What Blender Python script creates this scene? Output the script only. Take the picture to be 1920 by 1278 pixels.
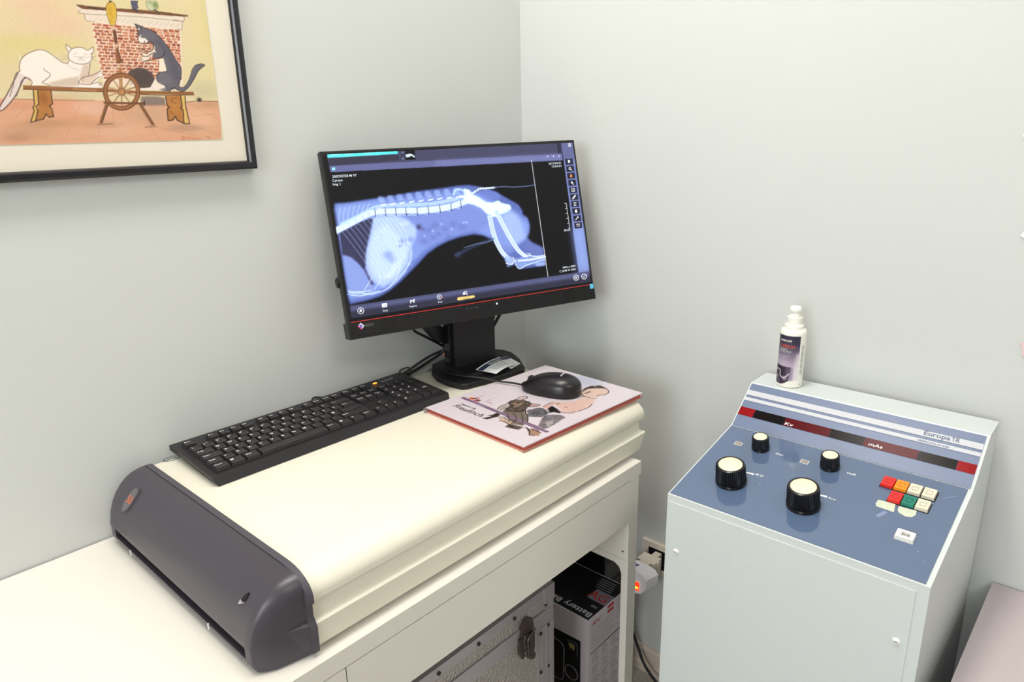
import bpy, bmesh, math, random
import numpy as np
from mathutils import Vector, Matrix
random.seed(5)
for o in list(bpy.data.objects): bpy.data.objects.remove(o)
scene = bpy.context.scene
COL = scene.collection
PI = math.pi

# ------------------------------------------------------------------ camera
cam_data = bpy.data.cameras.new('camera')
cam_data.sensor_width = 36.0
cam_data.lens = 1331.54 / 1920 * 36
cam_data.clip_start = 0.02
camera = bpy.data.objects.new('camera', cam_data)
COL.objects.link(camera)
yaw, pitch, roll = 0.7435, 0.2896, -0.0214
cy, sy, cp, sp = math.cos(yaw), math.sin(yaw), math.cos(pitch), math.sin(pitch)
fwd = Vector((cy*cp, sy*cp, -sp)); rgt = Vector((sy, -cy, 0)); up = rgt.cross(fwd)
r2 = rgt*math.cos(roll) + up*math.sin(roll); u2 = -rgt*math.sin(roll) + up*math.cos(roll)
m = Matrix.Identity(4)
for i in range(3):
    m[i][0] = r2[i]; m[i][1] = u2[i]; m[i][2] = -fwd[i]
m.translation = Vector((-1.4004, -1.2388, 1.4040))
camera.matrix_world = m
scene.camera = camera

# ------------------------------------------------------------------ light
scene.view_settings.view_transform = 'Standard'
scene.view_settings.look = 'None'
scene.view_settings.exposure = 0.05
scene.view_settings.gamma = 1.0
scene.view_settings.use_curve_mapping = False
world = bpy.data.worlds.new('world'); scene.world = world
world.use_nodes = True
world.node_tree.nodes['Background'].inputs[0].default_value = (0.8, 0.88, 1.0, 1)
world.node_tree.nodes['Background'].inputs[1].default_value = 0.6

def area(name, loc, target, sx, sy_, power, color):
    l = bpy.data.lights.new(name, 'AREA'); l.shape = 'RECTANGLE'; l.size = sx; l.size_y = sy_
    l.energy = power; l.color = color
    o = bpy.data.objects.new(name, l); COL.objects.link(o)
    o.location = loc
    d = (Vector(target) - Vector(loc)).normalized()
    o.rotation_euler = d.to_track_quat('-Z', 'Y').to_euler()
    return o
area('ceiling_panel_light', (-1.0, -0.52, 3.02), (-1.0, -0.52, 0), 1.3, 0.35, 28, (1.0, 0.97, 0.93))
area('second_ceiling_panel_light', (-1.4, -2.8, 3.02), (-1.0, -0.4, 0.8), 0.6, 0.6, 17, (1.0, 0.97, 0.94))
area('window_daylight', (-4.05, -1.35, 1.75), (0, -1.0, 1.1), 1.5, 1.3, 55, (0.92, 0.96, 1.0))

# ------------------------------------------------------------------ materials
def lin(c):
    return tuple((v/255/12.92) if v/255 <= 0.04045 else ((v/255+0.055)/1.055)**2.4 for v in c)
def pm(name, col, rough=0.5, metal=0.0, bump=0.0, bscale=200, coat=0.0, vary=0.0, vscale=8, spec=0.5, emit=None, estr=0, voronoi=False, alpha=1, trans=0.0, col2=None):
    mt = bpy.data.materials.new(name); mt.use_nodes = True
    nt = mt.node_tree; b = nt.nodes['Principled BSDF']
    c = lin(col)
    b.inputs['Base Color'].default_value = (*c, 1)
    b.inputs['Roughness'].default_value = rough
    b.inputs['Metallic'].default_value = metal
    b.inputs['Coat Weight'].default_value = coat
    b.inputs['Coat Roughness'].default_value = 0.05
    b.inputs['Specular IOR Level'].default_value = spec
    b.inputs['Transmission Weight'].default_value = trans
    b.inputs['Alpha'].default_value = alpha
    if emit:
        b.inputs['Emission Color'].default_value = (*lin(emit), 1); b.inputs['Emission Strength'].default_value = estr
    tc = nt.nodes.new('ShaderNodeTexCoord')
    if vary or col2:
        n = nt.nodes.new('ShaderNodeTexNoise'); n.inputs['Scale'].default_value = vscale; n.inputs['Detail'].default_value = 4
        nt.links.new(tc.outputs['Object'], n.inputs['Vector'])
        mx = nt.nodes.new('ShaderNodeMix'); mx.data_type = 'RGBA'
        ca = lin(col2) if col2 else tuple(v*(1-vary) for v in c)
        mx.inputs['A'].default_value = (*ca, 1); mx.inputs['B'].default_value = (*(c if col2 else tuple(min(1, v*(1+vary)) for v in c)), 1)
        nt.links.new(n.outputs['Fac'], mx.inputs['Factor']); nt.links.new(mx.outputs['Result'], b.inputs['Base Color'])
    if bump:
        n = nt.nodes.new('ShaderNodeTexVoronoi' if voronoi else 'ShaderNodeTexNoise'); n.inputs['Scale'].default_value = bscale
        if not voronoi: n.inputs['Detail'].default_value = 3
        nt.links.new(tc.outputs['Object'], n.inputs['Vector'])
        bp = nt.nodes.new('ShaderNodeBump'); bp.inputs['Strength'].default_value = bump; bp.inputs['Distance'].default_value = 0.002
        nt.links.new(n.outputs['Distance' if voronoi else 'Fac'], bp.inputs['Height']); nt.links.new(bp.outputs['Normal'], b.inputs['Normal'])
    return mt
def print_material(name, emission=0.0, rough=0.5, coat=0.0):
    mt = bpy.data.materials.new(name); mt.use_nodes = True
    nt = mt.node_tree; b = nt.nodes['Principled BSDF']
    a = nt.nodes.new('ShaderNodeAttribute'); a.attribute_name = 'ink'
    b.inputs['Roughness'].default_value = rough; b.inputs['Coat Weight'].default_value = coat
    if emission:
        b.inputs['Specular IOR Level'].default_value = 0.12
        b.inputs['Base Color'].default_value = (0.01, 0.01, 0.012, 1)
        nt.links.new(a.outputs['Color'], b.inputs['Emission Color']); b.inputs['Emission Strength'].default_value = emission
    else:
        nt.links.new(a.outputs['Color'], b.inputs['Base Color'])
    return mt

M_WALL = pm('wall_paint', (204, 206, 203), 0.75, bump=0.07, bscale=160, vary=0.015, vscale=3)
M_CEIL = pm('ceiling_paint', (235, 235, 228), 0.9)
M_FLOOR = pm('speckled_floor', (206, 198, 184), 0.4, col2=(150, 142, 130), vscale=160)
M_BASEB = pm('cream_baseboard', (214, 200, 184), 0.45)
M_DESK = pm('white_desk_lacquer', (227, 222, 213), 0.42, bump=0.03, bscale=400)
M_DESK_METAL = pm('white_desk_metal', (226, 222, 212), 0.4)
M_GAP = pm('dark_gap', (40, 32, 28), 0.9)
M_SCAN = pm('white_scanner_plastic', (231, 226, 209), 0.38, bump=0.04, bscale=700)
M_CAP = pm('graphite_plastic', (64, 59, 67), 0.34, bump=0.12, bscale=900, vary=0.05, vscale=900)
M_CAPRIM = pm('graphite_rim', (74, 70, 78), 0.5)
M_BLACK = pm('black_plastic', (13, 11, 14), 0.5, bump=0.1, bscale=900)
M_BLACKG = pm('glossy_black', (22, 20, 24), 0.15)
M_DEEP = pm('recess_black', (10, 9, 12), 0.8)
M_KEY = pm('keycap_black', (33, 29, 32), 0.5, bump=0.08, bscale=900)
M_KBD = pm('keyboard_case', (27, 24, 27), 0.5, bump=0.1, bscale=900)
M_WHITEINK = pm('white_ink', (235, 235, 235), 0.5)
M_SILVERINK = pm('silver_grey_ink', (176, 176, 180), 0.5)
M_GREYINK = pm('grey_ink', (90, 98, 115), 0.6)
M_FRAME = pm('black_frame_lacquer', (26, 24, 30), 0.22)
M_MAT = pm('cream_mat_board', (224, 216, 200), 0.85)
M_RED_LED = pm('red_line', (196, 48, 44), 0.4, emit=(196, 48, 44), estr=0.15)
M_ORANGE_LED = pm('orange_led', (255, 170, 60), 0.4, emit=(255, 150, 50), estr=2.5)
M_WHITE_LED = pm('white_led', (255, 255, 255), 0.4, emit=(225, 235, 255), estr=1.2)
M_CYAN = pm('cyan_sticker', (90, 190, 225), 0.4)
M_SCRTEXT = pm('lit_screen_text', (0, 0, 0), 0.4, emit=(232, 242, 250), estr=1.0)
M_PEACH = pm('salmon_paper', (190, 96, 82), 0.6)
M_CLEAR = pm('clear_plastic_edge', (200, 190, 192), 0.15, trans=0.5)
M_ENAMEL = pm('console_enamel', (206, 212, 211), 0.38, bump=0.12, bscale=300)
M_ENAMEL_SIDE = M_ENAMEL
M_BLUE = pm('blue_acrylic_panel', (86, 104, 134), 0.07, coat=0.6, spec=0.7, vary=0.04, vscale=14)
M_BLUE2 = pm('blue_satin_panel', (94, 109, 140), 0.38)
M_STRIPE = pm('white_stripe', (190, 192, 197), 0.45)
M_STRIPE_LINE = pm('stripe_outline', (70, 84, 120), 0.5)
M_REDWIN = pm('dark_red_window', (84, 8, 14), 0.2, spec=0.08, vary=0.25, vscale=60)
M_REDLIT = pm('bright_red_window', (140, 12, 18), 0.2, spec=0.08, vary=0.25, vscale=60)
M_DARKWIN = pm('smoked_window', (12, 3, 5), 0.2, spec=0.08)
M_KNOB = pm('black_bakelite', (16, 14, 15), 0.22)
M_IVORY = pm('ivory_cap', (240, 228, 196), 0.4)
M_BRED = pm('red_button', (212, 38, 34), 0.25, emit=(212, 30, 28), estr=0.12)
M_BORANGE = pm('orange_button', (238, 140, 24), 0.25, emit=(240, 130, 20), estr=0.12)
M_BGREEN = pm('green_button', (24, 122, 102), 0.25)
M_BWHITE = pm('yellowed_white_button', (222, 214, 192), 0.35)
M_WHITEB = pm('white_button', (242, 240, 230), 0.35)
M_TAPE = pm('scribbled_paper_label', (220, 222, 196), 0.7, col2=(186, 196, 178), vscale=70)
M_BOTTLE = pm('white_bottle_plastic', (244, 242, 230), 0.3)
M_BOARD = pm('lilac_grey_laminate', (196, 184, 186), 0.55, bump=0.05, bscale=500)
M_ALU = pm('brushed_aluminium', (190, 184, 190), 0.42, metal=0.75, bump=0.1, bscale=300)
M_ALUHAM = pm('hammered_aluminium', (196, 190, 188), 0.35, metal=0.8, bump=1.0, bscale=270, voronoi=True)
M_LATCH = pm('tarnished_steel', (98, 86, 84), 0.4, metal=0.8, vary=0.25, vscale=90)
M_RIVET = pm('dark_rivet', (60, 54, 54), 0.4, metal=0.6)
M_CARD = pm('white_cardboard', (206, 196, 204), 0.7)
M_BOXBLK = pm('printed_black', (16, 15, 18), 0.35)
M_BOXGREY = pm('printed_grey', (120, 116, 124), 0.4)
M_REDINK = pm('red_ink', (176, 42, 44), 0.5)
M_GREENLINE = pm('olive_line', (92, 100, 84), 0.6)
M_OUTLET = pm('ivory_outlet_plastic', (226, 214, 200), 0.4)
M_PLUGWHITE = pm('white_plug_plastic', (236, 234, 240), 0.35)
M_SWITCH = pm('lit_red_switch', (240, 50, 20), 0.3, emit=(255, 60, 16), estr=1.1)
M_SWITCHY = pm('switch_glow', (255, 200, 90), 0.3, emit=(255, 190, 60), estr=1.6)
M_SLOT = pm('blue_grey_slot', (74, 82, 128), 0.5)
M_CABLE = pm('black_cable', (18, 17, 20), 0.45)
M_BADGE = pm('grey_badge', (96, 92, 96), 0.3)
M_ORANGEINK = pm('orange_ink', (206, 104, 66), 0.5)
M_PAPER = pm('white_paper', (240, 240, 240), 0.6)
M_NAVY = pm('navy_ink', (44, 56, 84), 0.5)
M_PURPLEINK = pm('dark_purple_ink', (74, 60, 80), 0.6)
M_MOUSE = pm('mouse_plum_black', (24, 20, 24), 0.30, bump=0.06, bscale=900)
M_LIGHT = pm('lamp_diffuser', (255, 250, 240), 0.6, emit=(255, 245, 228), estr=3.0)
M_GLASS = pm('window_glass', (235, 242, 248), 0.05, trans=1.0)
M_TOOLS = pm('white_metal_trim', (225, 225, 222), 0.5)

# ------------------------------------------------------------------ builders
OFF = {}
def off(p): return OFF.get(p.name, Vector((0, 0, 0))) if p is not None else Vector((0, 0, 0))
def thing(name, label, cat, loc, rot=None, group=None, local=False):
    o = bpy.data.objects.new(name, None); COL.objects.link(o)
    o.empty_display_size = 0.05
    o.location = loc
    if rot is not None: o.rotation_euler = rot
    o['label'] = label; o['category'] = cat
    if group: o['group'] = group
    OFF[o.name] = Vector((0, 0, 0)) if local else Vector(loc)
    return o
def link(name, me, parent, mat, smooth, offset=None):
    if mat is not None:
        for mm in (mat if isinstance(mat, (list, tuple)) else [mat]): me.materials.append(mm)
    if smooth:
        me.polygons.foreach_set('use_smooth', [True]*len(me.polygons))
        try: me.set_sharp_from_angle(angle=math.radians(38))
        except Exception: pass
    o = bpy.data.objects.new(name, me); COL.objects.link(o)
    if parent is not None:
        o.parent = parent; OFF[o.name] = off(parent)
    elif offset is not None:
        o.location = offset; OFF[o.name] = Vector(offset)
    return o
def finish(bm, name, parent, mat, smooth=False, bevel=0, seg=2, origin=None):
    if bevel:
        es = [e for e in bm.edges if len(e.link_faces) == 2 and e.calc_face_angle(0) > 0.6]
        bmesh.ops.bevel(bm, geom=es, offset=bevel, segments=seg, profile=0.5, affect='EDGES', clamp_overlap=True)
    bmesh.ops.recalc_face_normals(bm, faces=bm.faces[:])
    if parent is not None:
        v = off(parent)
    elif origin is None:
        lo = [min(x.co[i] for x in bm.verts) for i in range(3)]; hi = [max(x.co[i] for x in bm.verts) for i in range(3)]
        v = Vector(((lo[0]+hi[0])/2, (lo[1]+hi[1])/2, lo[2]))
    else: v = Vector(origin)
    if v.length: bmesh.ops.translate(bm, verts=bm.verts[:], vec=-v)
    me = bpy.data.meshes.new(name); bm.to_mesh(me); bm.free()
    return link(name, me, parent, mat, smooth or bevel > 0, v if parent is None else None)
def mesh(name, parent, vs, fs, mat, smooth=False, bevel=0, seg=2):
    bm = bmesh.new(); bv = [bm.verts.new(v) for v in vs]
    for f in fs: bm.faces.new([bv[i] for i in f])
    return finish(bm, name, parent, mat, smooth, bevel, seg)
def add_box(bm, a, b, M=None):
    (x0, y0, z0), (x1, y1, z1) = a, b
    vs = [Vector(v) for v in [(x0,y0,z0),(x1,y0,z0),(x1,y1,z0),(x0,y1,z0),(x0,y0,z1),(x1,y0,z1),(x1,y1,z1),(x0,y1,z1)]]
    if M is not None: vs = [M @ v for v in vs]
    bv = [bm.verts.new(v) for v in vs]
    for f in [(0,3,2,1),(4,5,6,7),(0,1,5,4),(1,2,6,5),(2,3,7,6),(3,0,4,7)]: bm.faces.new([bv[i] for i in f])
def box(name, parent, a, b, mat, bevel=0, seg=2, M=None):
    bm = bmesh.new(); add_box(bm, a, b, M)
    return finish(bm, name, parent, mat, False, bevel, seg)
def add_prism(bm, pts, f0, f1):
    n = len(pts)
    a = [bm.verts.new(f0(*p)) for p in pts]; b = [bm.verts.new(f1(*p)) for p in pts]
    bm.faces.new(a); bm.faces.new(b[::-1])
    for i in range(n): bm.faces.new([a[i], b[i], b[(i+1) % n], a[(i+1) % n]])
def prism(name, parent, pts, axis, c0, c1, mat, bevel=0, seg=2, smooth=False):
    f = {'x': lambda c: (lambda u, v: Vector((c, u, v))), 'y': lambda c: (lambda u, v: Vector((u, c, v))), 'z': lambda c: (lambda u, v: Vector((u, v, c)))}[axis]
    bm = bmesh.new(); add_prism(bm, pts, f(c0), f(c1))
    return finish(bm, name, parent, mat, smooth, bevel, seg)
def frame_of(o, d, u):
    # matrix whose local z = d, local x ~ u
    d = Vector(d).normalized(); u = Vector(u); u = (u - d*u.dot(d)).normalized(); w = d.cross(u)
    M = Matrix.Identity(4)
    for i in range(3): M[i][0] = u[i]; M[i][1] = w[i]; M[i][2] = d[i]
    M.translation = Vector(o); return M
def add_lathe(bm, M, prof, n=32, flute=0):
    rings = []
    for k, (r, h, *fl) in enumerate(prof):
        ring = []
        for i in range(n):
            a = 2*PI*i/n; rr = r*(1 - (flute if (fl and i % 2) else 0))
            ring.append(bm.verts.new(M @ Vector((rr*math.cos(a), rr*math.sin(a), h))))
        rings.append(ring)
    for a, b in zip(rings, rings[1:]):
        for i in range(n): bm.faces.new([a[i], a[(i+1) % n], b[(i+1) % n], b[i]])
    bm.faces.new(rings[0][::-1]); bm.faces.new(rings[-1])
def lathe(name, parent, M, prof, mat, n=32, flute=0, smooth=True):
    bm = bmesh.new(); add_lathe(bm, M, prof, n, flute)
    return finish(bm, name, parent, mat, smooth)
def curve_pts(pts, k=6):
    P = [Vector(p) for p in pts]
    if len(P) < 3: return P
    out = []
    for i in range(len(P)-1):
        p0 = P[max(0, i-1)]; p1 = P[i]; p2 = P[i+1]; p3 = P[min(len(P)-1, i+2)]
        for j in range(k):
            t = j/k
            out.append(0.5*((2*p1) + (p2-p0)*t + (2*p0-5*p1+4*p2-p3)*t*t + (3*p1-p0-3*p2+p3)*t**3))
    out.append(P[-1]); return out
def add_tube(bm, pts, r, n=8, k=6, rads=None):
    P = curve_pts(pts, k); prev = None; rings = []
    for i, p in enumerate(P):
        t = (P[min(i+1, len(P)-1)] - P[max(i-1, 0)]).normalized()
        if prev is None: u = t.orthogonal().normalized()
        else: u = (prev - t*prev.dot(t)).normalized()
        prev = u; w = t.cross(u)
        rings.append([bm.verts.new(p + (u*math.cos(2*PI*j/n) + w*math.sin(2*PI*j/n))*r) for j in range(n)])
    for a, b in zip(rings, rings[1:]):
        for j in range(n): bm.faces.new([a[j], a[(j+1) % n], b[(j+1) % n], b[j]])
    bm.faces.new(rings[0][::-1]); bm.faces.new(rings[-1])
def tube(name, parent, pts, r, mat, n=8, k=6):
    bm = bmesh.new(); add_tube(bm, pts, r, n, k)
    return finish(bm, name, parent, mat, True)
def tag(o, label, cat, group=None):
    o['label'] = label; o['category'] = cat
    if group: o['group'] = group
    return o

# lettering: real letter outlines laid on a surface
_txt = {}
def glyphs(s):
    if s not in _txt:
        c = bpy.data.curves.new('letters', 'FONT'); c.body = s; c.size = 1.0; c.offset = 0.011; c.resolution_u = 2
        o = bpy.data.objects.new('letters', c); COL.objects.link(o)
        bpy.context.view_layer.update()
        me = bpy.data.meshes.new_from_object(o)
        vs = np.array([v.co[:2] for v in me.vertices]).reshape(-1, 2); fs = [tuple(p.vertices) for p in me.polygons]
        bpy.data.objects.remove(o); bpy.data.curves.remove(c); bpy.data.meshes.remove(me)
        _txt[s] = (vs, fs)
    return _txt[s]
def letters(name, parent, items, mat, kind=None, fn=None):
    # items: (text, origin3, xdir, ydir, height, width, slant, bold)
    V = []; F = []
    for it in items:
        s, o, xd, yd, h, w = it[:6]; slant = it[6] if len(it) > 6 else 0
        vs, fs = glyphs(s)
        if not len(vs): continue
        mn = vs.min(0); mx = vs.max(0)
        capH = 0.73
        sy_ = h/capH; sx = (w/(mx[0]-mn[0])) if w else sy_
        o = Vector(o); xd = Vector(xd); yd = Vector(yd); b = len(V)
        for x, y in vs:
            X = (x-mn[0])*sx; Y = y*sy_
            if fn: V.append(fn(o, X + slant*Y, Y))
            else: V.append(o + xd*(X + slant*Y) + yd*Y)
        F += [tuple(b+i for i in f) for f in fs]
    v = off(parent)
    me = bpy.data.meshes.new(name); me.from_pydata([tuple(p - v) for p in V], [], F)
    o = link(name, me, parent, mat, False)
    if kind: o['kind'] = kind
    return o

# painted prints: strokes and washes rasterised onto a fine grid of vertices
class Canvas:
    pen = 1.0
    def __init__(s, x0, y0, x1, y1, step, bg):
        s.x0, s.y0, s.step = x0, y0, step
        s.w = int(round((x1-x0)/step))+1; s.h = int(round((y1-y0)/step))+1
        s.a = np.empty((s.h, s.w, 3)); s.a[:] = np.array(bg)/255.0
        s.X = x0 + np.arange(s.w)*step; s.Y = y0 + np.arange(s.h)*step
    def win(s, xa, ya, xb, yb):
        i0 = max(0, int((xa-s.x0)/s.step)-1); i1 = min(s.w, int((xb-s.x0)/s.step)+3)
        j0 = max(0, int((ya-s.y0)/s.step)-1); j1 = min(s.h, int((yb-s.y0)/s.step)+3)
        return (i0, i1, j0, j1) if i1 > i0 and j1 > j0 else None
    def mixin(s, W, al, col):
        i0, i1, j0, j1 = W; reg = s.a[j0:j1, i0:i1]; reg += (np.array(col)/255.0 - reg)*al[..., None]
    def poly(s, p, col, al, soft):
        P = np.array(p, float).reshape(-1, 2); m_ = soft
        W = s.win(P[:,0].min()-m_, P[:,1].min()-m_, P[:,0].max()+m_, P[:,1].max()+m_)
        if not W: return
        i0, i1, j0, j1 = W; acc = np.zeros((j1-j0, i1-i0))
        for dx, dy in ((-.25,-.25),(.25,-.25),(-.25,.25),(.25,.25)):
            X, Y = np.meshgrid(s.X[i0:i1]+dx*s.step, s.Y[j0:j1]+dy*s.step); ins = np.zeros(X.shape, bool)
            for k in range(len(P)):
                xa, ya = P[k]; xb, yb = P[(k+1) % len(P)]
                if ya == yb: continue
                c = ((ya > Y) != (yb > Y)) & (X < (xb-xa)*(Y-ya)/(yb-ya)+xa); ins ^= c
            acc += ins*0.25
        r = int(round(soft/s.step/2))
        if r > 0:
            for _ in range(2):
                for ax in (0, 1):
                    pd = [(0,0),(0,0)]; pd[ax] = (r, r); c = np.cumsum(np.pad(acc, pd, mode='edge'), axis=ax)
                    z = np.zeros_like(np.take(c, [0], axis=ax)); c = np.concatenate([z, c], axis=ax); L = acc.shape[ax]
                    acc = (np.take(c, np.arange(2*r+1, 2*r+1+L), axis=ax) - np.take(c, np.arange(0, L), axis=ax))/(2*r+1)
        s.mixin(W, acc*al, col)
    def stroke(s, p, w, col, al, smooth):
        w = w*s.pen
        P = np.array(p, float).reshape(-1, 2)
        if smooth and len(P) > 2:
            P = np.array([(q.x, q.y) for q in curve_pts([(x, y, 0) for x, y in P], 5)])
        W = s.win(P[:,0].min()-w, P[:,1].min()-w, P[:,0].max()+w, P[:,1].max()+w)
        if not W: return
        i0, i1, j0, j1 = W; D = np.full((j1-j0, i1-i0), 1e9)
        for a, b in zip(P, P[1:]):
            V_ = s.win(min(a[0],b[0])-w-s.step, min(a[1],b[1])-w-s.step, max(a[0],b[0])+w+s.step, max(a[1],b[1])+w+s.step)
            if not V_: continue
            X, Y = np.meshgrid(s.X[V_[0]:V_[1]], s.Y[V_[2]:V_[3]]); d = b-a; L = max(1e-9, d@d)
            t = np.clip(((X-a[0])*d[0]+(Y-a[1])*d[1])/L, 0, 1)
            dd = np.hypot(X-a[0]-t*d[0], Y-a[1]-t*d[1])
            ii0, jj0 = max(V_[0]-i0, 0), max(V_[2]-j0, 0); sx0, sy0 = max(i0-V_[0], 0), max(j0-V_[2], 0)
            sub = dd[sy0:, sx0:]; sub = sub[:D.shape[0]-jj0, :D.shape[1]-ii0]
            R = D[jj0:jj0+sub.shape[0], ii0:ii0+sub.shape[1]]; np.minimum(R, sub, out=R)
        wp = w/s.step
        s.mixin(W, np.clip(wp/2+0.5-D/s.step, 0, 1)*min(1.0, max(wp, 0.35))*al, col)
    def blob(s, c, rx, ry, col, al):
        W = s.win(c[0]-2.2*rx, c[1]-2.2*ry, c[0]+2.2*rx, c[1]+2.2*ry)
        if not W: return
        X, Y = np.meshgrid(s.X[W[0]:W[1]], s.Y[W[2]:W[3]])
        q = ((X-c[0])/max(rx,1))**2 + ((Y-c[1])/max(ry,1))**2
        s.mixin(W, np.exp(-q**1.3*0.9)*al, col)
    def run(s, ops):
        for o in ops:
            if o[0] == 'p': s.poly(o[1], o[2], o[3], o[4])
            elif o[0] == 's': s.stroke(o[1], o[2], o[3], o[4], o[5])
            else: s.blob(o[1], o[2], o[3], o[4], o[5])
    def surface(s, name, parent, fn, mat, grain=0.0, alpha_z=0):
        w, h = s.w, s.h
        a = s.a.copy()
        if grain:
            rng = np.random.default_rng(2); a = a*(1 + rng.normal(0, grain, a.shape[:2])[..., None])
        a = np.clip(a, 0, 1)
        l = np.where(a <= 0.04045, a/12.92, ((a+0.055)/1.055)**2.4)
        X, Y = np.meshgrid(s.X*1e-4, s.Y*1e-4)
        co = fn(X.ravel(), Y.ravel())
        v = off(parent); co = co - np.array(v)[None, :]
        me = bpy.data.meshes.new(name)
        me.vertices.add(w*h); me.vertices.foreach_set('co', co.astype(np.float32).ravel())
        I = np.arange(w*h).reshape(h, w)
        q = np.stack([I[:-1, :-1], I[:-1, 1:], I[1:, 1:], I[1:, :-1]], -1).reshape(-1, 4)
        me.loops.add(q.size); me.loops.foreach_set('vertex_index', q.ravel().astype(np.int32))
        me.polygons.add(len(q)); me.polygons.foreach_set('loop_start', np.arange(0, q.size, 4, dtype=np.int32))
        try: me.polygons.foreach_set('loop_total', np.full(len(q), 4, dtype=np.int32))
        except Exception: pass
        me.update(calc_edges=True)
        at = me.color_attributes.new('ink', 'FLOAT_COLOR', 'POINT')
        at.data.foreach_set('color', np.concatenate([l.reshape(-1, 3), np.ones((w*h, 1))], 1).astype(np.float32).ravel())
        return link(name, me, parent, mat, False)

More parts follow.
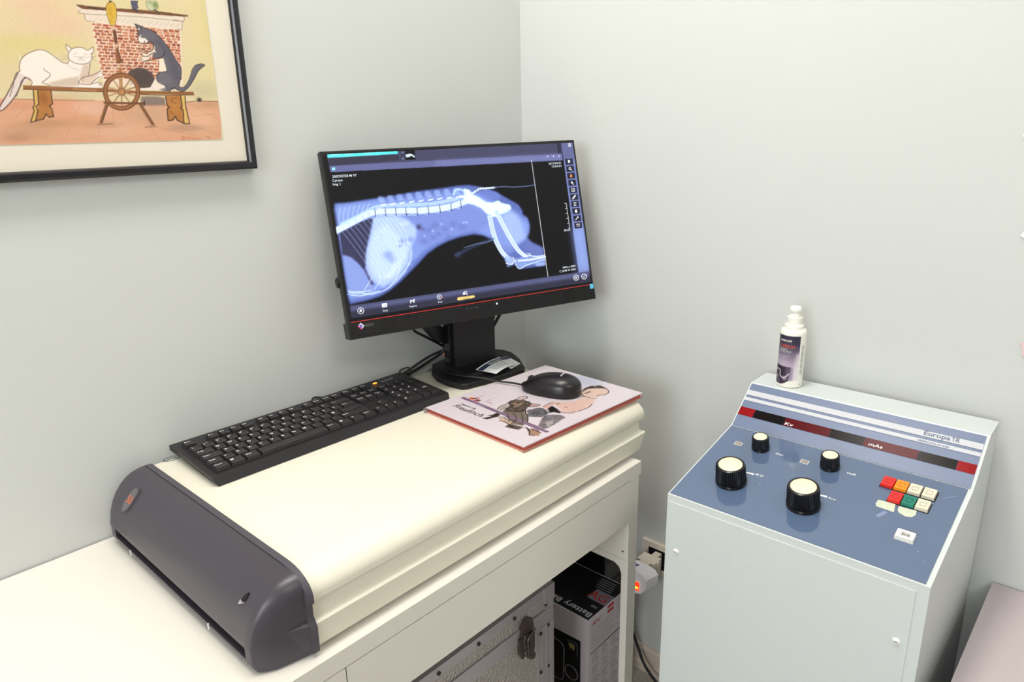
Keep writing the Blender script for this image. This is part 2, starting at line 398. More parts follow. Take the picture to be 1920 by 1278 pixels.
ART = {
'screen': [
('p',[-2840,3361,2571,3319,2627,672,-2905,682],(7,6,14),1,0),
('p',[-2873,3777,2641,3743,2618,3316,-2850,3361],(66,66,98),1,0),
('p',[-2846,3631,-1388,3639,-1371,3515,-2854,3483],(54,52,72),1,0),
('p',[-2854,3483,2605,3468,2604,3317,-2850,3361],(90,94,148),1,0),
('p',[-597,3475,2605,3468,2604,3317,-617,3349],(112,122,182),0.5,75),
('p',[-2858,3726,-1386,3738,-1393,3653,-2858,3642],(62,222,222),1,0),
('s',[-2790,3699,-2631,3702],20,(150,240,235),0.7,1),
('s',[-2496,3700,-2334,3702],21,(150,240,235),0.7,1),
('s',[-2125,3700,-1959,3703],21,(150,240,235),0.7,1),
('p',[-1325,3724,-1242,3724,-1246,3515,-1341,3513],(52,52,76),1,0),
('p',[-1311,3695,-1254,3696,-1258,3651,-1315,3650],(95,98,140),1,0),
('p',[-1319,3576,-1263,3576,-1267,3530,-1323,3530],(95,98,140),1,0),
('p',[-1224,3720,-1010,3721,-1017,3521,-1235,3518],(8,8,14),1,0),
('p',[-1227,3631,-1111,3644,-1048,3612,-1018,3561,-1048,3562,-1095,3600,-1181,3569,-1225,3578],(185,205,245),1,0),
('p',[-2808,3450,-2746,3450,-2748,3396,-2810,3396],(120,225,240),1,0),
('p',[2517,3709,2611,3709,2602,3476,2503,3477],(48,46,66),1,0),
('p',[2207,3436,2234,3434,2230,3411,2203,3412],(225,240,250),1,0),
('p',[2364,3433,2392,3432,2388,3409,2360,3410],(225,240,250),1,0),
('p',[2514,3431,2542,3430,2538,3406,2510,3408],(225,240,250),1,0),
('p',[2638,3728,2953,3731,2929,663,2627,672],(100,112,172),1,0),
('p',[2613,1829,2927,1820,2929,663,2627,672],(124,150,222),1,263),
('p',[2638,3728,2953,3731,2946,3332,2642,3315],(88,94,146),1,0),
('s',[2831,3688,2889,3690,2883,3626,2830,3624,2831,3688],13,(215,230,245),1,0),
('s',[2856,3667,2857,3643],17,(215,230,245),1,1),
('p',[2678,3337,2890,3343,2887,3207,2675,3202],(34,34,58),1,0),
('p',[2680,3174,2892,3178,2889,3042,2677,3039],(34,34,58),1,0),
('p',[2682,3010,2894,3014,2891,2878,2679,2875],(34,34,58),1,0),
('p',[2684,2847,2896,2849,2893,2713,2681,2711],(34,34,58),1,0),
('p',[2685,2679,2897,2680,2894,2543,2682,2543],(34,34,58),1,0),
('p',[2687,2514,2899,2515,2896,2378,2684,2378],(34,34,58),1,0),
('p',[2684,2350,2896,2350,2893,2212,2681,2214],(34,34,58),1,0),
('p',[2686,2185,2898,2184,2895,2046,2683,2048],(34,34,58),1,0),
('p',[2687,2016,2900,2014,2897,1876,2684,1879],(34,34,58),1,0),
('p',[2689,1850,2902,1847,2899,1709,2686,1713],(34,34,58),1,0),
('p',[2750,3310,2812,3310,2811,3243,2749,3242],(235,245,250),1,0),
('p',[2786,3268,2810,3267,2811,3243,2787,3244],(60,60,80),1,0),
('s',[2747,3118,2770,3141,2802,3131,2798,3104,2767,3093,2747,3118],13,(235,245,250),1,1),
('s',[2792,3100,2821,3070],17,(235,245,250),1,1),
('p',[2754,2954,2778,2985,2810,2975,2812,2927,2789,2904,2756,2910],(245,130,60),1,0),
('p',[2752,2798,2789,2816,2813,2786,2795,2763,2766,2765],(235,245,250),1,0),
('s',[2791,2772,2820,2738],18,(235,245,250),1,1),
('s',[2752,2646,2828,2645,2827,2576,2750,2578,2752,2646],13,(235,245,250),1,0),
('p',[2763,2597,2795,2619,2810,2594],(235,245,250),1,0),
('s',[2747,2413,2826,2480],35,(235,245,250),1,1),
('s',[2750,2313,2827,2311],18,(235,245,250),1,1),
('s',[2788,2310,2784,2254],13,(235,245,250),1,1),
('s',[2750,2256,2813,2255],18,(235,245,250),1,1),
('p',[2761,2143,2787,2156,2820,2150,2818,2077,2755,2079],(235,245,250),1,0),
('s',[2743,1914,2825,1975],18,(235,245,250),1,1),
('s',[2808,1985,2808,1961,2838,1962],13,(235,245,250),1,1),
('p',[2746,1817,2790,1817,2784,1781,2750,1780],(240,170,180),1,0),
('s',[2807,1807,2842,1808],13,(235,245,250),1,1),
('s',[2804,1783,2838,1784],13,(235,245,250),1,1),
('s',[2746,1756,2838,1756],13,(170,170,190),1,1),
('p',[-2906,676,2930,672,2939,419,-2915,433],(46,46,68),1,0),
('p',[-2906,676,2930,672,2933,564,-2909,578],(84,88,138),0.9,48),
('s',[-2906,676,2930,672],7,(150,160,205),0.7,0),
('s',[-2636,548,-2650,518,-2677,499,-2709,496,-2739,509,-2758,535,-2762,567,-2748,596,-2722,615,-2689,619,-2659,606,-2639,580,-2636,548],12,(235,245,250),1,0),
('s',[-912,591,-923,569,-944,554,-971,551,-995,561,-1010,581,-1013,605,-1003,628,-981,642,-955,645,-931,635,-915,616,-912,591],13,(235,245,250),1,0),
('s',[2608,556,2593,528,2564,509,2527,506,2492,518,2470,543,2465,574,2480,603,2509,622,2546,625,2581,613,2603,588,2608,556],15,(235,245,250),1,0),
('s',[2838,556,2823,527,2793,508,2756,505,2721,517,2698,543,2693,574,2708,603,2738,622,2775,625,2810,613,2833,587,2838,556],15,(235,245,250),1,0),
('p',[-2721,578,-2693,592,-2672,571,-2679,530,-2725,533],(235,245,250),1,0),
('p',[-975,622,-940,595,-978,578],(235,245,250),1,0),
('s',[-920,570,-895,574],15,(235,90,70),1,1),
('s',[2508,569,2540,585],13,(235,245,250),1,1),
('s',[2508,569,2532,541],13,(235,245,250),1,1),
('s',[2541,565,2568,582],13,(235,245,250),1,1),
('s',[2541,565,2561,538],13,(235,245,250),1,1),
('s',[2737,569,2757,545,2803,585],13,(235,245,250),1,0),
('p',[-2243,639,-2129,637,-2136,556,-2246,557],(235,245,250),1,0),
('s',[-2190,585,-2162,595],9,(60,60,90),1,1),
('p',[-1627,630,-1607,616,-1557,616,-1535,635,-1515,614,-1533,598,-1541,548,-1559,558,-1562,588,-1604,587,-1617,552,-1636,555,-1625,597],(235,245,250),1,0),
('p',[-408,611,-367,631,-349,595,-383,559,-410,570],(235,245,250),1,0),
('s',[-371,609,-342,636,-312,616,-326,584,-359,581,-371,609],12,(235,245,250),1,1),
('s',[-334,582,-306,552],16,(235,245,250),1,1),
('p',[-545,525,-162,524,-136,501,-146,469,-535,460,-564,483],(252,192,92),1,0),
('s',[-440,491,-263,489],16,(190,140,70),0.8,1),
('p',[-2881,2746,-2579,2739,-2219,2770,-1777,2800,-1397,2835,-1009,2868,-535,2889,-128,2917,118,2915,359,2861,560,2806,759,2716,1034,2544,1274,2398,1354,2256,1358,2147,1467,2071,1496,1893,1443,1734,1363,1633,1478,1511,1655,1422,1754,1356,1746,941,1485,944,1102,944,965,1054,743,1041,790,1113,655,1302,562,1523,500,1663,286,1787,63,1832,-271,1809,-565,1747,-818,1663,-1076,1534,-1299,1360,-1516,1205,-1774,1021,-2023,875,-2260,783,-2558,737,-2864,718,-2902,699],(78,98,180),1,34),
('p',[-2893,2672,-2231,2695,-1415,2730,-556,2763,-66,2801,335,2717,723,2499,1078,2279,1290,1951,1350,1634,984,1439,647,1514,488,1721,76,1913,-260,1872,-552,1827,-889,1715,-1143,1596,-1362,1439,-1671,1188,-2006,980,-2397,838,-2903,804],(112,138,220),0.95,75),
('p',[-1991,2395,51,2514,427,2258,474,2027,200,1901,-214,1904,-630,1835,-1131,1668,-1292,1866,-1201,2181],(104,122,204),0.7,71),
('p',[-2860,2727,-2223,2746,-1783,2765,-1800,2660,-2142,2583,-2483,2473,-2822,2331],(120,150,225),0.6,55),
('s',[-2770,2642,-2834,2469,-2831,2281],27,(165,195,245),0.4,1),
('s',[-2672,2647,-2738,2481,-2743,2303],28,(165,195,245),0.4,1),
('s',[-2573,2653,-2642,2494,-2655,2326],28,(165,195,245),0.4,1),
('s',[-2473,2659,-2544,2506,-2567,2349],28,(165,195,245),0.4,1),
('s',[-2372,2664,-2447,2518,-2478,2372],28,(165,195,245),0.4,1),
('s',[-2271,2670,-2348,2531,-2389,2395],28,(165,195,245),0.4,1),
('s',[-2170,2676,-2250,2543,-2299,2419],28,(165,195,245),0.4,1),
('p',[-2862,2198,-2699,2234,-2472,2326,-2118,2399,-2204,2169,-2333,1867,-2413,1649,-2438,1459,-2491,1353,-2607,1514,-2743,1651,-2884,1712],(52,50,84),0.97,27),
('p',[-2874,1711,-2709,1647,-2571,1475,-2460,1216,-2350,1008,-2317,880,-2880,940],(118,140,214),0.9,34),
('p',[-2497,1361,-2449,1390,-2407,1209,-2326,1040,-2397,1050],(58,54,92),0.8,28),
('p',[-2117,2406,-1619,2405,-1393,2289,-1226,2076,-1286,1901,-1434,1700,-1543,1388,-1836,1101,-2156,965,-2303,1073,-2424,1282,-2439,1494,-2397,1699,-2246,2068],(158,184,248),0.92,50),
('p',[-2145,2128,-1869,2243,-1622,1935,-1532,1567,-1733,1268,-2061,1094,-2265,1191,-2361,1485,-2317,1795],(178,202,252),0.7,85),
('b',[-1938,1605],108,86,(120,142,222),0.8),
('b',[-1863,1497],94,79,(120,142,222),0.6),
('b',[-1181,2114],56,59,(62,62,112),0.9),
('b',[-1096,2063],37,37,(80,84,140),0.6),
('b',[-1501,2209],95,44,(190,210,250),0.4),
('b',[-995,2017],82,58,(84,98,176),0.42),
('b',[-822,2109],98,69,(84,98,176),0.42),
('b',[-600,2015],76,53,(84,98,176),0.42),
('b',[-1107,1810],82,57,(84,98,176),0.42),
('b',[-903,1862],75,53,(84,98,176),0.42),
('b',[-384,2105],92,65,(84,98,176),0.42),
('b',[-195,2014],101,71,(84,98,176),0.42),
('b',[-775,1922],68,48,(84,98,176),0.42),
('b',[-1404,1877],74,52,(84,98,176),0.42),
('b',[-1597,1861],66,46,(84,98,176),0.42),
('b',[-1651,1759],51,36,(84,98,176),0.42),
('b',[-545,1862],54,37,(84,98,176),0.42),
('b',[-138,2113],27,23,(170,195,245),0.6),
('b',[-64,2113],27,23,(170,195,245),0.6),
('b',[-660,2131],27,23,(170,195,245),0.6),
('b',[-442,2000],27,23,(170,195,245),0.6),
('b',[-879,2005],26,23,(170,195,245),0.6),
('b',[-1089,1917],26,22,(170,195,245),0.6),
('s',[-2840,2223,-2650,1894,-2433,1486,-2343,1159],14,(150,176,236),0.5,1),
('s',[-2746,2248,-2554,1918,-2339,1489,-2234,1180],14,(150,176,236),0.5,1),
('s',[-2650,2274,-2457,1943,-2244,1492,-2124,1202],14,(150,176,236),0.5,1),
('s',[-2554,2299,-2360,1968,-2148,1495,-2013,1224],14,(150,176,236),0.5,1),
('s',[-2458,2325,-2262,1993,-2052,1498,-1902,1245],14,(150,176,236),0.5,1),
('s',[-2360,2351,-2163,2018,-1956,1501,-1790,1267],14,(150,176,236),0.5,1),
('s',[-2263,2377,-2064,2043,-1859,1504,-1677,1289],14,(150,176,236),0.5,1),
('s',[-2165,2403,-1965,2069,-1761,1507,-1563,1312],14,(150,176,236),0.5,1),
('s',[-2066,2430,-1865,2094,-1663,1510,-1449,1334],14,(150,176,236),0.5,1),
('s',[-2171,2411,-1967,2058,-1832,1690,-1873,1374,-2088,1151],12,(196,216,252),0.6,1),
('s',[-2077,2406,-1872,2052,-1769,1686,-1851,1375,-2059,1151],12,(196,216,252),0.6,1),
('s',[-1983,2401,-1776,2047,-1706,1683,-1828,1376,-2029,1151],12,(196,216,252),0.6,1),
('s',[-1888,2397,-1680,2041,-1642,1680,-1805,1376,-1999,1151],12,(196,216,252),0.6,1),
('s',[-1793,2392,-1583,2035,-1579,1676,-1783,1377,-1970,1150],12,(196,216,252),0.6,1),
('s',[-1697,2387,-1486,2029,-1515,1673,-1760,1378,-1940,1150],12,(196,216,252),0.6,1),
('s',[-1657,1724,-1490,1706,-1461,1541,-1622,1254,-2011,945,-2432,843],15,(200,222,252),0.7,1),
('s',[-1485,1849,-1415,1698,-1481,1417,-1751,1162,-2048,950,-2245,870],15,(200,222,252),0.7,1),
('s',[-2556,965,-2424,1106,-2354,1203],14,(200,222,252),0.7,1),
('s',[-2341,954,-2198,1112,-2195,1218],14,(200,222,252),0.7,1),
('s',[-2006,980,-1830,1136,-1716,1373],14,(200,222,252),0.7,1),
('s',[-2918,921,-2674,901,-2430,853,-2168,895,-1887,1018,-1585,1249],21,(150,175,240),0.7,1),
('s',[-2878,950,-2701,950,-2534,882,-2352,885],17,(205,228,250),0.8,1),
('s',[-2851,901,-2646,855,-2426,877,-2241,898],17,(205,228,250),0.8,1),
('s',[-2889,993,-2742,921,-2597,936,-2418,929],17,(205,228,250),0.8,1),
('s',[-2948,2199,-2726,2281,-2500,2371,-2270,2461,-2082,2508,-1856,2503,-1635,2491,-1418,2480,-1162,2459,-923,2453,-654,2460,-395,2483,-151,2530,85,2593],150,(150,182,240),0.55,1),
('s',[-2948,2199,-2726,2281,-2500,2371,-2270,2461,-2082,2508,-1856,2503,-1635,2491,-1418,2480,-1162,2459,-923,2453,-654,2460,-395,2483,-151,2530,85,2593],116,(196,226,250),0.92,1),
('s',[-2788,2328,-2528,2415,-2260,2523,-2030,2602,-1770,2616,-1511,2602,-1135,2579,-745,2577,-340,2619,-87,2673],76,(170,205,250),0.7,1),
('s',[-2071,2549,-2073,2472,-2074,2402],16,(40,52,100),0.85,1),
('s',[-2108,2566,-2063,2576,-2031,2553],25,(120,150,220),0.8,1),
('s',[-1851,2552,-1853,2475,-1854,2404],16,(40,52,100),0.85,1),
('s',[-1889,2569,-1843,2579,-1810,2556],25,(120,150,220),0.8,1),
('s',[-1630,2541,-1632,2463,-1633,2392],16,(40,52,100),0.85,1),
('s',[-1669,2558,-1622,2568,-1589,2544],25,(120,150,220),0.8,1),
('s',[-1406,2529,-1408,2451,-1409,2380],16,(40,52,100),0.85,1),
('s',[-1445,2547,-1398,2557,-1364,2533],26,(120,150,220),0.8,1),
('s',[-1162,2509,-1163,2430,-1164,2358],17,(40,52,100),0.85,1),
('s',[-1201,2527,-1153,2537,-1119,2513],26,(120,150,220),0.8,1),
('s',[-908,2518,-910,2438,-910,2365],17,(40,52,100),0.85,1),
('s',[-948,2535,-900,2546,-865,2521],26,(120,150,220),0.8,1),
('s',[-639,2525,-641,2445,-641,2371],17,(40,52,100),0.85,1),
('s',[-680,2543,-631,2553,-595,2529],26,(120,150,220),0.8,1),
('s',[-377,2541,-378,2460,-378,2386],17,(40,52,100),0.85,1),
('s',[-418,2559,-368,2569,-332,2544],27,(120,150,220),0.8,1),
('s',[-139,2581,-140,2500,-140,2425],17,(40,52,100),0.85,1),
('s',[-181,2599,-130,2610,-93,2585],27,(120,150,220),0.8,1),
('s',[-2650,2336,-2621,2216],10,(120,145,215),0.8,1),
('s',[-2500,2391,-2470,2271],10,(120,145,215),0.8,1),
('s',[-2348,2447,-2318,2326],11,(120,145,215),0.8,1),
('s',[-2214,2495,-2184,2374],11,(120,145,215),0.8,1),
('p',[-1934,2671,-1984,2766,-1938,2826,-1853,2805,-1829,2684],(140,172,240),0.6,21),
('s',[-1919,2628,-1829,2642],29,(220,245,250),0.8,1),
('p',[-1731,2676,-1781,2772,-1734,2832,-1649,2811,-1624,2689],(140,172,240),0.6,22),
('s',[-1716,2633,-1624,2647],29,(220,245,250),0.8,1),
('p',[-1525,2681,-1576,2777,-1529,2838,-1442,2817,-1417,2694],(140,172,240),0.6,22),
('s',[-1509,2638,-1416,2652],29,(220,245,250),0.8,1),
('p',[-1316,2687,-1368,2783,-1320,2844,-1232,2823,-1207,2700],(140,172,240),0.6,22),
('s',[-1300,2642,-1206,2657],29,(220,245,250),0.8,1),
('p',[-1104,2692,-1157,2789,-1109,2850,-1020,2829,-994,2705],(140,172,240),0.6,22),
('s',[-1089,2647,-993,2662],30,(220,245,250),0.8,1),
('p',[-890,2697,-944,2795,-895,2857,-805,2836,-778,2710],(140,172,240),0.6,22),
('s',[-874,2652,-778,2667],30,(220,245,250),0.8,1),
('p',[-673,2703,-728,2801,-678,2863,-587,2842,-560,2716],(140,172,240),0.6,23),
('s',[-657,2658,-559,2672],30,(220,245,250),0.8,1),
('p',[-454,2708,-509,2807,-459,2870,-366,2848,-339,2722],(140,172,240),0.6,23),
('s',[-437,2663,-338,2677],31,(220,245,250),0.8,1),
('p',[-231,2714,-287,2813,-237,2876,-143,2855,-115,2727],(140,172,240),0.6,23),
('s',[-214,2668,-114,2683],31,(220,245,250),0.8,1),
('s',[-2060,2419,-1972,2425,-1888,2400],11,(225,245,252),0.7,1),
('s',[-1842,2407,-1752,2413,-1667,2388],11,(225,245,252),0.7,1),
('s',[-1621,2394,-1530,2401,-1443,2375],11,(225,245,252),0.7,1),
('s',[-1379,2373,-1287,2380,-1199,2354],11,(225,245,252),0.7,1),
('s',[-1129,2381,-1035,2387,-946,2361],11,(225,245,252),0.7,1),
('s',[-864,2387,-768,2393,-678,2367],11,(225,245,252),0.7,1),
('s',[-604,2401,-507,2408,-415,2382],11,(225,245,252),0.7,1),
('s',[-369,2441,-271,2447,-178,2421],12,(225,245,252),0.7,1),
('p',[-17,2846,119,2800,158,2711,319,2624,469,2511,635,2483,779,2525,855,2458,1055,2404,1084,2317,963,2243,783,2208,668,2161,541,2172,448,2256,342,2378,169,2475,31,2516,-41,2651],(205,240,246),0.95,23),
('s',[-274,2724,-227,2813,-102,2830,1,2760,-38,2670],46,(170,205,248),0.8,1),
('s',[-87,2673,67,2606,257,2498,475,2292],47,(228,250,246),0.9,1),
('b',[485,2611],104,48,(112,136,218),0.9),
('b',[693,2265],48,36,(150,180,230),0.9),
('p',[287,2735,512,2772,759,2716,870,2602,782,2540,600,2527,423,2616],(92,114,200),0.85,39),
('s',[101,2689,236,2754,371,2808,518,2809,732,2809],43,(190,220,250),0.95,1),
('s',[349,2806,562,2814,775,2814],20,(235,250,255),0.8,0),
('s',[732,2813,992,2814,1206,2788,1517,2786,1753,2797],28,(92,104,150),0.8,1),
('s',[193,2746,218,2793],10,(60,74,130),0.8,1),
('s',[266,2759,290,2802],10,(60,74,130),0.8,1),
('s',[340,2773,363,2812],10,(60,74,130),0.8,1),
('s',[413,2786,436,2822],10,(60,74,130),0.8,1),
('s',[487,2800,510,2832],10,(60,74,130),0.8,1),
('s',[559,2795,581,2827],10,(60,74,130),0.8,1),
('s',[630,2790,652,2822],10,(60,74,130),0.8,1),
('s',[702,2785,724,2817],10,(60,74,130),0.8,1),
('s',[774,2780,796,2812],10,(60,74,130),0.8,1),
('p',[759,2191,1078,2279,1240,2188,1356,1945,1372,1632,1083,1506,892,1680],(150,178,244),0.7,97),
('b',[1377,1884],100,208,(118,146,226),0.8),
('p',[499,2176,668,2161,849,1685,1015,1358,787,1306,611,1556,534,1869],(112,134,214),0.7,56),
('s',[510,2194,531,1907,581,1636,689,1375,835,1204],108,(150,182,238),0.75,1),
('s',[510,2194,531,1907,581,1636,689,1375,835,1204],49,(188,214,248),0.6,1),
('s',[464,2198,485,1912,534,1640,642,1380,788,1210],20,(225,246,246),0.9,1),
('s',[557,2190,578,1903,627,1631,736,1370,883,1199],20,(225,246,246),0.9,1),
('s',[723,2187,840,1897,969,1615,1105,1368,1279,1204],109,(150,182,238),0.75,1),
('s',[723,2187,840,1897,969,1615,1105,1368,1279,1204],49,(188,214,248),0.6,1),
('s',[677,2191,793,1901,921,1620,1057,1373,1231,1210],20,(225,246,246),0.9,1),
('s',[770,2183,887,1892,1016,1610,1153,1363,1328,1199],20,(225,246,246),0.9,1),
('p',[749,1291,908,1246,972,1150,922,1066,792,1074,727,1159],(140,165,225),0.9,20),
('s',[747,1118,872,1080,963,1151,941,1231],20,(215,236,250),0.9,1),
('b',[801,1053],57,29,(96,112,168),0.9),
('p',[997,1197,1279,1204,1780,1203,1769,1077,1502,1049,1176,989,1059,957,999,1049],(120,145,215),0.9,25),
('s',[1001,1166,991,1051,1073,955,1271,1017,1770,1085],21,(190,215,246),0.9,1),
('s',[1067,1139,1334,1127,1780,1147],37,(210,236,248),0.9,1),
('s',[1194,1229,1350,1224,1569,1179,1777,1187],25,(215,236,250),0.8,1),
('s',[1279,1204,1398,1245,1323,1277],21,(215,236,250),0.8,1),
('p',[1454,1035,1763,1046,1753,952,1532,954],(140,165,225),0.85,21),
('p',[1372,1632,1572,1474,1754,1356,1779,1195,1443,1240,1246,1411],(96,112,186),0.55,83),
('s',[-434,1436,-241,1497,22,1581,262,1638,503,1682],77,(58,74,120),0.55,1),
('b',[-382,1430],85,85,(48,60,100),0.7),
('s',[-228,1570,70,1621,324,1632,524,1680],16,(120,145,195),0.7,1),
('s',[1773,3360,1775,690],13,(225,232,240),1,0),
('s',[2502,2320,2549,2316,2546,1714],11,(225,235,240),1,0),
('s',[2497,2201,2545,2201],11,(225,235,240),1,0),
('s',[2499,2084,2546,2084],11,(225,235,240),1,0),
('s',[2501,1968,2548,1968],11,(225,235,240),1,0),
('s',[2503,1851,2550,1851],11,(225,235,240),1,0),
('s',[2505,1735,2552,1734],11,(225,235,240),1,0),
],
'picture': [
('p',[-4015,2866,-172,3414,-566,520,-3744,513,-4494,496],(228,216,165),1,0),
('b',[-2927,2336],509,176,(236,190,160),0.7),
('b',[-3257,2037],382,153,(232,205,165),0.6),
('b',[-2740,2117],321,181,(235,195,160),0.6),
('b',[-3304,2262],377,113,(226,214,160),0.5),
('b',[-545,2248],295,640,(232,220,140),0.6),
('b',[-758,1658],270,393,(228,220,160),0.6),
('b',[-2954,1883],475,119,(224,212,120),0.6),
('b',[-3468,1772],302,226,(220,210,130),0.6),
('b',[-2637,2364],282,121,(230,216,160),0.5),
('b',[-1465,2498],674,135,(222,214,150),0.6),
('b',[-459,2483],148,493,(205,205,130),0.5),
('b',[-3531,1440],265,227,(222,206,150),0.5),
('b',[-2810,1176],535,82,(205,195,150),0.6),
('b',[-759,1307],298,149,(200,196,150),0.6),
('p',[-4368,1122,-3445,1136,-3149,1130,-2349,1125,-1459,1086,-497,1140,-566,520,-3744,513,-4494,496],(226,168,128),1,7),
('b',[-3420,679],354,98,(196,150,110),0.6),
('b',[-2931,1050],245,123,(232,160,120),0.7),
('b',[-2535,1010],255,106,(236,190,160),0.7),
('b',[-2204,703],355,133,(230,185,150),0.6),
('b',[-1718,925],277,138,(206,168,130),0.7),
('b',[-881,829],299,200,(240,190,150),0.7),
('b',[-717,1070],201,50,(200,150,110),0.6),
('b',[-2689,839],295,84,(222,160,110),0.6),
('b',[-3582,600],175,58,(176,128,96),0.5),
('b',[-1528,647],474,95,(232,176,132),0.6),
('b',[-3498,1045],231,58,(222,150,110),0.6),
('b',[-3152,800],322,60,(188,140,92),0.6),
('b',[-2408,772],261,52,(200,150,110),0.6),
('b',[-1151,712],318,59,(176,140,110),0.6),
('s',[-3590,1134,-3300,1128,-2997,1124,-2475,1123],8,(140,100,70),0.7,1),
('s',[-1116,1113,-862,1135,-498,1130],10,(130,84,60),0.8,1),
('s',[-3344,1087,-3573,844],4,(170,120,90),0.55,1),
('s',[-2682,1052,-3005,534],4,(170,120,90),0.55,1),
('s',[-2418,968,-2538,511],4,(170,120,90),0.55,1),
('s',[-2232,1056,-2266,727],4,(170,120,90),0.55,1),
('s',[-2072,969,-2050,836],4,(170,120,90),0.55,1),
('s',[-1811,925,-1596,521],5,(170,120,90),0.55,1),
('s',[-1790,766,-1189,630,-941,602],5,(170,120,90),0.55,1),
('s',[-1020,1091,-591,853],5,(170,120,90),0.55,1),
('s',[-1170,760,-950,710,-603,583],5,(170,120,90),0.55,1),
('s',[-3247,593,-2900,564,-2437,608],4,(170,120,90),0.55,1),
('s',[-998,902,-605,938],5,(170,120,90),0.55,1),
('s',[-3664,744,-3198,863],4,(170,120,90),0.55,1),
('p',[-2324,2229,-2157,2243,-1595,2252,-1006,2230,-1093,1392,-1235,1296,-2309,1357,-2330,1779],(238,222,196),1,0),
('p',[-2314,2214,-2271,2212,-2273,2181,-2322,2185],(205,118,78),0.9292870098171075,6),
('p',[-2259,2215,-2182,2214,-2196,2179,-2266,2178],(196,100,60),0.7606972573348649,6),
('p',[-2169,2209,-2088,2209,-2095,2180,-2177,2179],(186,84,40),0.9697166650845104,6),
('p',[-2078,2211,-2020,2212,-2024,2184,-2082,2183],(214,140,100),0.9760504427119437,6),
('p',[-2001,2215,-1913,2209,-1918,2177,-2007,2180],(186,84,40),0.9579019825683386,6),
('p',[-1897,2216,-1833,2214,-1843,2186,-1904,2181],(214,140,100),0.7610475152823859,7),
('p',[-1821,2209,-1764,2215,-1771,2183,-1830,2178],(205,118,78),0.9872238732825682,7),
('p',[-1749,2209,-1679,2209,-1678,2184,-1750,2182],(214,140,100),0.9109721795969317,7),
('p',[-1664,2211,-1583,2209,-1590,2181,-1669,2181],(186,84,40),0.9470991164729192,7),
('p',[-1564,2217,-1495,2213,-1499,2183,-1570,2179],(186,84,40),0.7555456172477024,7),
('p',[-1483,2215,-1399,2216,-1409,2173,-1487,2178],(205,118,78),0.9468254789284622,7),
('p',[-1386,2215,-1301,2210,-1306,2178,-1395,2174],(214,140,100),0.7754604231579678,7),
('p',[-1282,2209,-1215,2211,-1219,2176,-1292,2174],(164,72,48),0.7584772287488498,7),
('p',[-1195,2215,-1116,2212,-1121,2178,-1201,2178],(186,84,40),0.9484654811210412,7),
('p',[-1103,2217,-1029,2216,-1035,2177,-1108,2180],(164,72,48),0.8897178749556861,7),
('p',[-2292,2168,-2217,2171,-2223,2144,-2303,2141],(164,72,48),0.8217527943104437,6),
('p',[-2202,2172,-2143,2171,-2156,2135,-2211,2135],(214,140,100),0.8097615515122117,6),
('p',[-2139,2173,-2059,2170,-2065,2146,-2143,2145],(186,84,40),0.971909403459748,6),
('p',[-2048,2174,-1988,2167,-1997,2142,-2059,2140],(196,100,60),0.855746001100117,6),
('p',[-1972,2174,-1896,2170,-1901,2141,-1979,2143],(178,78,44),0.7892604140836369,6),
('p',[-1882,2173,-1812,2174,-1816,2138,-1887,2143],(205,118,78),0.7946390361394017,7),
('p',[-1796,2175,-1715,2175,-1724,2134,-1806,2132],(164,72,48),0.8545732264608888,7),
('p',[-1712,2171,-1644,2168,-1644,2142,-1710,2138],(186,84,40),0.8155449314442481,7),
('p',[-1625,2171,-1566,2174,-1573,2135,-1632,2134],(214,140,100),0.8683869077703326,7),
('p',[-1557,2168,-1482,2175,-1482,2142,-1555,2137],(186,84,40),0.9590454878217526,7),
('p',[-1458,2171,-1380,2174,-1386,2139,-1467,2135],(178,78,44),0.9673556584193881,7),
('p',[-1371,2170,-1303,2173,-1312,2135,-1376,2135],(214,140,100),0.7708151217090424,7),
('p',[-1285,2173,-1192,2171,-1194,2138,-1298,2140],(214,140,100),0.9718887939105321,7),
('p',[-1179,2172,-1096,2175,-1106,2141,-1184,2140],(214,140,100),0.808076293862408,7),
('p',[-1079,2172,-1032,2164,-1033,2139,-1089,2137],(214,140,100),0.800156051613852,7),
('p',[-2317,2126,-2267,2129,-2275,2092,-2320,2101],(196,100,60),0.998197365031967,6),
('p',[-2259,2129,-2176,2125,-2179,2090,-2261,2096],(178,78,44),0.7974057919826375,6),
('p',[-2158,2129,-2097,2129,-2107,2092,-2170,2097],(178,78,44),0.9584822858008577,6),
('p',[-2089,2131,-2022,2129,-2031,2094,-2092,2095],(214,140,100),0.7813563506013835,6),
('p',[-2012,2124,-1918,2132,-1923,2101,-2011,2097],(164,72,48),0.8238835067728567,6),
('p',[-1911,2124,-1830,2128,-1834,2092,-1912,2097],(205,118,78),0.823605911207467,7),
('p',[-1811,2131,-1726,2128,-1739,2091,-1821,2096],(214,140,100),0.9301193424492866,7),
('p',[-1715,2126,-1634,2133,-1645,2094,-1719,2096],(164,72,48),0.7749636606608444,7),
('p',[-1623,2131,-1561,2131,-1569,2100,-1628,2097],(164,72,48),0.8382211411334681,7),
('p',[-1545,2129,-1479,2133,-1486,2098,-1550,2100],(178,78,44),0.9958524866936735,7),
('p',[-1470,2133,-1392,2126,-1396,2095,-1473,2094],(196,100,60),0.8518067895422183,7),
('p',[-1371,2126,-1297,2132,-1302,2094,-1377,2091],(205,118,78),0.7505932228779099,7),
('p',[-1281,2133,-1193,2133,-1199,2094,-1283,2101],(186,84,40),0.8208132664841076,7),
('p',[-1178,2135,-1113,2133,-1121,2097,-1181,2099],(178,78,44),0.9676276898827466,7),
('p',[-1092,2135,-1041,2126,-1037,2097,-1105,2096],(186,84,40),0.9247580743522372,7),
('p',[-2296,2086,-2232,2084,-2233,2050,-2300,2049],(164,72,48),0.8261624779987509,6),
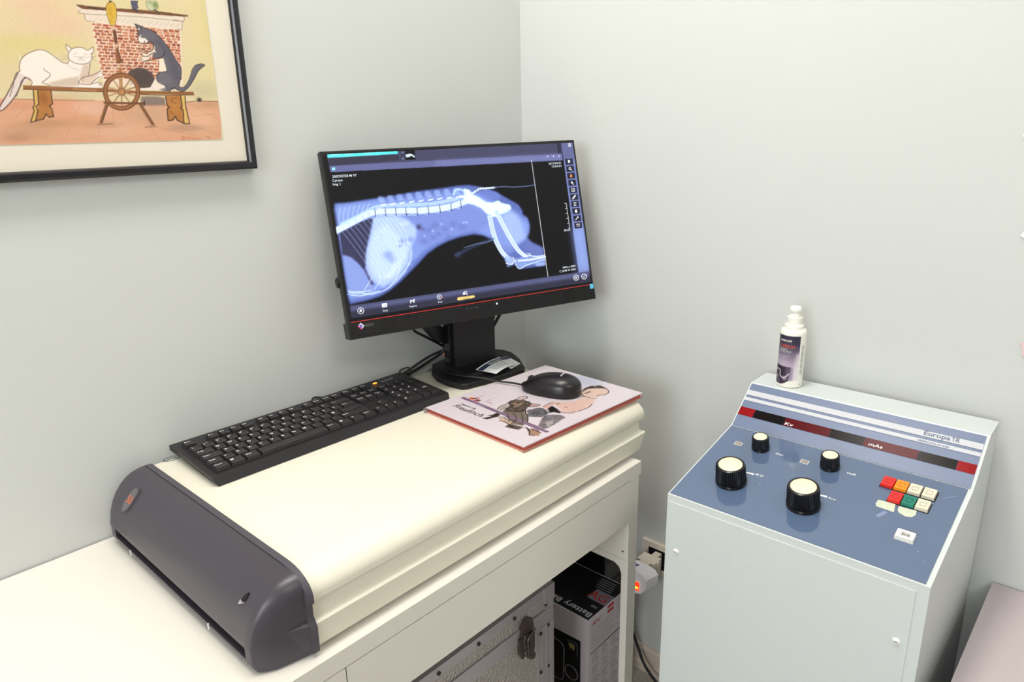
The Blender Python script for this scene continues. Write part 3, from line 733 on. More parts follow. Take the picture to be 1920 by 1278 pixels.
('p',[-2215,2088,-2139,2081,-2142,2055,-2223,2049],(196,100,60),0.9510483987796959,6),
('p',[-2126,2087,-2059,2086,-2065,2054,-2133,2052],(186,84,40),0.8725687864884755,6),
('p',[-2050,2083,-1991,2089,-1995,2050,-2047,2056],(164,72,48),0.8472711545873173,6),
('p',[-1977,2083,-1913,2081,-1911,2055,-1978,2057],(178,78,44),0.8902806029949601,7),
('p',[-1903,2084,-1827,2086,-1841,2053,-1908,2052],(205,118,78),0.7591514987532901,7),
('p',[-1816,2084,-1741,2087,-1747,2049,-1827,2048],(196,100,60),0.9078748821216439,7),
('p',[-1729,2087,-1636,2085,-1634,2060,-1729,2055],(164,72,48),0.9589143189371565,7),
('p',[-1620,2088,-1525,2089,-1529,2056,-1622,2052],(164,72,48),0.9242325916640453,7),
('p',[-1506,2091,-1447,2087,-1455,2057,-1511,2062],(178,78,44),0.9030489434902705,7),
('p',[-1438,2089,-1363,2089,-1360,2056,-1441,2055],(214,140,100),0.7702222723922317,7),
('p',[-1338,2092,-1268,2093,-1279,2062,-1344,2059],(196,100,60),0.8762354194766808,7),
('p',[-1256,2088,-1186,2086,-1187,2049,-1265,2048],(196,100,60),0.8137588204550973,7),
('p',[-1168,2088,-1090,2087,-1099,2052,-1175,2056],(214,140,100),0.9588447174896904,7),
('p',[-1080,2091,-1039,2088,-1049,2052,-1076,2057],(186,84,40),0.8411619820126363,7),
('p',[-2317,2037,-2275,2041,-2282,2011,-2324,2006],(196,100,60),0.9315907344571024,6),
('p',[-2257,2042,-2168,2038,-2173,2009,-2261,2009],(214,140,100),0.9993254683680308,6),
('p',[-2151,2046,-2093,2042,-2100,2006,-2163,2009],(196,100,60),0.8729385629899697,6),
('p',[-2082,2042,-2004,2043,-2015,2013,-2081,2015],(205,118,78),0.8437515124299579,6),
('p',[-1994,2043,-1914,2043,-1922,2004,-2000,2007],(164,72,48),0.9717028184967101,7),
('p',[-1902,2046,-1831,2043,-1838,2017,-1906,2011],(186,84,40),0.8664369291717087,7),
('p',[-1813,2046,-1731,2041,-1732,2007,-1817,2008],(178,78,44),0.8154304292932762,7),
('p',[-1717,2045,-1636,2043,-1640,2008,-1720,2013],(205,118,78),0.9395775568510987,7),
('p',[-1623,2049,-1548,2045,-1554,2007,-1627,2009],(186,84,40),0.9386631528448673,7),
('p',[-1526,2048,-1434,2044,-1432,2013,-1532,2014],(205,118,78),0.8637229246617077,7),
('p',[-1413,2050,-1341,2047,-1345,2010,-1419,2011],(196,100,60),0.8291257127644656,7),
('p',[-1318,2049,-1256,2051,-1265,2017,-1324,2014],(214,140,100),0.8619610726741833,7),
('p',[-1243,2049,-1163,2044,-1174,2014,-1249,2016],(164,72,48),0.8125559844325263,7),
('p',[-1146,2046,-1087,2047,-1092,2014,-1150,2013],(196,100,60),0.9935897904656273,7),
('p',[-2294,1997,-2227,2000,-2225,1966,-2294,1965],(164,72,48),0.9982041371377832,6),
('p',[-2212,1997,-2134,1997,-2140,1973,-2213,1972],(178,78,44),0.803567460519048,6),
('p',[-2118,2002,-2050,2002,-2054,1967,-2125,1972],(178,78,44),0.9848270441794658,6),
('p',[-2030,1996,-1945,1997,-1946,1968,-2035,1967],(205,118,78),0.860610387416313,6),
('p',[-1927,1997,-1855,2000,-1854,1968,-1936,1966],(196,100,60),0.9600106495600771,7),
('p',[-1838,2005,-1772,2004,-1777,1975,-1848,1972],(178,78,44),0.892234755094111,7),
('p',[-1759,2002,-1680,2001,-1684,1971,-1766,1973],(164,72,48),0.8396099558146792,7),
('p',[-1658,2004,-1563,2005,-1577,1966,-1665,1967],(214,140,100),0.9113193829518209,7),
('p',[-1556,2001,-1463,2003,-1466,1967,-1564,1971],(164,72,48),0.8874663484235839,7),
('p',[-1446,2000,-1374,2007,-1378,1970,-1450,1970],(164,72,48),0.92784100130274,7),
('p',[-1360,2001,-1285,2009,-1292,1973,-1368,1975],(164,72,48),0.7500533017134633,7),
('p',[-1273,2005,-1196,2006,-1203,1970,-1271,1969],(196,100,60),0.8603494825572261,7),
('p',[-1185,2009,-1118,2006,-1125,1972,-1185,1970],(164,72,48),0.9489946744428407,7),
('p',[-1103,2008,-1048,2006,-1053,1966,-1107,1972],(164,72,48),0.9947779788554751,7),
('p',[-2309,1959,-2276,1954,-2278,1920,-2316,1925],(214,140,100),0.8546904882072779,6),
('p',[-2253,1958,-2174,1952,-2178,1928,-2259,1928],(164,72,48),0.9552141939639641,6),
('p',[-2154,1954,-2071,1959,-2079,1922,-2166,1924],(205,118,78),0.9049910093062843,6),
('p',[-2056,1959,-1981,1957,-1984,1924,-2061,1924],(214,140,100),0.955691943138074,6),
('p',[-1957,1959,-1897,1959,-1908,1919,-1965,1920],(164,72,48),0.8091933064187233,7),
('p',[-1888,1956,-1822,1962,-1829,1928,-1890,1930],(205,118,78),0.9249050472101558,7),
('p',[-1807,1958,-1727,1960,-1736,1927,-1815,1929],(196,100,60),0.8840811529376218,7),
('p',[-1710,1958,-1658,1957,-1655,1932,-1714,1930],(186,84,40),0.794680526693925,7),
('p',[-1640,1961,-1570,1962,-1571,1929,-1640,1927],(186,84,40),0.7604643135942704,7),
('p',[-1551,1961,-1473,1958,-1473,1927,-1555,1924],(214,140,100),0.9370124054163377,7),
('p',[-1455,1963,-1398,1965,-1404,1930,-1460,1925],(214,140,100),0.8310109871513157,7),
('p',[-1385,1965,-1290,1963,-1297,1934,-1389,1932],(186,84,40),0.8762743001161428,7),
('p',[-1273,1964,-1211,1968,-1218,1932,-1277,1933],(164,72,48),0.9869920874202179,7),
('p',[-1199,1964,-1116,1968,-1125,1929,-1198,1931],(214,140,100),0.9757240658756011,7),
('p',[-1099,1967,-1057,1960,-1061,1931,-1110,1924],(196,100,60),0.7832539442412162,7),
('p',[-2288,1911,-2218,1914,-2226,1880,-2296,1884],(186,84,40),0.7924894605416674,6),
('p',[-2204,1914,-2143,1911,-2153,1877,-2213,1874],(186,84,40),0.8395197898199291,6),
('p',[-2134,1910,-2074,1913,-2076,1876,-2142,1880],(178,78,44),0.9062074424324853,6),
('p',[-2054,1913,-1992,1914,-1997,1887,-2063,1883],(178,78,44),0.7674905514000597,6),
('p',[-1979,1916,-1903,1919,-1910,1888,-1981,1887],(205,118,78),0.9168541575247213,7),
('p',[-1896,1917,-1830,1919,-1837,1883,-1900,1882],(178,78,44),0.8225043045293092,7),
('p',[-1820,1916,-1760,1912,-1767,1882,-1827,1884],(196,100,60),0.9092039546154884,7),
('p',[-1748,1913,-1679,1916,-1685,1888,-1745,1888],(186,84,40),0.8415615438038784,7),
('p',[-1659,1916,-1596,1923,-1609,1884,-1671,1884],(164,72,48),0.8700133076043345,7),
('p',[-1588,1916,-1512,1921,-1520,1889,-1590,1891],(164,72,48),0.9202279098174622,7),
('p',[-1500,1919,-1435,1924,-1440,1888,-1502,1892],(214,140,100),0.7670755132330537,7),
('p',[-1422,1917,-1325,1922,-1326,1890,-1426,1886],(214,140,100),0.9466791906825248,7),
('p',[-1306,1917,-1239,1925,-1245,1896,-1315,1890],(205,118,78),0.9027739211955684,7),
('p',[-1221,1923,-1157,1924,-1160,1894,-1227,1893],(196,100,60),0.9541351976824697,7),
('p',[-1144,1925,-1060,1922,-1061,1888,-1151,1888],(186,84,40),0.8695683562719754,7),
('p',[-2312,1871,-2255,1871,-2265,1836,-2316,1833],(196,100,60),0.7743469979232214,6),
('p',[-2244,1867,-2168,1871,-2175,1833,-2246,1839],(178,78,44),0.803886744548512,6),
('p',[-2156,1873,-2087,1869,-2094,1839,-2164,1842],(164,72,48),0.7996902113514754,6),
('p',[-2078,1866,-2007,1872,-2014,1835,-2080,1836],(205,118,78),0.876857052826284,6),
('p',[-1990,1875,-1910,1874,-1917,1832,-1996,1832],(205,118,78),0.8894580337801283,7),
('p',[-1898,1874,-1820,1876,-1825,1846,-1899,1847],(164,72,48),0.9745926983155347,7),
('p',[-1813,1871,-1739,1877,-1749,1841,-1815,1842],(186,84,40),0.7618840357545928,7),
('p',[-1723,1878,-1645,1873,-1643,1849,-1734,1842],(205,118,78),0.8423579704903846,7),
('p',[-1623,1877,-1558,1877,-1568,1839,-1633,1839],(196,100,60),0.8628982771380037,7),
('p',[-1547,1873,-1460,1875,-1463,1850,-1548,1843],(186,84,40),0.9613716534025682,7),
('p',[-1442,1876,-1342,1880,-1346,1854,-1444,1849],(164,72,48),0.9129884718889121,7),
('p',[-1329,1876,-1262,1878,-1269,1846,-1328,1847],(214,140,100),0.8776544162803226,7),
('p',[-1236,1882,-1173,1877,-1173,1843,-1244,1849],(214,140,100),0.9386544890456973,7),
('p',[-1156,1880,-1070,1880,-1068,1846,-1162,1851],(186,84,40),0.7912391303941745,7),
('p',[-2285,1824,-2221,1826,-2222,1797,-2294,1796],(186,84,40),0.8466461239935905,6),
('p',[-2207,1827,-2140,1827,-2142,1791,-2210,1788],(186,84,40),0.8645468308213449,6),
('p',[-2122,1824,-2044,1825,-2049,1790,-2131,1791],(164,72,48),0.9532570922467749,6),
('p',[-2029,1823,-1956,1830,-1961,1795,-2033,1800],(205,118,78),0.9187603081866031,7),
('p',[-1946,1833,-1879,1829,-1888,1797,-1955,1800],(186,84,40),0.9063128651301,7),
('p',[-1864,1832,-1791,1834,-1791,1799,-1867,1797],(186,84,40),0.8684571090301372,7),
('p',[-1776,1831,-1710,1836,-1717,1798,-1783,1798],(196,100,60),0.8899113782665183,7),
('p',[-1701,1832,-1608,1837,-1613,1798,-1699,1799],(164,72,48),0.904409824089391,7),
('p',[-1598,1829,-1521,1835,-1533,1801,-1598,1804],(178,78,44),0.7693573922757212,7),
('p',[-1510,1833,-1411,1834,-1416,1797,-1516,1797],(196,100,60),0.9371330793030872,7),
('p',[-1400,1837,-1319,1839,-1330,1806,-1406,1800],(186,84,40),0.9949491973260689,7),
('p',[-1300,1840,-1220,1835,-1224,1799,-1311,1803],(164,72,48),0.9132109044230946,7),
('p',[-1212,1835,-1116,1838,-1122,1802,-1218,1805],(205,118,78),0.7688613520666436,7),
('p',[-1096,1843,-1063,1839,-1067,1802,-1106,1807],(205,118,78),0.9676940358969408,7),
('p',[-2306,1784,-2263,1777,-2268,1745,-2313,1749],(178,78,44),0.9481705144566246,6),
('p',[-2250,1778,-2178,1778,-2183,1747,-2252,1749],(186,84,40),0.8152701324291631,6),
('p',[-2166,1779,-2088,1782,-2088,1754,-2169,1746],(164,72,48),0.9060670777996737,6),
('p',[-2071,1787,-1982,1788,-1994,1751,-2079,1752],(186,84,40),0.9647638448230829,7),
('p',[-1971,1784,-1904,1786,-1905,1747,-1982,1752],(196,100,60),0.8063183606681144,7),
('p',[-1890,1782,-1823,1783,-1824,1760,-1889,1757],(178,78,44),0.8055394573304234,7),
('p',[-1810,1784,-1730,1791,-1731,1759,-1817,1752],(205,118,78),0.7854629107500453,7),
('p',[-1720,1785,-1638,1787,-1645,1761,-1723,1755],(214,140,100),0.7564773828698796,7),
('p',[-1624,1790,-1536,1790,-1544,1755,-1637,1757],(196,100,60),0.81241590250688,7),
('p',[-1523,1790,-1463,1791,-1462,1755,-1534,1754],(186,84,40),0.9661385377678402,7),
('p',[-1445,1795,-1345,1792,-1353,1761,-1452,1759],(164,72,48),0.8092385052211563,7),
('p',[-1323,1795,-1239,1792,-1237,1759,-1331,1761],(164,72,48),0.8396962942853715,7),
('p',[-1220,1795,-1152,1801,-1153,1767,-1222,1770],(205,118,78),0.8359034753516915,7),
('p',[-1136,1796,-1069,1797,-1077,1764,-1138,1764],(178,78,44),0.9178729253058745,7),
('p',[-2284,1734,-2219,1739,-2227,1704,-2291,1701],(186,84,40),0.9885202565416068,6),
('p',[-2208,1736,-2139,1738,-2148,1705,-2211,1702],(196,100,60),0.8535818282361319,6),
('p',[-2120,1739,-2040,1742,-2046,1707,-2128,1703],(205,118,78),0.7699536847258167,6),
('p',[-2028,1736,-1948,1741,-1952,1711,-2028,1710],(164,72,48),0.9288957854653813,7),
('p',[-1932,1741,-1864,1746,-1865,1713,-1944,1714],(186,84,40),0.8471483562375157,7),
('p',[-1849,1747,-1754,1746,-1767,1715,-1850,1714],(178,78,44),0.8432688659296872,7),
('p',[-1742,1744,-1673,1745,-1676,1711,-1749,1709],(214,140,100),0.8011166870197595,7),
('p',[-1650,1751,-1562,1749,-1565,1719,-1661,1719],(205,118,78),0.7547616759359207,7),
('p',[-1546,1751,-1447,1754,-1458,1719,-1547,1717],(214,140,100),0.8307545097785516,7),
('p',[-1436,1750,-1349,1754,-1362,1715,-1442,1714],(178,78,44),0.9555275987065043,7),
('p',[-1339,1753,-1267,1755,-1265,1726,-1343,1720],(196,100,60),0.8800986302838402,7),
('p',[-1245,1753,-1175,1750,-1179,1726,-1253,1719],(178,78,44),0.8930686815182414,7),
('p',[-1157,1756,-1068,1758,-1076,1727,-1161,1726],(205,118,78),0.8202807957870812,7),
('p',[-2310,1694,-2254,1693,-2259,1654,-2313,1655],(205,118,78),0.7987058045306202,6),
('p',[-2243,1691,-2167,1690,-2170,1663,-2251,1661],(186,84,40),0.7955856720715611,6),
('p',[-2155,1691,-2098,1692,-2103,1667,-2160,1669],(186,84,40),0.8806314933787887,6),
('p',[-2079,1697,-2006,1695,-2015,1663,-2091,1665],(205,118,78),0.9452662060193256,7),
('p',[-1988,1699,-1919,1696,-1925,1670,-1994,1669],(205,118,78),0.8818360771011027,7),
('p',[-1906,1700,-1827,1696,-1832,1669,-1907,1663],(164,72,48),0.8207136646997396,7),
('p',[-1810,1704,-1747,1704,-1747,1667,-1815,1661],(178,78,44),0.991651301312134,7),
('p',[-1727,1702,-1665,1702,-1665,1669,-1732,1670],(186,84,40),0.9116629615676115,7),
('p',[-1645,1705,-1554,1703,-1564,1674,-1651,1669],(164,72,48),0.8437009520716006,7),
('p',[-1549,1706,-1466,1707,-1468,1677,-1551,1676],(186,84,40),0.8060794974497635,7),
('p',[-1448,1708,-1370,1713,-1377,1672,-1450,1667],(164,72,48),0.8492137821364089,7),
('p',[-1355,1706,-1284,1714,-1288,1680,-1362,1679],(214,140,100),0.9994602730211162,7),
('p',[-1266,1715,-1181,1712,-1183,1679,-1270,1679],(205,118,78),0.7773417460382774,7),
('p',[-1157,1709,-1090,1712,-1094,1676,-1164,1674],(196,100,60),0.9648035521805124,7),
('p',[-2287,1650,-2220,1647,-2227,1619,-2290,1617],(186,84,40),0.8435771294081074,6),
('p',[-2205,1650,-2144,1648,-2148,1619,-2218,1612],(205,118,78),0.8630423093932361,6),
('p',[-2128,1649,-2056,1649,-2061,1625,-2133,1621],(164,72,48),0.8656362287467035,7),
('p',[-2032,1656,-1953,1655,-1954,1626,-2043,1622],(178,78,44),0.8496172927925028,7),
('p',[-1936,1657,-1858,1653,-1855,1626,-1944,1617],(164,72,48),0.8158556944378854,7),
('p',[-1836,1653,-1770,1659,-1775,1625,-1844,1618],(186,84,40),0.7686856947776458,7),
('p',[-1759,1659,-1681,1657,-1685,1628,-1760,1627],(164,72,48),0.9787481252661109,7),
('p',[-1669,1659,-1611,1657,-1613,1629,-1672,1627],(178,78,44),0.9671465865205816,7),
('p',[-1588,1660,-1514,1660,-1525,1625,-1599,1626],(164,72,48),0.8509785991117741,7),
('p',[-1495,1663,-1430,1664,-1428,1635,-1499,1636],(196,100,60),0.8918142181638016,7),
('p',[-1411,1669,-1347,1664,-1345,1628,-1417,1629],(196,100,60),0.778917018244283,7),
('p',[-1327,1667,-1225,1670,-1230,1634,-1328,1635],(186,84,40),0.7687451741560245,7),
('p',[-1208,1671,-1134,1668,-1131,1643,-1216,1639],(196,100,60),0.8020797139484868,7),
('p',[-1113,1671,-1077,1669,-1083,1634,-1112,1637],(186,84,40),0.8144831019486565,7),
('p',[-2312,1604,-2254,1608,-2264,1568,-2313,1572],(205,118,78),0.8980441117141293,6),
('p',[-2236,1604,-2164,1604,-2167,1575,-2246,1573],(164,72,48),0.9883859266833039,6),
('p',[-2146,1608,-2093,1608,-2098,1580,-2157,1578],(214,140,100),0.7993035929310883,6),
('p',[-2079,1607,-2027,1607,-2034,1575,-2088,1581],(178,78,44),0.8147666709282659,7),
('p',[-2008,1609,-1942,1611,-1954,1578,-2012,1577],(186,84,40),0.8678622133359888,7),
('p',[-1931,1609,-1843,1617,-1855,1577,-1936,1572],(164,72,48),0.9104307575180952,7),
('p',[-1839,1609,-1763,1612,-1767,1585,-1837,1584],(196,100,60),0.8787541461429741,7),
('p',[-1747,1614,-1654,1616,-1651,1586,-1748,1583],(178,78,44),0.7717845326137569,7),
('p',[-1635,1617,-1536,1621,-1543,1588,-1633,1589],(164,72,48),0.7934523128576224,7),
('p',[-1525,1619,-1440,1624,-1446,1588,-1530,1584],(186,84,40),0.9965949794126054,7),
('p',[-1425,1625,-1357,1619,-1357,1591,-1431,1586],(196,100,60),0.9982395928736156,7),
('p',[-1339,1625,-1234,1626,-1240,1586,-1344,1587],(205,118,78),0.9851174760884955,7),
('p',[-1224,1626,-1137,1624,-1143,1599,-1228,1590],(186,84,40),0.7937175075848075,7),
('p',[-1116,1631,-1089,1623,-1095,1592,-1129,1598],(186,84,40),0.9956494825998043,7),
('p',[-2282,1558,-2207,1560,-2208,1531,-2285,1531],(186,84,40),0.8878534402293996,6),
('p',[-2189,1562,-2114,1565,-2122,1532,-2199,1528],(214,140,100),0.9813496218474728,6),
('p',[-2099,1566,-2035,1567,-2041,1534,-2102,1532],(196,100,60),0.9391130479655507,7),
('p',[-2018,1568,-1928,1566,-1934,1534,-2025,1538],(214,140,100),0.8243713789939466,7),
('p',[-1919,1563,-1827,1569,-1832,1534,-1918,1534],(178,78,44),0.826827497872524,7),
('p',[-1811,1567,-1738,1570,-1747,1546,-1813,1543],(164,72,48),0.8151239840009149,7),
('p',[-1722,1573,-1643,1572,-1650,1541,-1732,1540],(196,100,60),0.845076560349707,7),
('p',[-1628,1572,-1538,1576,-1545,1546,-1635,1542],(164,72,48),0.9652389447190892,7),
('p',[-1527,1578,-1432,1575,-1431,1544,-1526,1547],(205,118,78),0.9435113761055772,7),
('p',[-1410,1577,-1336,1583,-1350,1543,-1416,1545],(214,140,100),0.8240281506097106,7),
('p',[-1323,1578,-1225,1582,-1228,1542,-1329,1545],(214,140,100),0.8843929613174025,7),
('p',[-1213,1579,-1122,1583,-1129,1559,-1215,1555],(164,72,48),0.8745235177358726,7),
('p',[-1115,1589,-1086,1585,-1095,1544,-1116,1551],(186,84,40),0.8207907623420587,7),
('p',[-2306,1516,-2243,1513,-2244,1488,-2310,1486],(196,100,60),0.9364348713863766,6),
('p',[-2231,1512,-2168,1518,-2179,1486,-2238,1484],(196,100,60),0.7942625026213697,6),
('p',[-2156,1521,-2089,1523,-2093,1494,-2159,1490],(205,118,78),0.9290776704268962,7),
('p',[-2073,1523,-2021,1519,-2019,1493,-2085,1495],(196,100,60),0.9502569822009906,7),
('p',[-2000,1525,-1927,1524,-1935,1486,-2007,1485],(178,78,44),0.811503497250221,7),
('p',[-1918,1520,-1835,1523,-1843,1492,-1924,1490],(214,140,100),0.9487905790521592,7),
('p',[-1820,1524,-1750,1532,-1757,1492,-1826,1490],(164,72,48),0.9901968027786975,7),
('p',[-1732,1529,-1666,1530,-1667,1497,-1741,1493],(205,118,78),0.8739875544396716,7),
('p',[-1651,1533,-1589,1535,-1593,1503,-1655,1495],(214,140,100),0.8966791931169942,7),
('p',[-1571,1532,-1485,1530,-1488,1501,-1581,1496],(196,100,60),0.9137258510697983,7),
('p',[-1464,1538,-1397,1537,-1400,1508,-1473,1505],(186,84,40),0.8666666331059217,7),
('p',[-1377,1532,-1297,1541,-1309,1505,-1387,1498],(178,78,44),0.8857240089084752,7),
('p',[-1289,1541,-1212,1543,-1214,1507,-1288,1508],(164,72,48),0.8500309192398646,7),
('p',[-1192,1542,-1111,1540,-1117,1514,-1201,1508],(186,84,40),0.7781833012681401,7),
('p',[-2283,1467,-2202,1475,-2207,1434,-2286,1437],(178,78,44),0.8579633447195076,6),
('p',[-2190,1476,-2103,1473,-2104,1444,-2199,1439],(178,78,44),0.8157953430069128,6),
('p',[-2085,1478,-2010,1481,-2011,1443,-2097,1438],(205,118,78),0.7967188566581621,7),
('p',[-1990,1476,-1896,1484,-1901,1450,-1997,1453],(186,84,40),0.8174648260845156,7),
('p',[-1879,1483,-1788,1480,-1793,1450,-1884,1451],(196,100,60),0.8649856590736315,7),
('p',[-1770,1480,-1693,1489,-1696,1448,-1778,1449],(205,118,78),0.9840948683271,7),
('p',[-1678,1488,-1603,1492,-1612,1453,-1680,1453],(196,100,60),0.7630338449816384,7),
('p',[-1584,1486,-1524,1491,-1532,1454,-1588,1458],(186,84,40),0.9470049119260486,7),
('p',[-1513,1486,-1420,1490,-1418,1463,-1510,1462],(214,140,100),0.8592561009458974,7),
('p',[-1399,1493,-1313,1498,-1318,1468,-1402,1460],(196,100,60),0.9368825301963601,7),
('p',[-1298,1495,-1226,1498,-1233,1471,-1297,1463],(186,84,40),0.8109444084830768,7),
('p',[-1203,1501,-1146,1496,-1148,1457,-1217,1462],(186,84,40),0.9303627037960652,7),
('p',[-1130,1497,-1101,1500,-1100,1462,-1129,1469],(178,78,44),0.9931923178947494,7),
('p',[-2502,2447,-2246,2447,-1563,2451,-852,2448,-922,2386,-964,2238,-1068,2219,-1597,2241,-2157,2243,-2394,2237,-2398,2327,-2457,2332],(232,222,200),1,0),
('p',[-1547,1199,-1409,1178,-1439,1064,-1808,1083,-1789,1195],(150,135,120),0.3,23),
('s',[-2449,2379,-2447,2333,-2014,2346],6,(130,100,80),0.8,1),
('s',[-2398,2327,-2393,2243,-2283,2232],6,(130,100,80),0.8,1),
('s',[-917,2420,-946,2355,-1093,2364],7,(130,100,80),0.8,1),
('s',[-957,2350,-989,2231,-1054,2231],7,(130,100,80),0.8,1),
('s',[-2014,2346,-1578,2360,-952,2350],6,(130,100,80),0.8,1),
('s',[-2279,2257,-2202,2319],4,(190,150,120),0.7,1),
('s',[-2205,2257,-2128,2319],4,(190,150,120),0.7,1),
('s',[-2130,2258,-2052,2318],4,(190,150,120),0.7,1),
('s',[-2054,2258,-1976,2318],4,(190,150,120),0.7,1),
('s',[-1978,2258,-1900,2318],4,(190,150,120),0.7,1),
('s',[-1901,2258,-1822,2318],4,(190,150,120),0.7,1),
('s',[-1823,2259,-1744,2317],4,(190,150,120),0.7,1),
('s',[-1745,2259,-1665,2317],4,(190,150,120),0.7,1),
('s',[-1665,2259,-1585,2317],4,(190,150,120),0.7,1),
('s',[-1585,2260,-1504,2317],4,(190,150,120),0.7,1),
('s',[-1504,2260,-1422,2316],5,(190,150,120),0.7,1),
('s',[-1422,2260,-1340,2316],5,(190,150,120),0.7,1),
('s',[-1339,2261,-1256,2316],5,(190,150,120),0.7,1),
('s',[-1256,2261,-1172,2315],5,(190,150,120),0.7,1),
('s',[-1171,2261,-1087,2315],5,(190,150,120),0.7,1),
('s',[-1086,2261,-1001,2315],5,(190,150,120),0.7,1),
('p',[-2502,2447,-2437,2448,-2226,2445,-1912,2451,-1561,2464,-1242,2466,-851,2452,-847,2435,-916,2424,-1343,2414,-1703,2408,-2088,2405,-2416,2394,-2462,2418],(126,78,44),1,4),
('s',[-2331,2424,-2128,2414],17,(70,44,36),0.8,1),
('s',[-1244,2451,-938,2440],11,(90,54,36),0.7,1),
('p',[-1718,2579,-1602,2591,-1621,2530,-1612,2489,-1663,2446,-1710,2458,-1715,2516],(84,88,108),1,7),
('s',[-1684,2456,-1632,2436],18,(50,46,56),0.9,1),
('p',[-1482,2603,-1333,2619,-1310,2546,-1354,2484,-1448,2466,-1496,2517],(206,214,168),1,7),
('b',[-1354,2552],41,50,(110,140,70),0.8),
('b',[-1429,2583],36,31,(150,168,110),0.7),
('s',[-1378,2482,-1309,2449],16,(60,50,56),0.9,1),
('s',[-1482,2603,-1485,2518,-1447,2471,-1354,2488,-1312,2546,-1338,2618],6,(90,90,70),0.8,1),
('p',[-3327,1742,-3330,1654,-3221,1748,-3082,1801,-2991,1787,-2891,1707,-2824,1650,-2759,1633,-2710,1686,-2721,1737,-2708,1778,-2722,1813,-2725,1868,-2709,1899,-2679,1861,-2647,1845,-2539,1865,-2444,1832,-2364,1879,-2373,1818,-2402,1783,-2406,1712,-2439,1653,-2481,1474,-2307,1554,-2290,1528,-2304,1475,-2407,1397,-2328,1367,-2332,1314,-2423,1301,-2831,1286,-3002,1307,-3045,1336,-3265,1315,-3255,1370,-3301,1419,-3388,1346,-3460,1205,-3489,1167,-3557,1166,-3470,1364,-3446,1443,-3371,1505,-3357,1604],(246,240,226),1,2),
('p',[-3051,1356,-2806,1426,-2620,1463,-2659,1358,-2624,1327,-3001,1312],(206,186,160),0.8,20),
('p',[-2542,1622,-2440,1648,-2483,1479,-2606,1370,-2620,1463],(208,184,156),0.7,21),
('p',[-2579,1465,-2309,1538,-2464,1363,-2628,1359],(216,190,160),0.6,15),
('p',[-3398,1484,-3257,1410,-3395,1306,-3476,1165,-3691,974,-3712,1004,-3555,1223],(228,216,206),1,6),
('s',[-3371,1505,-3363,1574,-3330,1654,-3263,1722,-3171,1771,-3082,1801,-3009,1792,-2941,1750,-2874,1693,-2815,1645,-2754,1633,-2722,1675],6,(88,62,58),0.95,1),
('s',[-3371,1505,-3434,1458,-3464,1384,-3491,1304,-3557,1166],6,(88,62,58),0.95,1),
('s',[-3310,1418,-3373,1377,-3409,1306,-3476,1167],6,(88,62,58),0.95,1),
('s',[-3328,1423,-3277,1400,-3249,1361,-3274,1315],6,(88,62,58),0.95,1),
('s',[-3067,1553,-3058,1523,-3007,1490,-3010,1449,-3060,1407,-3126,1359,-3072,1344,-3029,1316],6,(88,62,58),0.95,1),
('s',[-2648,1842,-2702,1788,-2719,1737,-2710,1686,-2657,1648,-2580,1631,-2487,1646,-2435,1679,-2404,1723,-2401,1785],6,(88,62,58),0.95,1),
('s',[-2710,1798,-2724,1838,-2716,1897,-2688,1865,-2647,1845,-2569,1866,-2500,1860,-2442,1832,-2362,1879,-2375,1807,-2410,1783],6,(88,62,58),0.95,1),
('s',[-2439,1658,-2465,1563,-2491,1473,-2410,1497,-2318,1548],6,(88,62,58),0.95,1),
('s',[-2491,1473,-2583,1444,-2645,1379,-2629,1357,-2518,1351,-2432,1370,-2367,1382,-2334,1365,-2373,1350],6,(88,62,58),0.95,1),
('s',[-2653,1389,-2643,1358],6,(88,62,58),0.95,1),
('s',[-2474,1368,-2401,1429,-2343,1463],6,(88,62,58),0.95,1),
('s',[-2643,1766,-2598,1786],4,(120,80,70),0.85,1),
('s',[-2504,1777,-2457,1767],4,(120,80,70),0.85,1),
('s',[-2600,1692,-2570,1688,-2558,1709,-2530,1687,-2511,1691],4,(120,80,70),0.85,1),
('s',[-2583,1729,-2557,1717,-2530,1731],4,(120,80,70),0.85,1),
('s',[-2756,1623,-2699,1579,-2615,1546],4,(120,80,70),0.85,1),
('s',[-2827,1685,-2727,1701],4,(120,80,70),0.85,1),
('s',[-2800,1732,-2726,1734],4,(120,80,70),0.85,1),
('s',[-2395,1734,-2345,1752],4,(120,80,70),0.85,1),
('s',[-2397,1718,-2366,1693],4,(120,80,70),0.85,1),
('s',[-2379,1734,-2643,1731],4,(120,80,70),0.85,1),
('s',[-2321,1559,-2289,1534,-2319,1511],4,(88,62,58),0.9,1),
('s',[-2293,1512,-2304,1475,-2333,1463],4,(88,62,58),0.9,1),
('s',[-2339,1367,-2327,1341,-2364,1340],4,(88,62,58),0.9,1),
('s',[-2341,1324,-2340,1298,-2371,1302],4,(88,62,58),0.9,1),
('s',[-3398,1484,-3577,1203,-3698,1033,-3716,974,-3651,1000,-3494,1165,-3391,1326,-3329,1418,-3260,1390],10,(88,62,58),0.9,1),
('p',[-3372,1311,-2886,1304,-2319,1297,-1777,1273,-942,1275,-933,1233,-1389,1229,-1784,1228,-2326,1254,-2934,1257,-3376,1263],(160,98,46),1,4),
('s',[-3376,1263,-2934,1255,-2327,1250],8,(80,48,28),0.9,1),
('s',[-1785,1224,-1391,1220,-936,1233],9,(80,48,28),0.9,1),
('s',[-3367,1311,-2886,1308,-2319,1297],6,(110,66,36),0.8,1),
('s',[-1777,1273,-942,1273],7,(110,66,36),0.8,1),
('s',[-2732,1283,-2429,1265],17,(208,160,84),0.6,1),
('p',[-3255,1250,-3198,1251,-3230,1048,-3296,843,-3367,818,-3292,1016],(226,186,84),1,0),
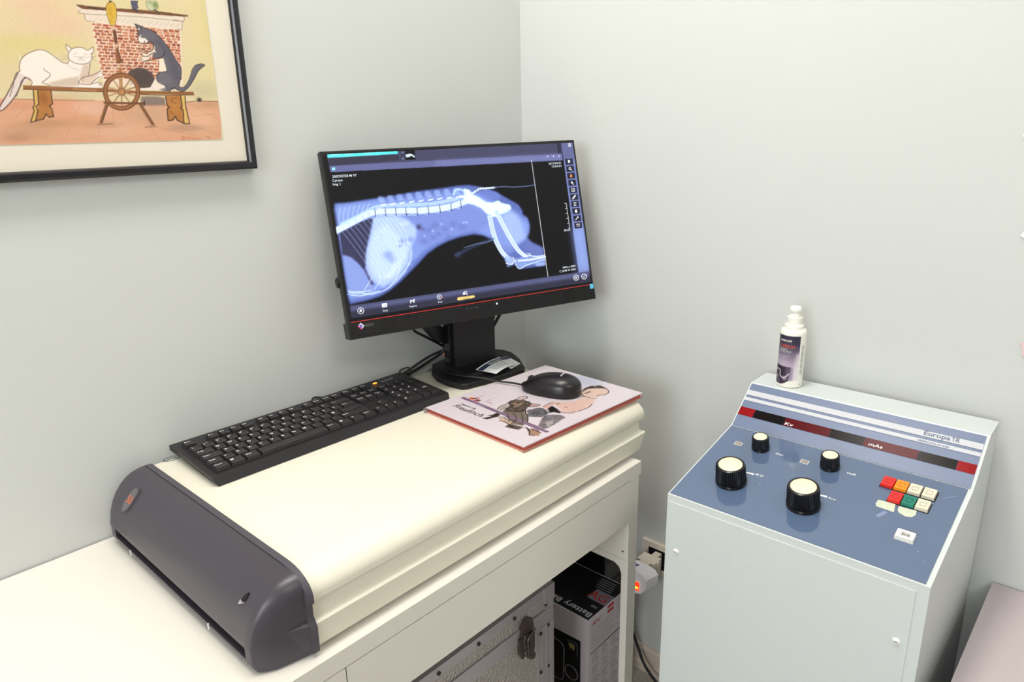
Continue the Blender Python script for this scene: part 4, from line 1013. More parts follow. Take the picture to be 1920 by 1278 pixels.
('p',[-3198,1251,-3031,1255,-3049,1070,-3082,1024,-3062,893,-3127,883,-3137,935,-3189,863,-3296,843,-3225,1048],(190,122,50),1,0),
('b',[-3145,1150],60,100,(150,86,34),0.6),
('s',[-3255,1250,-3277,1047,-3306,1016,-3289,986,-3367,818,-3298,832],10,(64,44,30),0.95,0),
('s',[-3199,1247,-3221,1068,-3263,1023,-3247,986,-3301,838,-3199,859,-3150,935,-3127,883,-3061,896],10,(64,44,30),0.95,0),
('s',[-3031,1251,-3045,1070,-3093,1038,-3066,1008,-3061,896],10,(64,44,30),0.95,0),
('p',[-1404,1213,-1162,1217,-1144,926,-1179,780,-1294,832,-1309,891,-1343,832,-1423,828,-1407,995],(190,122,50),1,0),
('p',[-1162,1217,-1089,1207,-1100,1020,-1079,779,-1179,780,-1144,926],(228,190,92),1,0),
('b',[-1282,1064],72,120,(206,140,60),0.5),
('s',[-1405,1201,-1403,1064,-1371,1037,-1413,999,-1423,828,-1342,837,-1296,898,-1270,832,-1167,779,-1079,779],12,(56,40,34),0.95,0),
('s',[-1162,1215,-1160,1066,-1191,1024,-1154,996,-1171,784],12,(56,40,34),0.95,0),
('s',[-1089,1207,-1103,1038,-1096,1001,-1079,779],12,(56,40,34),0.95,0),
('s',[-1228,1181,-1303,1169,-1322,1122,-1253,1100],7,(96,60,30),0.8,1),
('s',[-1357,972,-1325,944],7,(96,60,30),0.8,1),
('p',[-1952,1498,-1883,1577,-1765,1624,-1643,1609,-1552,1535,-1531,1447,-1580,1356,-1680,1308,-1813,1327,-1862,1436],(88,74,68),1,7),
('s',[-1918,1369,-1803,1526],7,(58,46,46),0.5,1),
('s',[-1889,1369,-1781,1535],7,(58,46,46),0.5,1),
('s',[-1860,1370,-1760,1545],7,(58,46,46),0.5,1),
('s',[-1831,1371,-1738,1555],7,(58,46,46),0.5,1),
('s',[-1801,1372,-1716,1564],7,(58,46,46),0.5,1),
('s',[-1772,1373,-1694,1574],7,(58,46,46),0.5,1),
('s',[-1742,1374,-1675,1566],7,(58,46,46),0.5,1),
('s',[-1713,1374,-1656,1558],7,(58,46,46),0.5,1),
('s',[-1683,1375,-1636,1550],7,(58,46,46),0.5,1),
('s',[-1653,1376,-1617,1542],7,(58,46,46),0.5,1),
('s',[-1623,1377,-1598,1534],7,(58,46,46),0.5,1),
('s',[-1593,1378,-1579,1525],7,(58,46,46),0.5,1),
('p',[-1789,1195,-1535,1199,-1421,1178,-1427,1064,-1811,1060],(124,106,100),0.8,14),
('p',[-1706,2252,-1606,2219,-1548,2197,-1460,2177,-1364,2097,-1306,2024,-1238,1929,-1175,1799,-1118,1700,-1085,1639,-1105,1530,-1140,1437,-1171,1355,-1100,1340,-1028,1405,-964,1500,-909,1618,-849,1689,-768,1722,-682,1706,-752,1659,-812,1598,-876,1503,-969,1384,-1083,1288,-1192,1297,-1237,1319,-1300,1301,-1328,1277,-1480,1291,-1387,1316,-1388,1350,-1464,1393,-1502,1448,-1489,1527,-1437,1562,-1329,1578,-1336,1678,-1350,1778,-1438,1773,-1518,1780,-1496,1847,-1450,1916,-1467,1959,-1516,2010,-1565,1985,-1609,1993,-1652,2076,-1684,2085,-1677,2160],(104,102,112),1,2),
('p',[-1366,2086,-1250,1928,-1130,1699,-1120,1529,-1174,1413,-1253,1524,-1278,1748,-1368,1921,-1468,2024],(84,84,98),0.6,28),
('p',[-1466,1527,-1366,1565,-1267,1512,-1259,1410,-1362,1362,-1460,1415],(120,116,124),0.5,23),
('p',[-1684,2085,-1633,2056,-1587,2060,-1543,2019,-1589,1978,-1645,1980,-1691,2004],(244,234,216),1,2),
('p',[-1474,1915,-1448,1861,-1523,1824,-1593,1743,-1667,1707,-1703,1727,-1703,1760,-1642,1790,-1672,1816,-1645,1839,-1567,1832],(240,228,206),1,0),
('p',[-1423,1763,-1350,1778,-1336,1678,-1328,1583,-1413,1563,-1449,1595,-1429,1685],(244,234,206),1,3),
('p',[-1520,1481,-1494,1426,-1396,1372,-1387,1316,-1468,1291,-1769,1284,-1776,1312,-1624,1332,-1565,1412],(240,230,216),1,2),
('p',[-1687,2234,-1610,2198,-1620,2167,-1671,2161],(58,56,64),1,0),
('p',[-1674,2214,-1629,2180,-1665,2167],(230,220,210),1,0),
('b',[-1649,2087],16,11,(230,225,215),0.9),
('s',[-1706,2252,-1605,2225,-1548,2197,-1460,2177,-1364,2097,-1306,2024,-1238,1929,-1175,1799,-1118,1700,-1088,1639,-1105,1530,-1140,1437,-1171,1355],8,(36,32,40),0.95,1),
('s',[-1706,2252,-1679,2181,-1680,2139,-1685,2074,-1698,2030],8,(36,32,40),0.95,1),
('s',[-1703,2003,-1645,1978,-1610,1984,-1600,2015,-1599,1988,-1565,1983,-1538,2011,-1499,2009,-1476,1969,-1485,1914,-1539,1867,-1628,1878,-1690,1907],8,(36,32,40),0.95,1),
('s',[-1311,1875,-1336,1829,-1378,1788,-1463,1767,-1559,1740,-1630,1725,-1679,1701],8,(36,32,40),0.95,1),
('s',[-1471,1860,-1546,1823,-1585,1793,-1664,1794],7,(36,32,40),0.95,1),
('s',[-1666,1849,-1579,1826],6,(36,32,40),0.95,1),
('s',[-1489,1527,-1437,1562,-1364,1576,-1317,1578],7,(36,32,40),0.95,1),
('s',[-1489,1527,-1506,1459,-1474,1404,-1396,1372,-1379,1333,-1478,1302],7,(36,32,40),0.95,1),
('s',[-1328,1277,-1298,1318,-1234,1337,-1191,1303,-1108,1285,-1026,1336,-952,1419,-875,1515,-810,1610,-739,1665,-682,1706,-743,1723,-848,1695],7,(36,32,40),0.95,1),
('s',[-1159,1356,-1099,1346,-1028,1405,-955,1524,-908,1629,-848,1692],6,(36,32,40),0.95,1),
('s',[-1686,1760,-1701,1738,-1668,1734],5,(36,32,40),0.95,1),
('s',[-1739,1882,-1684,1880,-1700,1847],4,(36,32,40),0.95,1),
('s',[-1442,1751,-1429,1685,-1457,1584],3,(120,90,80),0.7,1),
('p',[-2067,2501,-2014,2531,-1952,2523,-1940,2432,-1958,2326,-2006,2208,-2059,2203,-2087,2315,-2090,2417],(226,186,48),1,4),
('b',[-2032,2422],30,85,(206,160,30),0.5),
('s',[-2015,2527,-2071,2481,-2089,2397,-2084,2305,-2059,2203,-2007,2202,-1958,2326,-1941,2452,-1973,2527,-2015,2527],6,(110,80,40),0.9,1),
('s',[-2061,2379,-2018,2321,-2065,2234],4,(130,96,40),0.8,1),
('p',[-2033,2546,-1990,2550,-2001,2525,-2031,2522],(60,50,50),1,0),
('b',[-2027,2166],30,26,(232,200,170),0.95),
('p',[-2045,2140,-2002,2143,-2005,1956,-2045,1939,-2048,2048],(112,66,40),1,0),
('s',[-2032,1940,-2023,1913,-2044,1890],13,(210,190,160),1,1),
('p',[-2044,1890,-2014,1892,-1984,1687,-2043,1667,-2066,1708],(150,92,44),1,0),
('s',[-2014,1892,-2008,1776,-1984,1687,-2070,1687],9,(70,42,30),0.9,1),
('s',[-2047,1645,-2024,1625,-2008,1593,-2057,1585],13,(200,170,110),0.9,1),
('p',[-2050,1602,-2006,1604,-2043,1278,-2083,1233,-2081,1364],(176,112,50),1,0),
('s',[-2052,1538,-2069,1277],9,(226,190,110),0.8,1),
('s',[-2024,1248,-1946,1218,-1866,1200],20,(214,180,130),0.9,1),
('s',[-2004,1242,-1866,1200],6,(96,60,36),0.9,1),
('s',[-2043,1225,-2007,1152,-1962,1089],20,(214,180,130),0.9,1),
('s',[-2033,1208,-1962,1089],6,(96,60,36),0.9,1),
('s',[-2070,1216,-2089,1128,-2096,1044],20,(214,180,130),0.9,1),
('s',[-2074,1194,-2096,1044],6,(96,60,36),0.9,1),
('s',[-2095,1224,-2161,1154,-2216,1083],20,(214,180,130),0.9,1),
('s',[-2110,1205,-2216,1083],6,(96,60,36),0.9,1),
('s',[-2107,1245,-2195,1220,-2276,1187],20,(214,180,130),0.9,1),
('s',[-2129,1237,-2276,1187],5,(96,60,36),0.9,1),
('s',[-2103,1272,-2179,1301,-2255,1318],20,(214,180,130),0.9,1),
('s',[-2123,1278,-2255,1318],5,(96,60,36),0.9,1),
('s',[-2084,1294,-2120,1366,-2162,1427],20,(214,180,130),0.9,1),
('s',[-2094,1311,-2162,1427],5,(96,60,36),0.9,1),
('s',[-2057,1304,-2038,1391,-2031,1474],20,(214,180,130),0.9,1),
('s',[-2053,1326,-2031,1474],6,(96,60,36),0.9,1),
('s',[-2032,1296,-1966,1366,-1910,1439],20,(214,180,130),0.9,1),
('s',[-2017,1315,-1910,1439],6,(96,60,36),0.9,1),
('s',[-2020,1275,-1930,1300,-1846,1334],20,(214,180,130),0.9,1),
('s',[-1998,1283,-1846,1334],6,(96,60,36),0.9,1),
('s',[-1819,1265,-1834,1210,-1861,1156,-1898,1109,-1944,1069,-1995,1038,-2050,1020,-2105,1013,-2157,1019,-2205,1037,-2245,1066,-2276,1104,-2296,1150,-2304,1201,-2301,1255,-2286,1309,-2260,1360,-2224,1407,-2180,1446,-2130,1477,-2077,1497,-2023,1505,-1970,1501,-1921,1484,-1880,1457,-1847,1419,-1826,1373,-1816,1321,-1819,1265],50,(164,104,54),0.97,1),
('s',[-1794,1266,-1811,1204,-1840,1146,-1881,1093,-1932,1049,-1988,1016,-2048,995,-2109,988,-2167,995,-2219,1015,-2263,1046,-2297,1089,-2319,1139,-2328,1195,-2324,1254,-2308,1313,-2279,1370,-2240,1421,-2192,1465,-2137,1498,-2078,1520,-2019,1529,-1961,1525,-1907,1507,-1861,1477,-1825,1435,-1801,1384,-1791,1327,-1794,1266],7,(70,44,28),0.9,1),
('s',[-1846,1265,-1859,1215,-1883,1168,-1917,1125,-1957,1090,-2003,1063,-2051,1046,-2100,1040,-2147,1045,-2189,1061,-2225,1087,-2253,1121,-2271,1162,-2278,1207,-2275,1255,-2262,1303,-2239,1349,-2207,1391,-2168,1426,-2123,1453,-2076,1471,-2027,1478,-1980,1474,-1937,1460,-1900,1435,-1871,1401,-1852,1360,-1843,1314,-1846,1265],7,(90,56,34),0.9,1),
('b',[-2059,1259],53,53,(176,112,54),1),
('s',[-2011,1261,-2022,1234,-2045,1214,-2073,1206,-2098,1213,-2113,1232,-2116,1259,-2104,1286,-2082,1306,-2055,1313,-2029,1307,-2013,1288,-2011,1261],7,(84,50,30),0.9,1),
('b',[-2059,1259],20,20,(206,150,80),1),
('p',[-2351,1109,-1747,1106,-1745,1074,-2345,1081],(120,76,40),1,0),
('s',[-1744,1124,-1761,1061],14,(60,40,26),0.9,1),
('p',[-2331,1077,-2289,1073,-2426,794,-2464,799],(140,92,48),1,0),
('s',[-2289,1073,-2426,794],9,(70,44,28),0.9,1),
('p',[-1843,1073,-1798,1074,-1651,765,-1695,756],(140,92,48),1,0),
('s',[-1798,1074,-1651,765],9,(70,44,28),0.9,1),
('s',[-2493,777,-2277,789],13,(130,90,60),0.6,1),
('s',[-1796,730,-1632,742],14,(130,90,60),0.6,1),
('b',[-858,1158],40,30,(52,40,40),1),
('s',[-1246,578,-1207,577,-1231,550,-1253,527,-1203,540],6,(196,72,54),0.8,1),
('s',[-1202,549,-1170,567,-1155,539,-1114,547],6,(196,72,54),0.8,1),
('s',[-1111,566,-1097,533],6,(196,72,54),0.8,1),
('s',[-1072,565,-1058,532,-1016,545,-968,535,-917,538],6,(196,72,54),0.8,1),
('s',[-833,560,-781,568,-797,531,-754,544],6,(196,72,54),0.8,1),
('s',[-1293,519,-1157,525,-920,522],3,(196,72,54),0.5,1),
],
'folder': [
('p',[1461,717,1875,-28,1670,-495,1274,-206],(196,204,224),0.6,194),
('s',[-986,1035,-971,510],20,(176,156,182),0.9,1),
('b',[-829,1071],45,27,(214,110,60),0.9),
('b',[-823,1001],44,27,(204,90,60),0.9),
('b',[-786,981],45,27,(60,60,50),0.9),
('b',[-806,898],44,27,(190,80,50),0.9),
('b',[-855,890],44,27,(180,70,60),0.9),
('b',[-823,834],44,27,(90,60,50),0.9),
('b',[-818,1038],45,27,(220,140,80),0.9),
('s',[-359,1092,-690,980,-810,492,-376,504,-286,834,-359,1092],5,(190,170,190),0.6,0),
('s',[-515,1002,-504,563],5,(190,170,190),0.6,0),
('s',[-326,747,-752,672],5,(190,170,190),0.6,0),
('s',[-604,1013,-588,953],16,(170,90,120),0.6,1),
('s',[-733,692,-741,536],15,(170,90,120),0.6,1),
('s',[-648,723,-640,672],15,(170,90,120),0.6,1),
('s',[-704,996,-715,923],16,(170,90,120),0.6,1),
('p',[-517,289,-393,356,-276,330,-183,206,-201,19,-240,-101,-363,-163,-461,-133,-617,-270,-746,-205,-858,-42,-924,30,-739,135,-599,178],(128,118,112),0.95,13),
('p',[-900,196,-700,289,-562,257,-707,139,-883,100],(190,178,172),0.9,16),
('p',[-870,86,-617,-270,-706,-436,-935,-656,-1134,-717,-1193,-513,-1106,-360,-1050,-168],(150,140,132),0.9,16),
('p',[-1020,99,-1010,12,-1117,-57,-1246,-25,-1374,7,-1390,116,-1306,79,-1208,43,-1232,144,-1143,83],(96,88,82),0.9,13),
('p',[-1151,-93,-1117,-167,-1125,-446,-1279,-626,-1256,-444,-1257,-230],(208,186,172),0.9,15),
('p',[-1237,-465,-1196,-649,-1167,-750,-1311,-761,-1353,-647,-1392,-502],(112,102,92),0.85,12),
('s',[-773,-67,-702,-62],10,(96,86,80),0.6,1),
('s',[-782,-88,-723,-92],13,(196,172,140),0.6,1),
('s',[-516,50,-443,47],10,(196,172,140),0.6,1),
('s',[-379,322,-335,315],13,(70,62,60),0.6,1),
('s',[-285,147,-287,95],13,(70,62,60),0.6,1),
('s',[-389,47,-380,0],16,(84,76,74),0.6,1),
('s',[-421,-131,-387,-130],10,(196,172,140),0.6,1),
('s',[-295,113,-302,53],17,(196,172,140),0.6,1),
('s',[-507,162,-512,122],16,(70,62,60),0.6,1),
('s',[-416,99,-370,80],13,(84,76,74),0.6,1),
('s',[-387,71,-355,58],16,(70,62,60),0.6,1),
('s',[-562,-211,-573,-278],13,(96,86,80),0.6,1),
('s',[-298,-16,-269,-19],13,(196,172,140),0.6,1),
('s',[-648,14,-609,-11],10,(96,86,80),0.6,1),
('s',[-524,-249,-422,-232],10,(176,160,146),0.6,1),
('s',[-738,36,-689,11],16,(196,172,140),0.6,1),
('s',[-231,50,-212,17],10,(84,76,74),0.6,1),
('s',[-720,83,-640,98],16,(84,76,74),0.6,1),
('s',[-672,-47,-641,-83],16,(70,62,60),0.6,1),
('s',[-764,-35,-717,-52],10,(176,160,146),0.6,1),
('s',[-738,-108,-644,-89],10,(70,62,60),0.6,1),
('s',[-193,104,-215,13],17,(96,86,80),0.6,1),
('s',[-790,-54,-772,-68],16,(96,86,80),0.6,1),
('s',[-494,45,-458,46],16,(196,172,140),0.6,1),
('s',[-552,-104,-537,-123],13,(84,76,74),0.6,1),
('s',[-477,125,-441,122],13,(70,62,60),0.6,1),
('s',[-712,67,-703,14],10,(176,160,146),0.6,1),
('s',[-419,-86,-441,-175],16,(84,76,74),0.6,1),
('s',[-440,-99,-418,-124],13,(84,76,74),0.6,1),
('s',[-250,191,-227,134],17,(176,160,146),0.6,1),
('s',[-579,-298,-538,-302],16,(196,172,140),0.6,1),
('s',[-309,-69,-328,-162],16,(176,160,146),0.6,1),
('s',[-656,-192,-655,-234],10,(96,86,80),0.6,1),
('s',[-458,88,-431,35],10,(176,160,146),0.6,1),
('s',[-486,115,-498,45],16,(176,160,146),0.6,1),
('s',[-454,-114,-418,-130],13,(84,76,74),0.6,1),
('s',[-324,205,-265,206],13,(196,172,140),0.6,1),
('s',[-474,-109,-479,-195],13,(84,76,74),0.6,1),
('s',[-774,-93,-763,-123],9,(96,86,80),0.6,1),
('s',[-522,-162,-458,-171],16,(84,76,74),0.6,1),
('s',[-351,-21,-351,-91],13,(70,62,60),0.6,1),
('s',[-575,-131,-600,-233],10,(70,62,60),0.6,1),
('s',[-549,-78,-487,-72],16,(176,160,146),0.6,1),
('s',[-204,62,-181,8],17,(70,62,60),0.6,1),
('s',[-362,286,-378,192],17,(176,160,146),0.6,1),
('s',[-176,47,-148,44],13,(96,86,80),0.6,1),
('s',[-504,158,-461,144],10,(84,76,74),0.6,1),
('s',[-405,225,-361,218],13,(70,62,60),0.6,1),
('s',[-506,280,-475,273],17,(96,86,80),0.6,1),
('s',[-430,351,-403,307],10,(84,76,74),0.6,1),
('s',[-377,72,-326,65],10,(84,76,74),0.6,1),
('s',[-262,135,-185,139],10,(176,160,146),0.6,1),
('s',[-450,262,-393,265],17,(196,172,140),0.6,1),
('s',[-527,-42,-477,-73],16,(176,160,146),0.6,1),
('s',[-647,-224,-624,-248],16,(96,86,80),0.6,1),
('s',[-635,21,-617,4],13,(196,172,140),0.6,1),
('s',[-467,-14,-467,-70],10,(84,76,74),0.6,1),
('s',[-607,-84,-610,-150],10,(176,160,146),0.6,1),
('s',[-338,263,-281,237],13,(196,172,140),0.6,1),
('s',[-497,-81,-426,-79],10,(96,86,80),0.6,1),
('s',[-703,-132,-699,-202],16,(84,76,74),0.6,1),
('s',[-199,43,-210,2],17,(176,160,146),0.6,1),
('s',[-301,-68,-318,-147],13,(96,86,80),0.6,1),
('s',[-452,-5,-423,-58],13,(176,160,146),0.6,1),
('s',[-504,-115,-497,-186],16,(176,160,146),0.6,1),
('s',[-820,-12,-795,-42],13,(84,76,74),0.6,1),
('s',[-449,291,-423,287],13,(176,160,146),0.6,1),
('s',[-378,104,-382,56],13,(196,172,140),0.6,1),
('s',[-283,153,-293,90],10,(84,76,74),0.6,1),
('s',[-198,41,-190,-17],13,(196,172,140),0.6,1),
('s',[-883,-341,-876,-410],11,(190,172,156),0.5,1),
('s',[-963,-193,-954,-281],11,(86,76,70),0.5,1),
('s',[-1113,-553,-1107,-608],10,(86,76,70),0.5,1),
('s',[-890,-384,-882,-474],11,(86,76,70),0.5,1),
('s',[-684,-363,-678,-428],11,(86,76,70),0.5,1),
('s',[-865,-177,-862,-215],11,(86,76,70),0.5,1),
('s',[-1020,-567,-1012,-641],10,(86,76,70),0.5,1),
('s',[-1031,-187,-1025,-244],11,(86,76,70),0.5,1),
('s',[-1263,-628,-1259,-663],10,(190,172,156),0.5,1),
('s',[-1160,-348,-1153,-413],11,(190,172,156),0.5,1),
('s',[-924,-519,-919,-562],11,(190,172,156),0.5,1),
('s',[-970,-185,-962,-266],11,(190,172,156),0.5,1),
('s',[-1198,-723,-1191,-783],10,(86,76,70),0.5,1),
('s',[-1204,-480,-1199,-528],10,(86,76,70),0.5,1),
('s',[-1231,-525,-1225,-579],10,(86,76,70),0.5,1),
('s',[-1071,-331,-1063,-410],11,(120,108,98),0.5,1),
('s',[-991,-297,-987,-335],11,(86,76,70),0.5,1),
('s',[-1086,-612,-1081,-660],10,(86,76,70),0.5,1),
('s',[-1039,-624,-1030,-711],10,(120,108,98),0.5,1),
('s',[-1291,-513,-1285,-563],10,(86,76,70),0.5,1),
('s',[-1249,-625,-1240,-709],10,(190,172,156),0.5,1),
('s',[-1191,-705,-1182,-790],10,(120,108,98),0.5,1),
('s',[-1071,-551,-1065,-615],10,(86,76,70),0.5,1),
('s',[-963,-389,-954,-483],11,(190,172,156),0.5,1),
('s',[-982,-250,-974,-331],11,(190,172,156),0.5,1),
('s',[-856,-509,-851,-553],11,(120,108,98),0.5,1),
('s',[-1077,-250,-1070,-322],11,(190,172,156),0.5,1),
('s',[-1162,-428,-1153,-515],10,(120,108,98),0.5,1),
('s',[-1201,-558,-1196,-601],10,(120,108,98),0.5,1),
('s',[-1200,-710,-1190,-795],10,(120,108,98),0.5,1),
('s',[-1014,-485,-1008,-554],11,(86,76,70),0.5,1),
('s',[-941,-80,-933,-162],11,(190,172,156),0.5,1),
('s',[-985,-401,-979,-467],11,(190,172,156),0.5,1),
('s',[-996,-186,-992,-227],11,(120,108,98),0.5,1),
('s',[-1129,-418,-1124,-466],11,(190,172,156),0.5,1),
('s',[-717,-375,-711,-434],11,(190,172,156),0.5,1),
('s',[-889,222,-738,292,-557,292,-446,332,-276,330,-235,326,-89,355,-9,317,-10,245,-102,199,-173,216,-195,53,-213,-89,-149,-181],14,(64,54,52),0.85,1),
('s',[-344,-145,-208,-236],15,(64,54,52),0.85,1),
('s',[-746,142,-757,-78,-667,-196,-499,-170],15,(64,54,52),0.85,1),
('s',[-480,-152,-641,-320,-760,-488,-938,-652],14,(64,54,52),0.85,1),
('s',[-1270,-216,-1227,-334,-1280,-522,-1325,-645,-1311,-761,-1235,-777],14,(64,54,52),0.85,1),
('s',[-1151,-93,-1082,-132,-1121,-308,-1028,-483],14,(64,54,52),0.85,1),
('s',[-1189,-483,-1066,-440],13,(64,54,52),0.85,1),
('p',[-198,306,-66,320,-20,278,-105,224,-188,244],(214,190,180),0.8,10),
('p',[-281,-99,-188,-149,-156,-248,-265,-251,-367,-181],(206,178,168),0.9,9),
('s',[-367,-181,-265,-251,-159,-258,-167,-159,-245,-95],13,(70,60,58),0.85,1),
('p',[-1177,-875,-1092,-934,-1086,-1076,-1248,-1226,-1335,-1164,-1346,-1087],(180,160,146),0.9,14),
('s',[-1136,-784,-1224,-958,-1296,-1077,-1356,-1109],12,(90,78,74),0.8,1),
('p',[-537,-253,-278,-324,-241,-408,-323,-659,-463,-671,-601,-682,-745,-482],(132,130,134),0.9,18),
('p',[-505,-666,-381,-741,-263,-892,-292,-1044,-447,-1054,-656,-1099,-905,-1130,-979,-1087,-947,-932],(150,144,148),0.9,17),
('p',[-703,-890,-531,-961,-683,-1069,-886,-1113],(206,196,196),0.8,23),
('p',[-182,-473,-36,-460,-72,-595,-157,-800,-214,-821,-244,-704,-323,-659],(70,64,66),0.9,14),
('p',[38,-453,45,-461,-43,-584,-55,-580],(235,225,225),1,0),
('s',[-520,-435,-589,-482],10,(90,88,94),0.5,1),
('s',[-556,-635,-595,-711],10,(90,88,94),0.5,1),
('s',[-389,-457,-477,-568],11,(190,185,190),0.5,1),
('s',[-654,-426,-740,-527],10,(190,185,190),0.5,1),
('s',[-556,-553,-594,-572],10,(190,185,190),0.5,1),
('s',[-520,-540,-582,-635],10,(190,185,190),0.5,1),
('s',[-437,-482,-514,-532],10,(90,88,94),0.5,1),
('s',[-634,-461,-665,-527],10,(190,185,190),0.5,1),
('s',[-566,-340,-572,-387],10,(70,70,76),0.5,1),
('s',[-514,-556,-559,-619],10,(190,185,190),0.5,1),
('s',[-353,-614,-391,-624],10,(90,88,94),0.5,1),
('s',[-561,-343,-591,-382],11,(190,185,190),0.5,1),
('s',[-495,-503,-540,-568],10,(90,88,94),0.5,1),
('s',[-560,-320,-632,-369],11,(190,185,190),0.5,1),
('s',[-494,-263,-524,-316],11,(70,70,76),0.5,1),
('s',[-668,-464,-723,-518],10,(190,185,190),0.5,1),
('s',[-265,-482,-334,-525],11,(90,88,94),0.5,1),
('s',[-531,-634,-560,-662],10,(90,88,94),0.5,1),
('s',[-526,-523,-556,-553],10,(70,70,76),0.5,1),
('s',[-351,-493,-430,-551],11,(190,185,190),0.5,1),
('s',[-489,-681,-558,-731],10,(90,88,94),0.5,1),
('s',[-314,-600,-363,-673],10,(190,185,190),0.5,1),
('s',[-368,-567,-388,-610],10,(90,88,94),0.5,1),
('s',[-389,-632,-410,-687],10,(70,70,76),0.5,1),
('s',[-436,-532,-484,-611],10,(70,70,76),0.5,1),
('s',[-438,-425,-507,-466],11,(90,88,94),0.5,1),
('s',[-487,-469,-587,-551],10,(70,70,76),0.5,1),
('s',[-388,-627,-465,-676],10,(190,185,190),0.5,1),
('s',[-560,-499,-615,-522],10,(190,185,190),0.5,1),
('s',[-545,-489,-579,-504],10,(90,88,94),0.5,1),
('s',[-247,-515,-343,-574],11,(70,70,76),0.5,1),
('s',[-460,-381,-529,-489],11,(90,88,94),0.5,1),
('s',[-437,-615,-465,-639],10,(190,185,190),0.5,1),
('s',[-368,-614,-445,-675],10,(90,88,94),0.5,1),
('s',[-479,-243,-513,-303],11,(190,185,190),0.5,1),
('s',[-651,-534,-722,-641],10,(190,185,190),0.5,1),
('s',[-512,-464,-543,-526],10,(190,185,190),0.5,1),
('s',[-392,-483,-449,-508],11,(70,70,76),0.5,1),
('s',[-498,-528,-528,-585],10,(70,70,76),0.5,1),
('s',[-537,-444,-576,-467],10,(70,70,76),0.5,1),
('s',[-481,-615,-534,-643],10,(190,185,190),0.5,1),
('s',[-293,-570,-353,-666],11,(190,185,190),0.5,1),
('s',[-281,-520,-383,-618],11,(190,185,190),0.5,1),
('s',[-550,-419,-626,-510],10,(90,88,94),0.5,1),
('s',[-398,-592,-461,-690],10,(70,70,76),0.5,1),
('s',[-339,-561,-379,-606],10,(70,70,76),0.5,1),
('s',[-501,-559,-579,-674],10,(190,185,190),0.5,1),
('s',[-396,-619,-425,-631],10,(70,70,76),0.5,1),
('s',[-602,-414,-662,-445],10,(90,88,94),0.5,1),
('s',[-491,-539,-544,-614],10,(70,70,76),0.5,1),
('s',[-713,-1020,-651,-1015],10,(215,206,206),0.4,1),
('s',[-730,-1080,-674,-1084],10,(80,80,86),0.4,1),
('s',[-550,-1041,-491,-1041],10,(215,206,206),0.4,1),
('s',[-709,-963,-636,-978],10,(215,206,206),0.4,1),
('s',[-598,-776,-562,-781],10,(80,80,86),0.4,1),
('s',[-619,-827,-556,-827],10,(80,80,86),0.4,1),
('s',[-653,-932,-602,-962],10,(110,106,112),0.4,1),
('s',[-717,-1087,-664,-1118],10,(80,80,86),0.4,1),
('s',[-409,-931,-354,-924],10,(215,206,206),0.4,1),
('s',[-610,-1004,-553,-994],10,(80,80,86),0.4,1),
('s',[-624,-765,-582,-756],10,(80,80,86),0.4,1),
('s',[-509,-776,-452,-794],10,(215,206,206),0.4,1),
('s',[-741,-867,-678,-884],10,(80,80,86),0.4,1),
('s',[-532,-930,-497,-947],10,(215,206,206),0.4,1),
('s',[-554,-1066,-490,-1087],10,(80,80,86),0.4,1),
('s',[-381,-850,-322,-877],10,(110,106,112),0.4,1),
('s',[-701,-969,-651,-972],10,(110,106,112),0.4,1),
('s',[-685,-905,-629,-890],10,(80,80,86),0.4,1),
('s',[-662,-775,-610,-799],10,(110,106,112),0.4,1),
('s',[-602,-825,-567,-841],10,(80,80,86),0.4,1),
('s',[-714,-787,-649,-806],10,(80,80,86),0.4,1),
('s',[-713,-1048,-657,-1072],10,(215,206,206),0.4,1),
('s',[-483,-865,-421,-863],10,(215,206,206),0.4,1),
('s',[-554,-675,-530,-698],10,(110,106,112),0.4,1),
('s',[-674,-788,-617,-814],10,(80,80,86),0.4,1),
('s',[-528,-733,-500,-761],10,(80,80,86),0.4,1),
('s',[-655,-941,-617,-951],10,(215,206,206),0.4,1),
('s',[-783,-905,-744,-915],10,(215,206,206),0.4,1),
('s',[-637,-1131,-586,-1134],10,(215,206,206),0.4,1),
('s',[-684,-795,-643,-807],10,(110,106,112),0.4,1),
('s',[-447,-772,-414,-785],10,(215,206,206),0.4,1),
('s',[-640,-976,-602,-1015],10,(80,80,86),0.4,1),
('s',[-856,-970,-811,-986],10,(80,80,86),0.4,1),
('s',[-740,-853,-698,-861],10,(215,206,206),0.4,1),
('s',[-752,-1037,-723,-1055],10,(110,106,112),0.4,1),
('s',[-382,-864,-347,-901],10,(80,80,86),0.4,1),
('s',[-593,-1009,-530,-1013],10,(215,206,206),0.4,1),
('s',[-864,-972,-803,-971],10,(80,80,86),0.4,1),
('s',[-428,-972,-387,-985],10,(110,106,112),0.4,1),
('s',[-452,-881,-409,-872],10,(80,80,86),0.4,1),
('p',[-1205,-950,-1107,-983,-1116,-1158,-1268,-1245,-1350,-1102],(190,166,150),0.9,13),
('s',[-1141,-833,-1234,-992,-1348,-1086,-1304,-1169],13,(80,70,66),0.8,1),
('s',[-1128,-961,-1134,-1175],19,(100,88,84),0.7,1),
('p',[-975,1234,-879,1226,-927,-42,-953,-951,-1103,-1091,-1027,-731,-1025,66],(164,146,164),1,0),
('p',[-934,-234,-941,-509,-989,-1261,-1070,-1253,-1070,-949,-1030,-330],(164,146,164),1,0),
('s',[-986,1035,-971,510],20,(210,196,212),0.9,1),
('b',[-448,171],56,40,(206,180,160),0.85),
('b',[-505,73],98,42,(188,166,150),0.85),
('b',[-368,82],50,36,(200,176,150),0.85),
('b',[-558,133],33,26,(40,34,34),0.85),
('b',[-369,165],23,17,(30,26,26),0.85),
('b',[-366,0],23,16,(30,26,26),0.85),
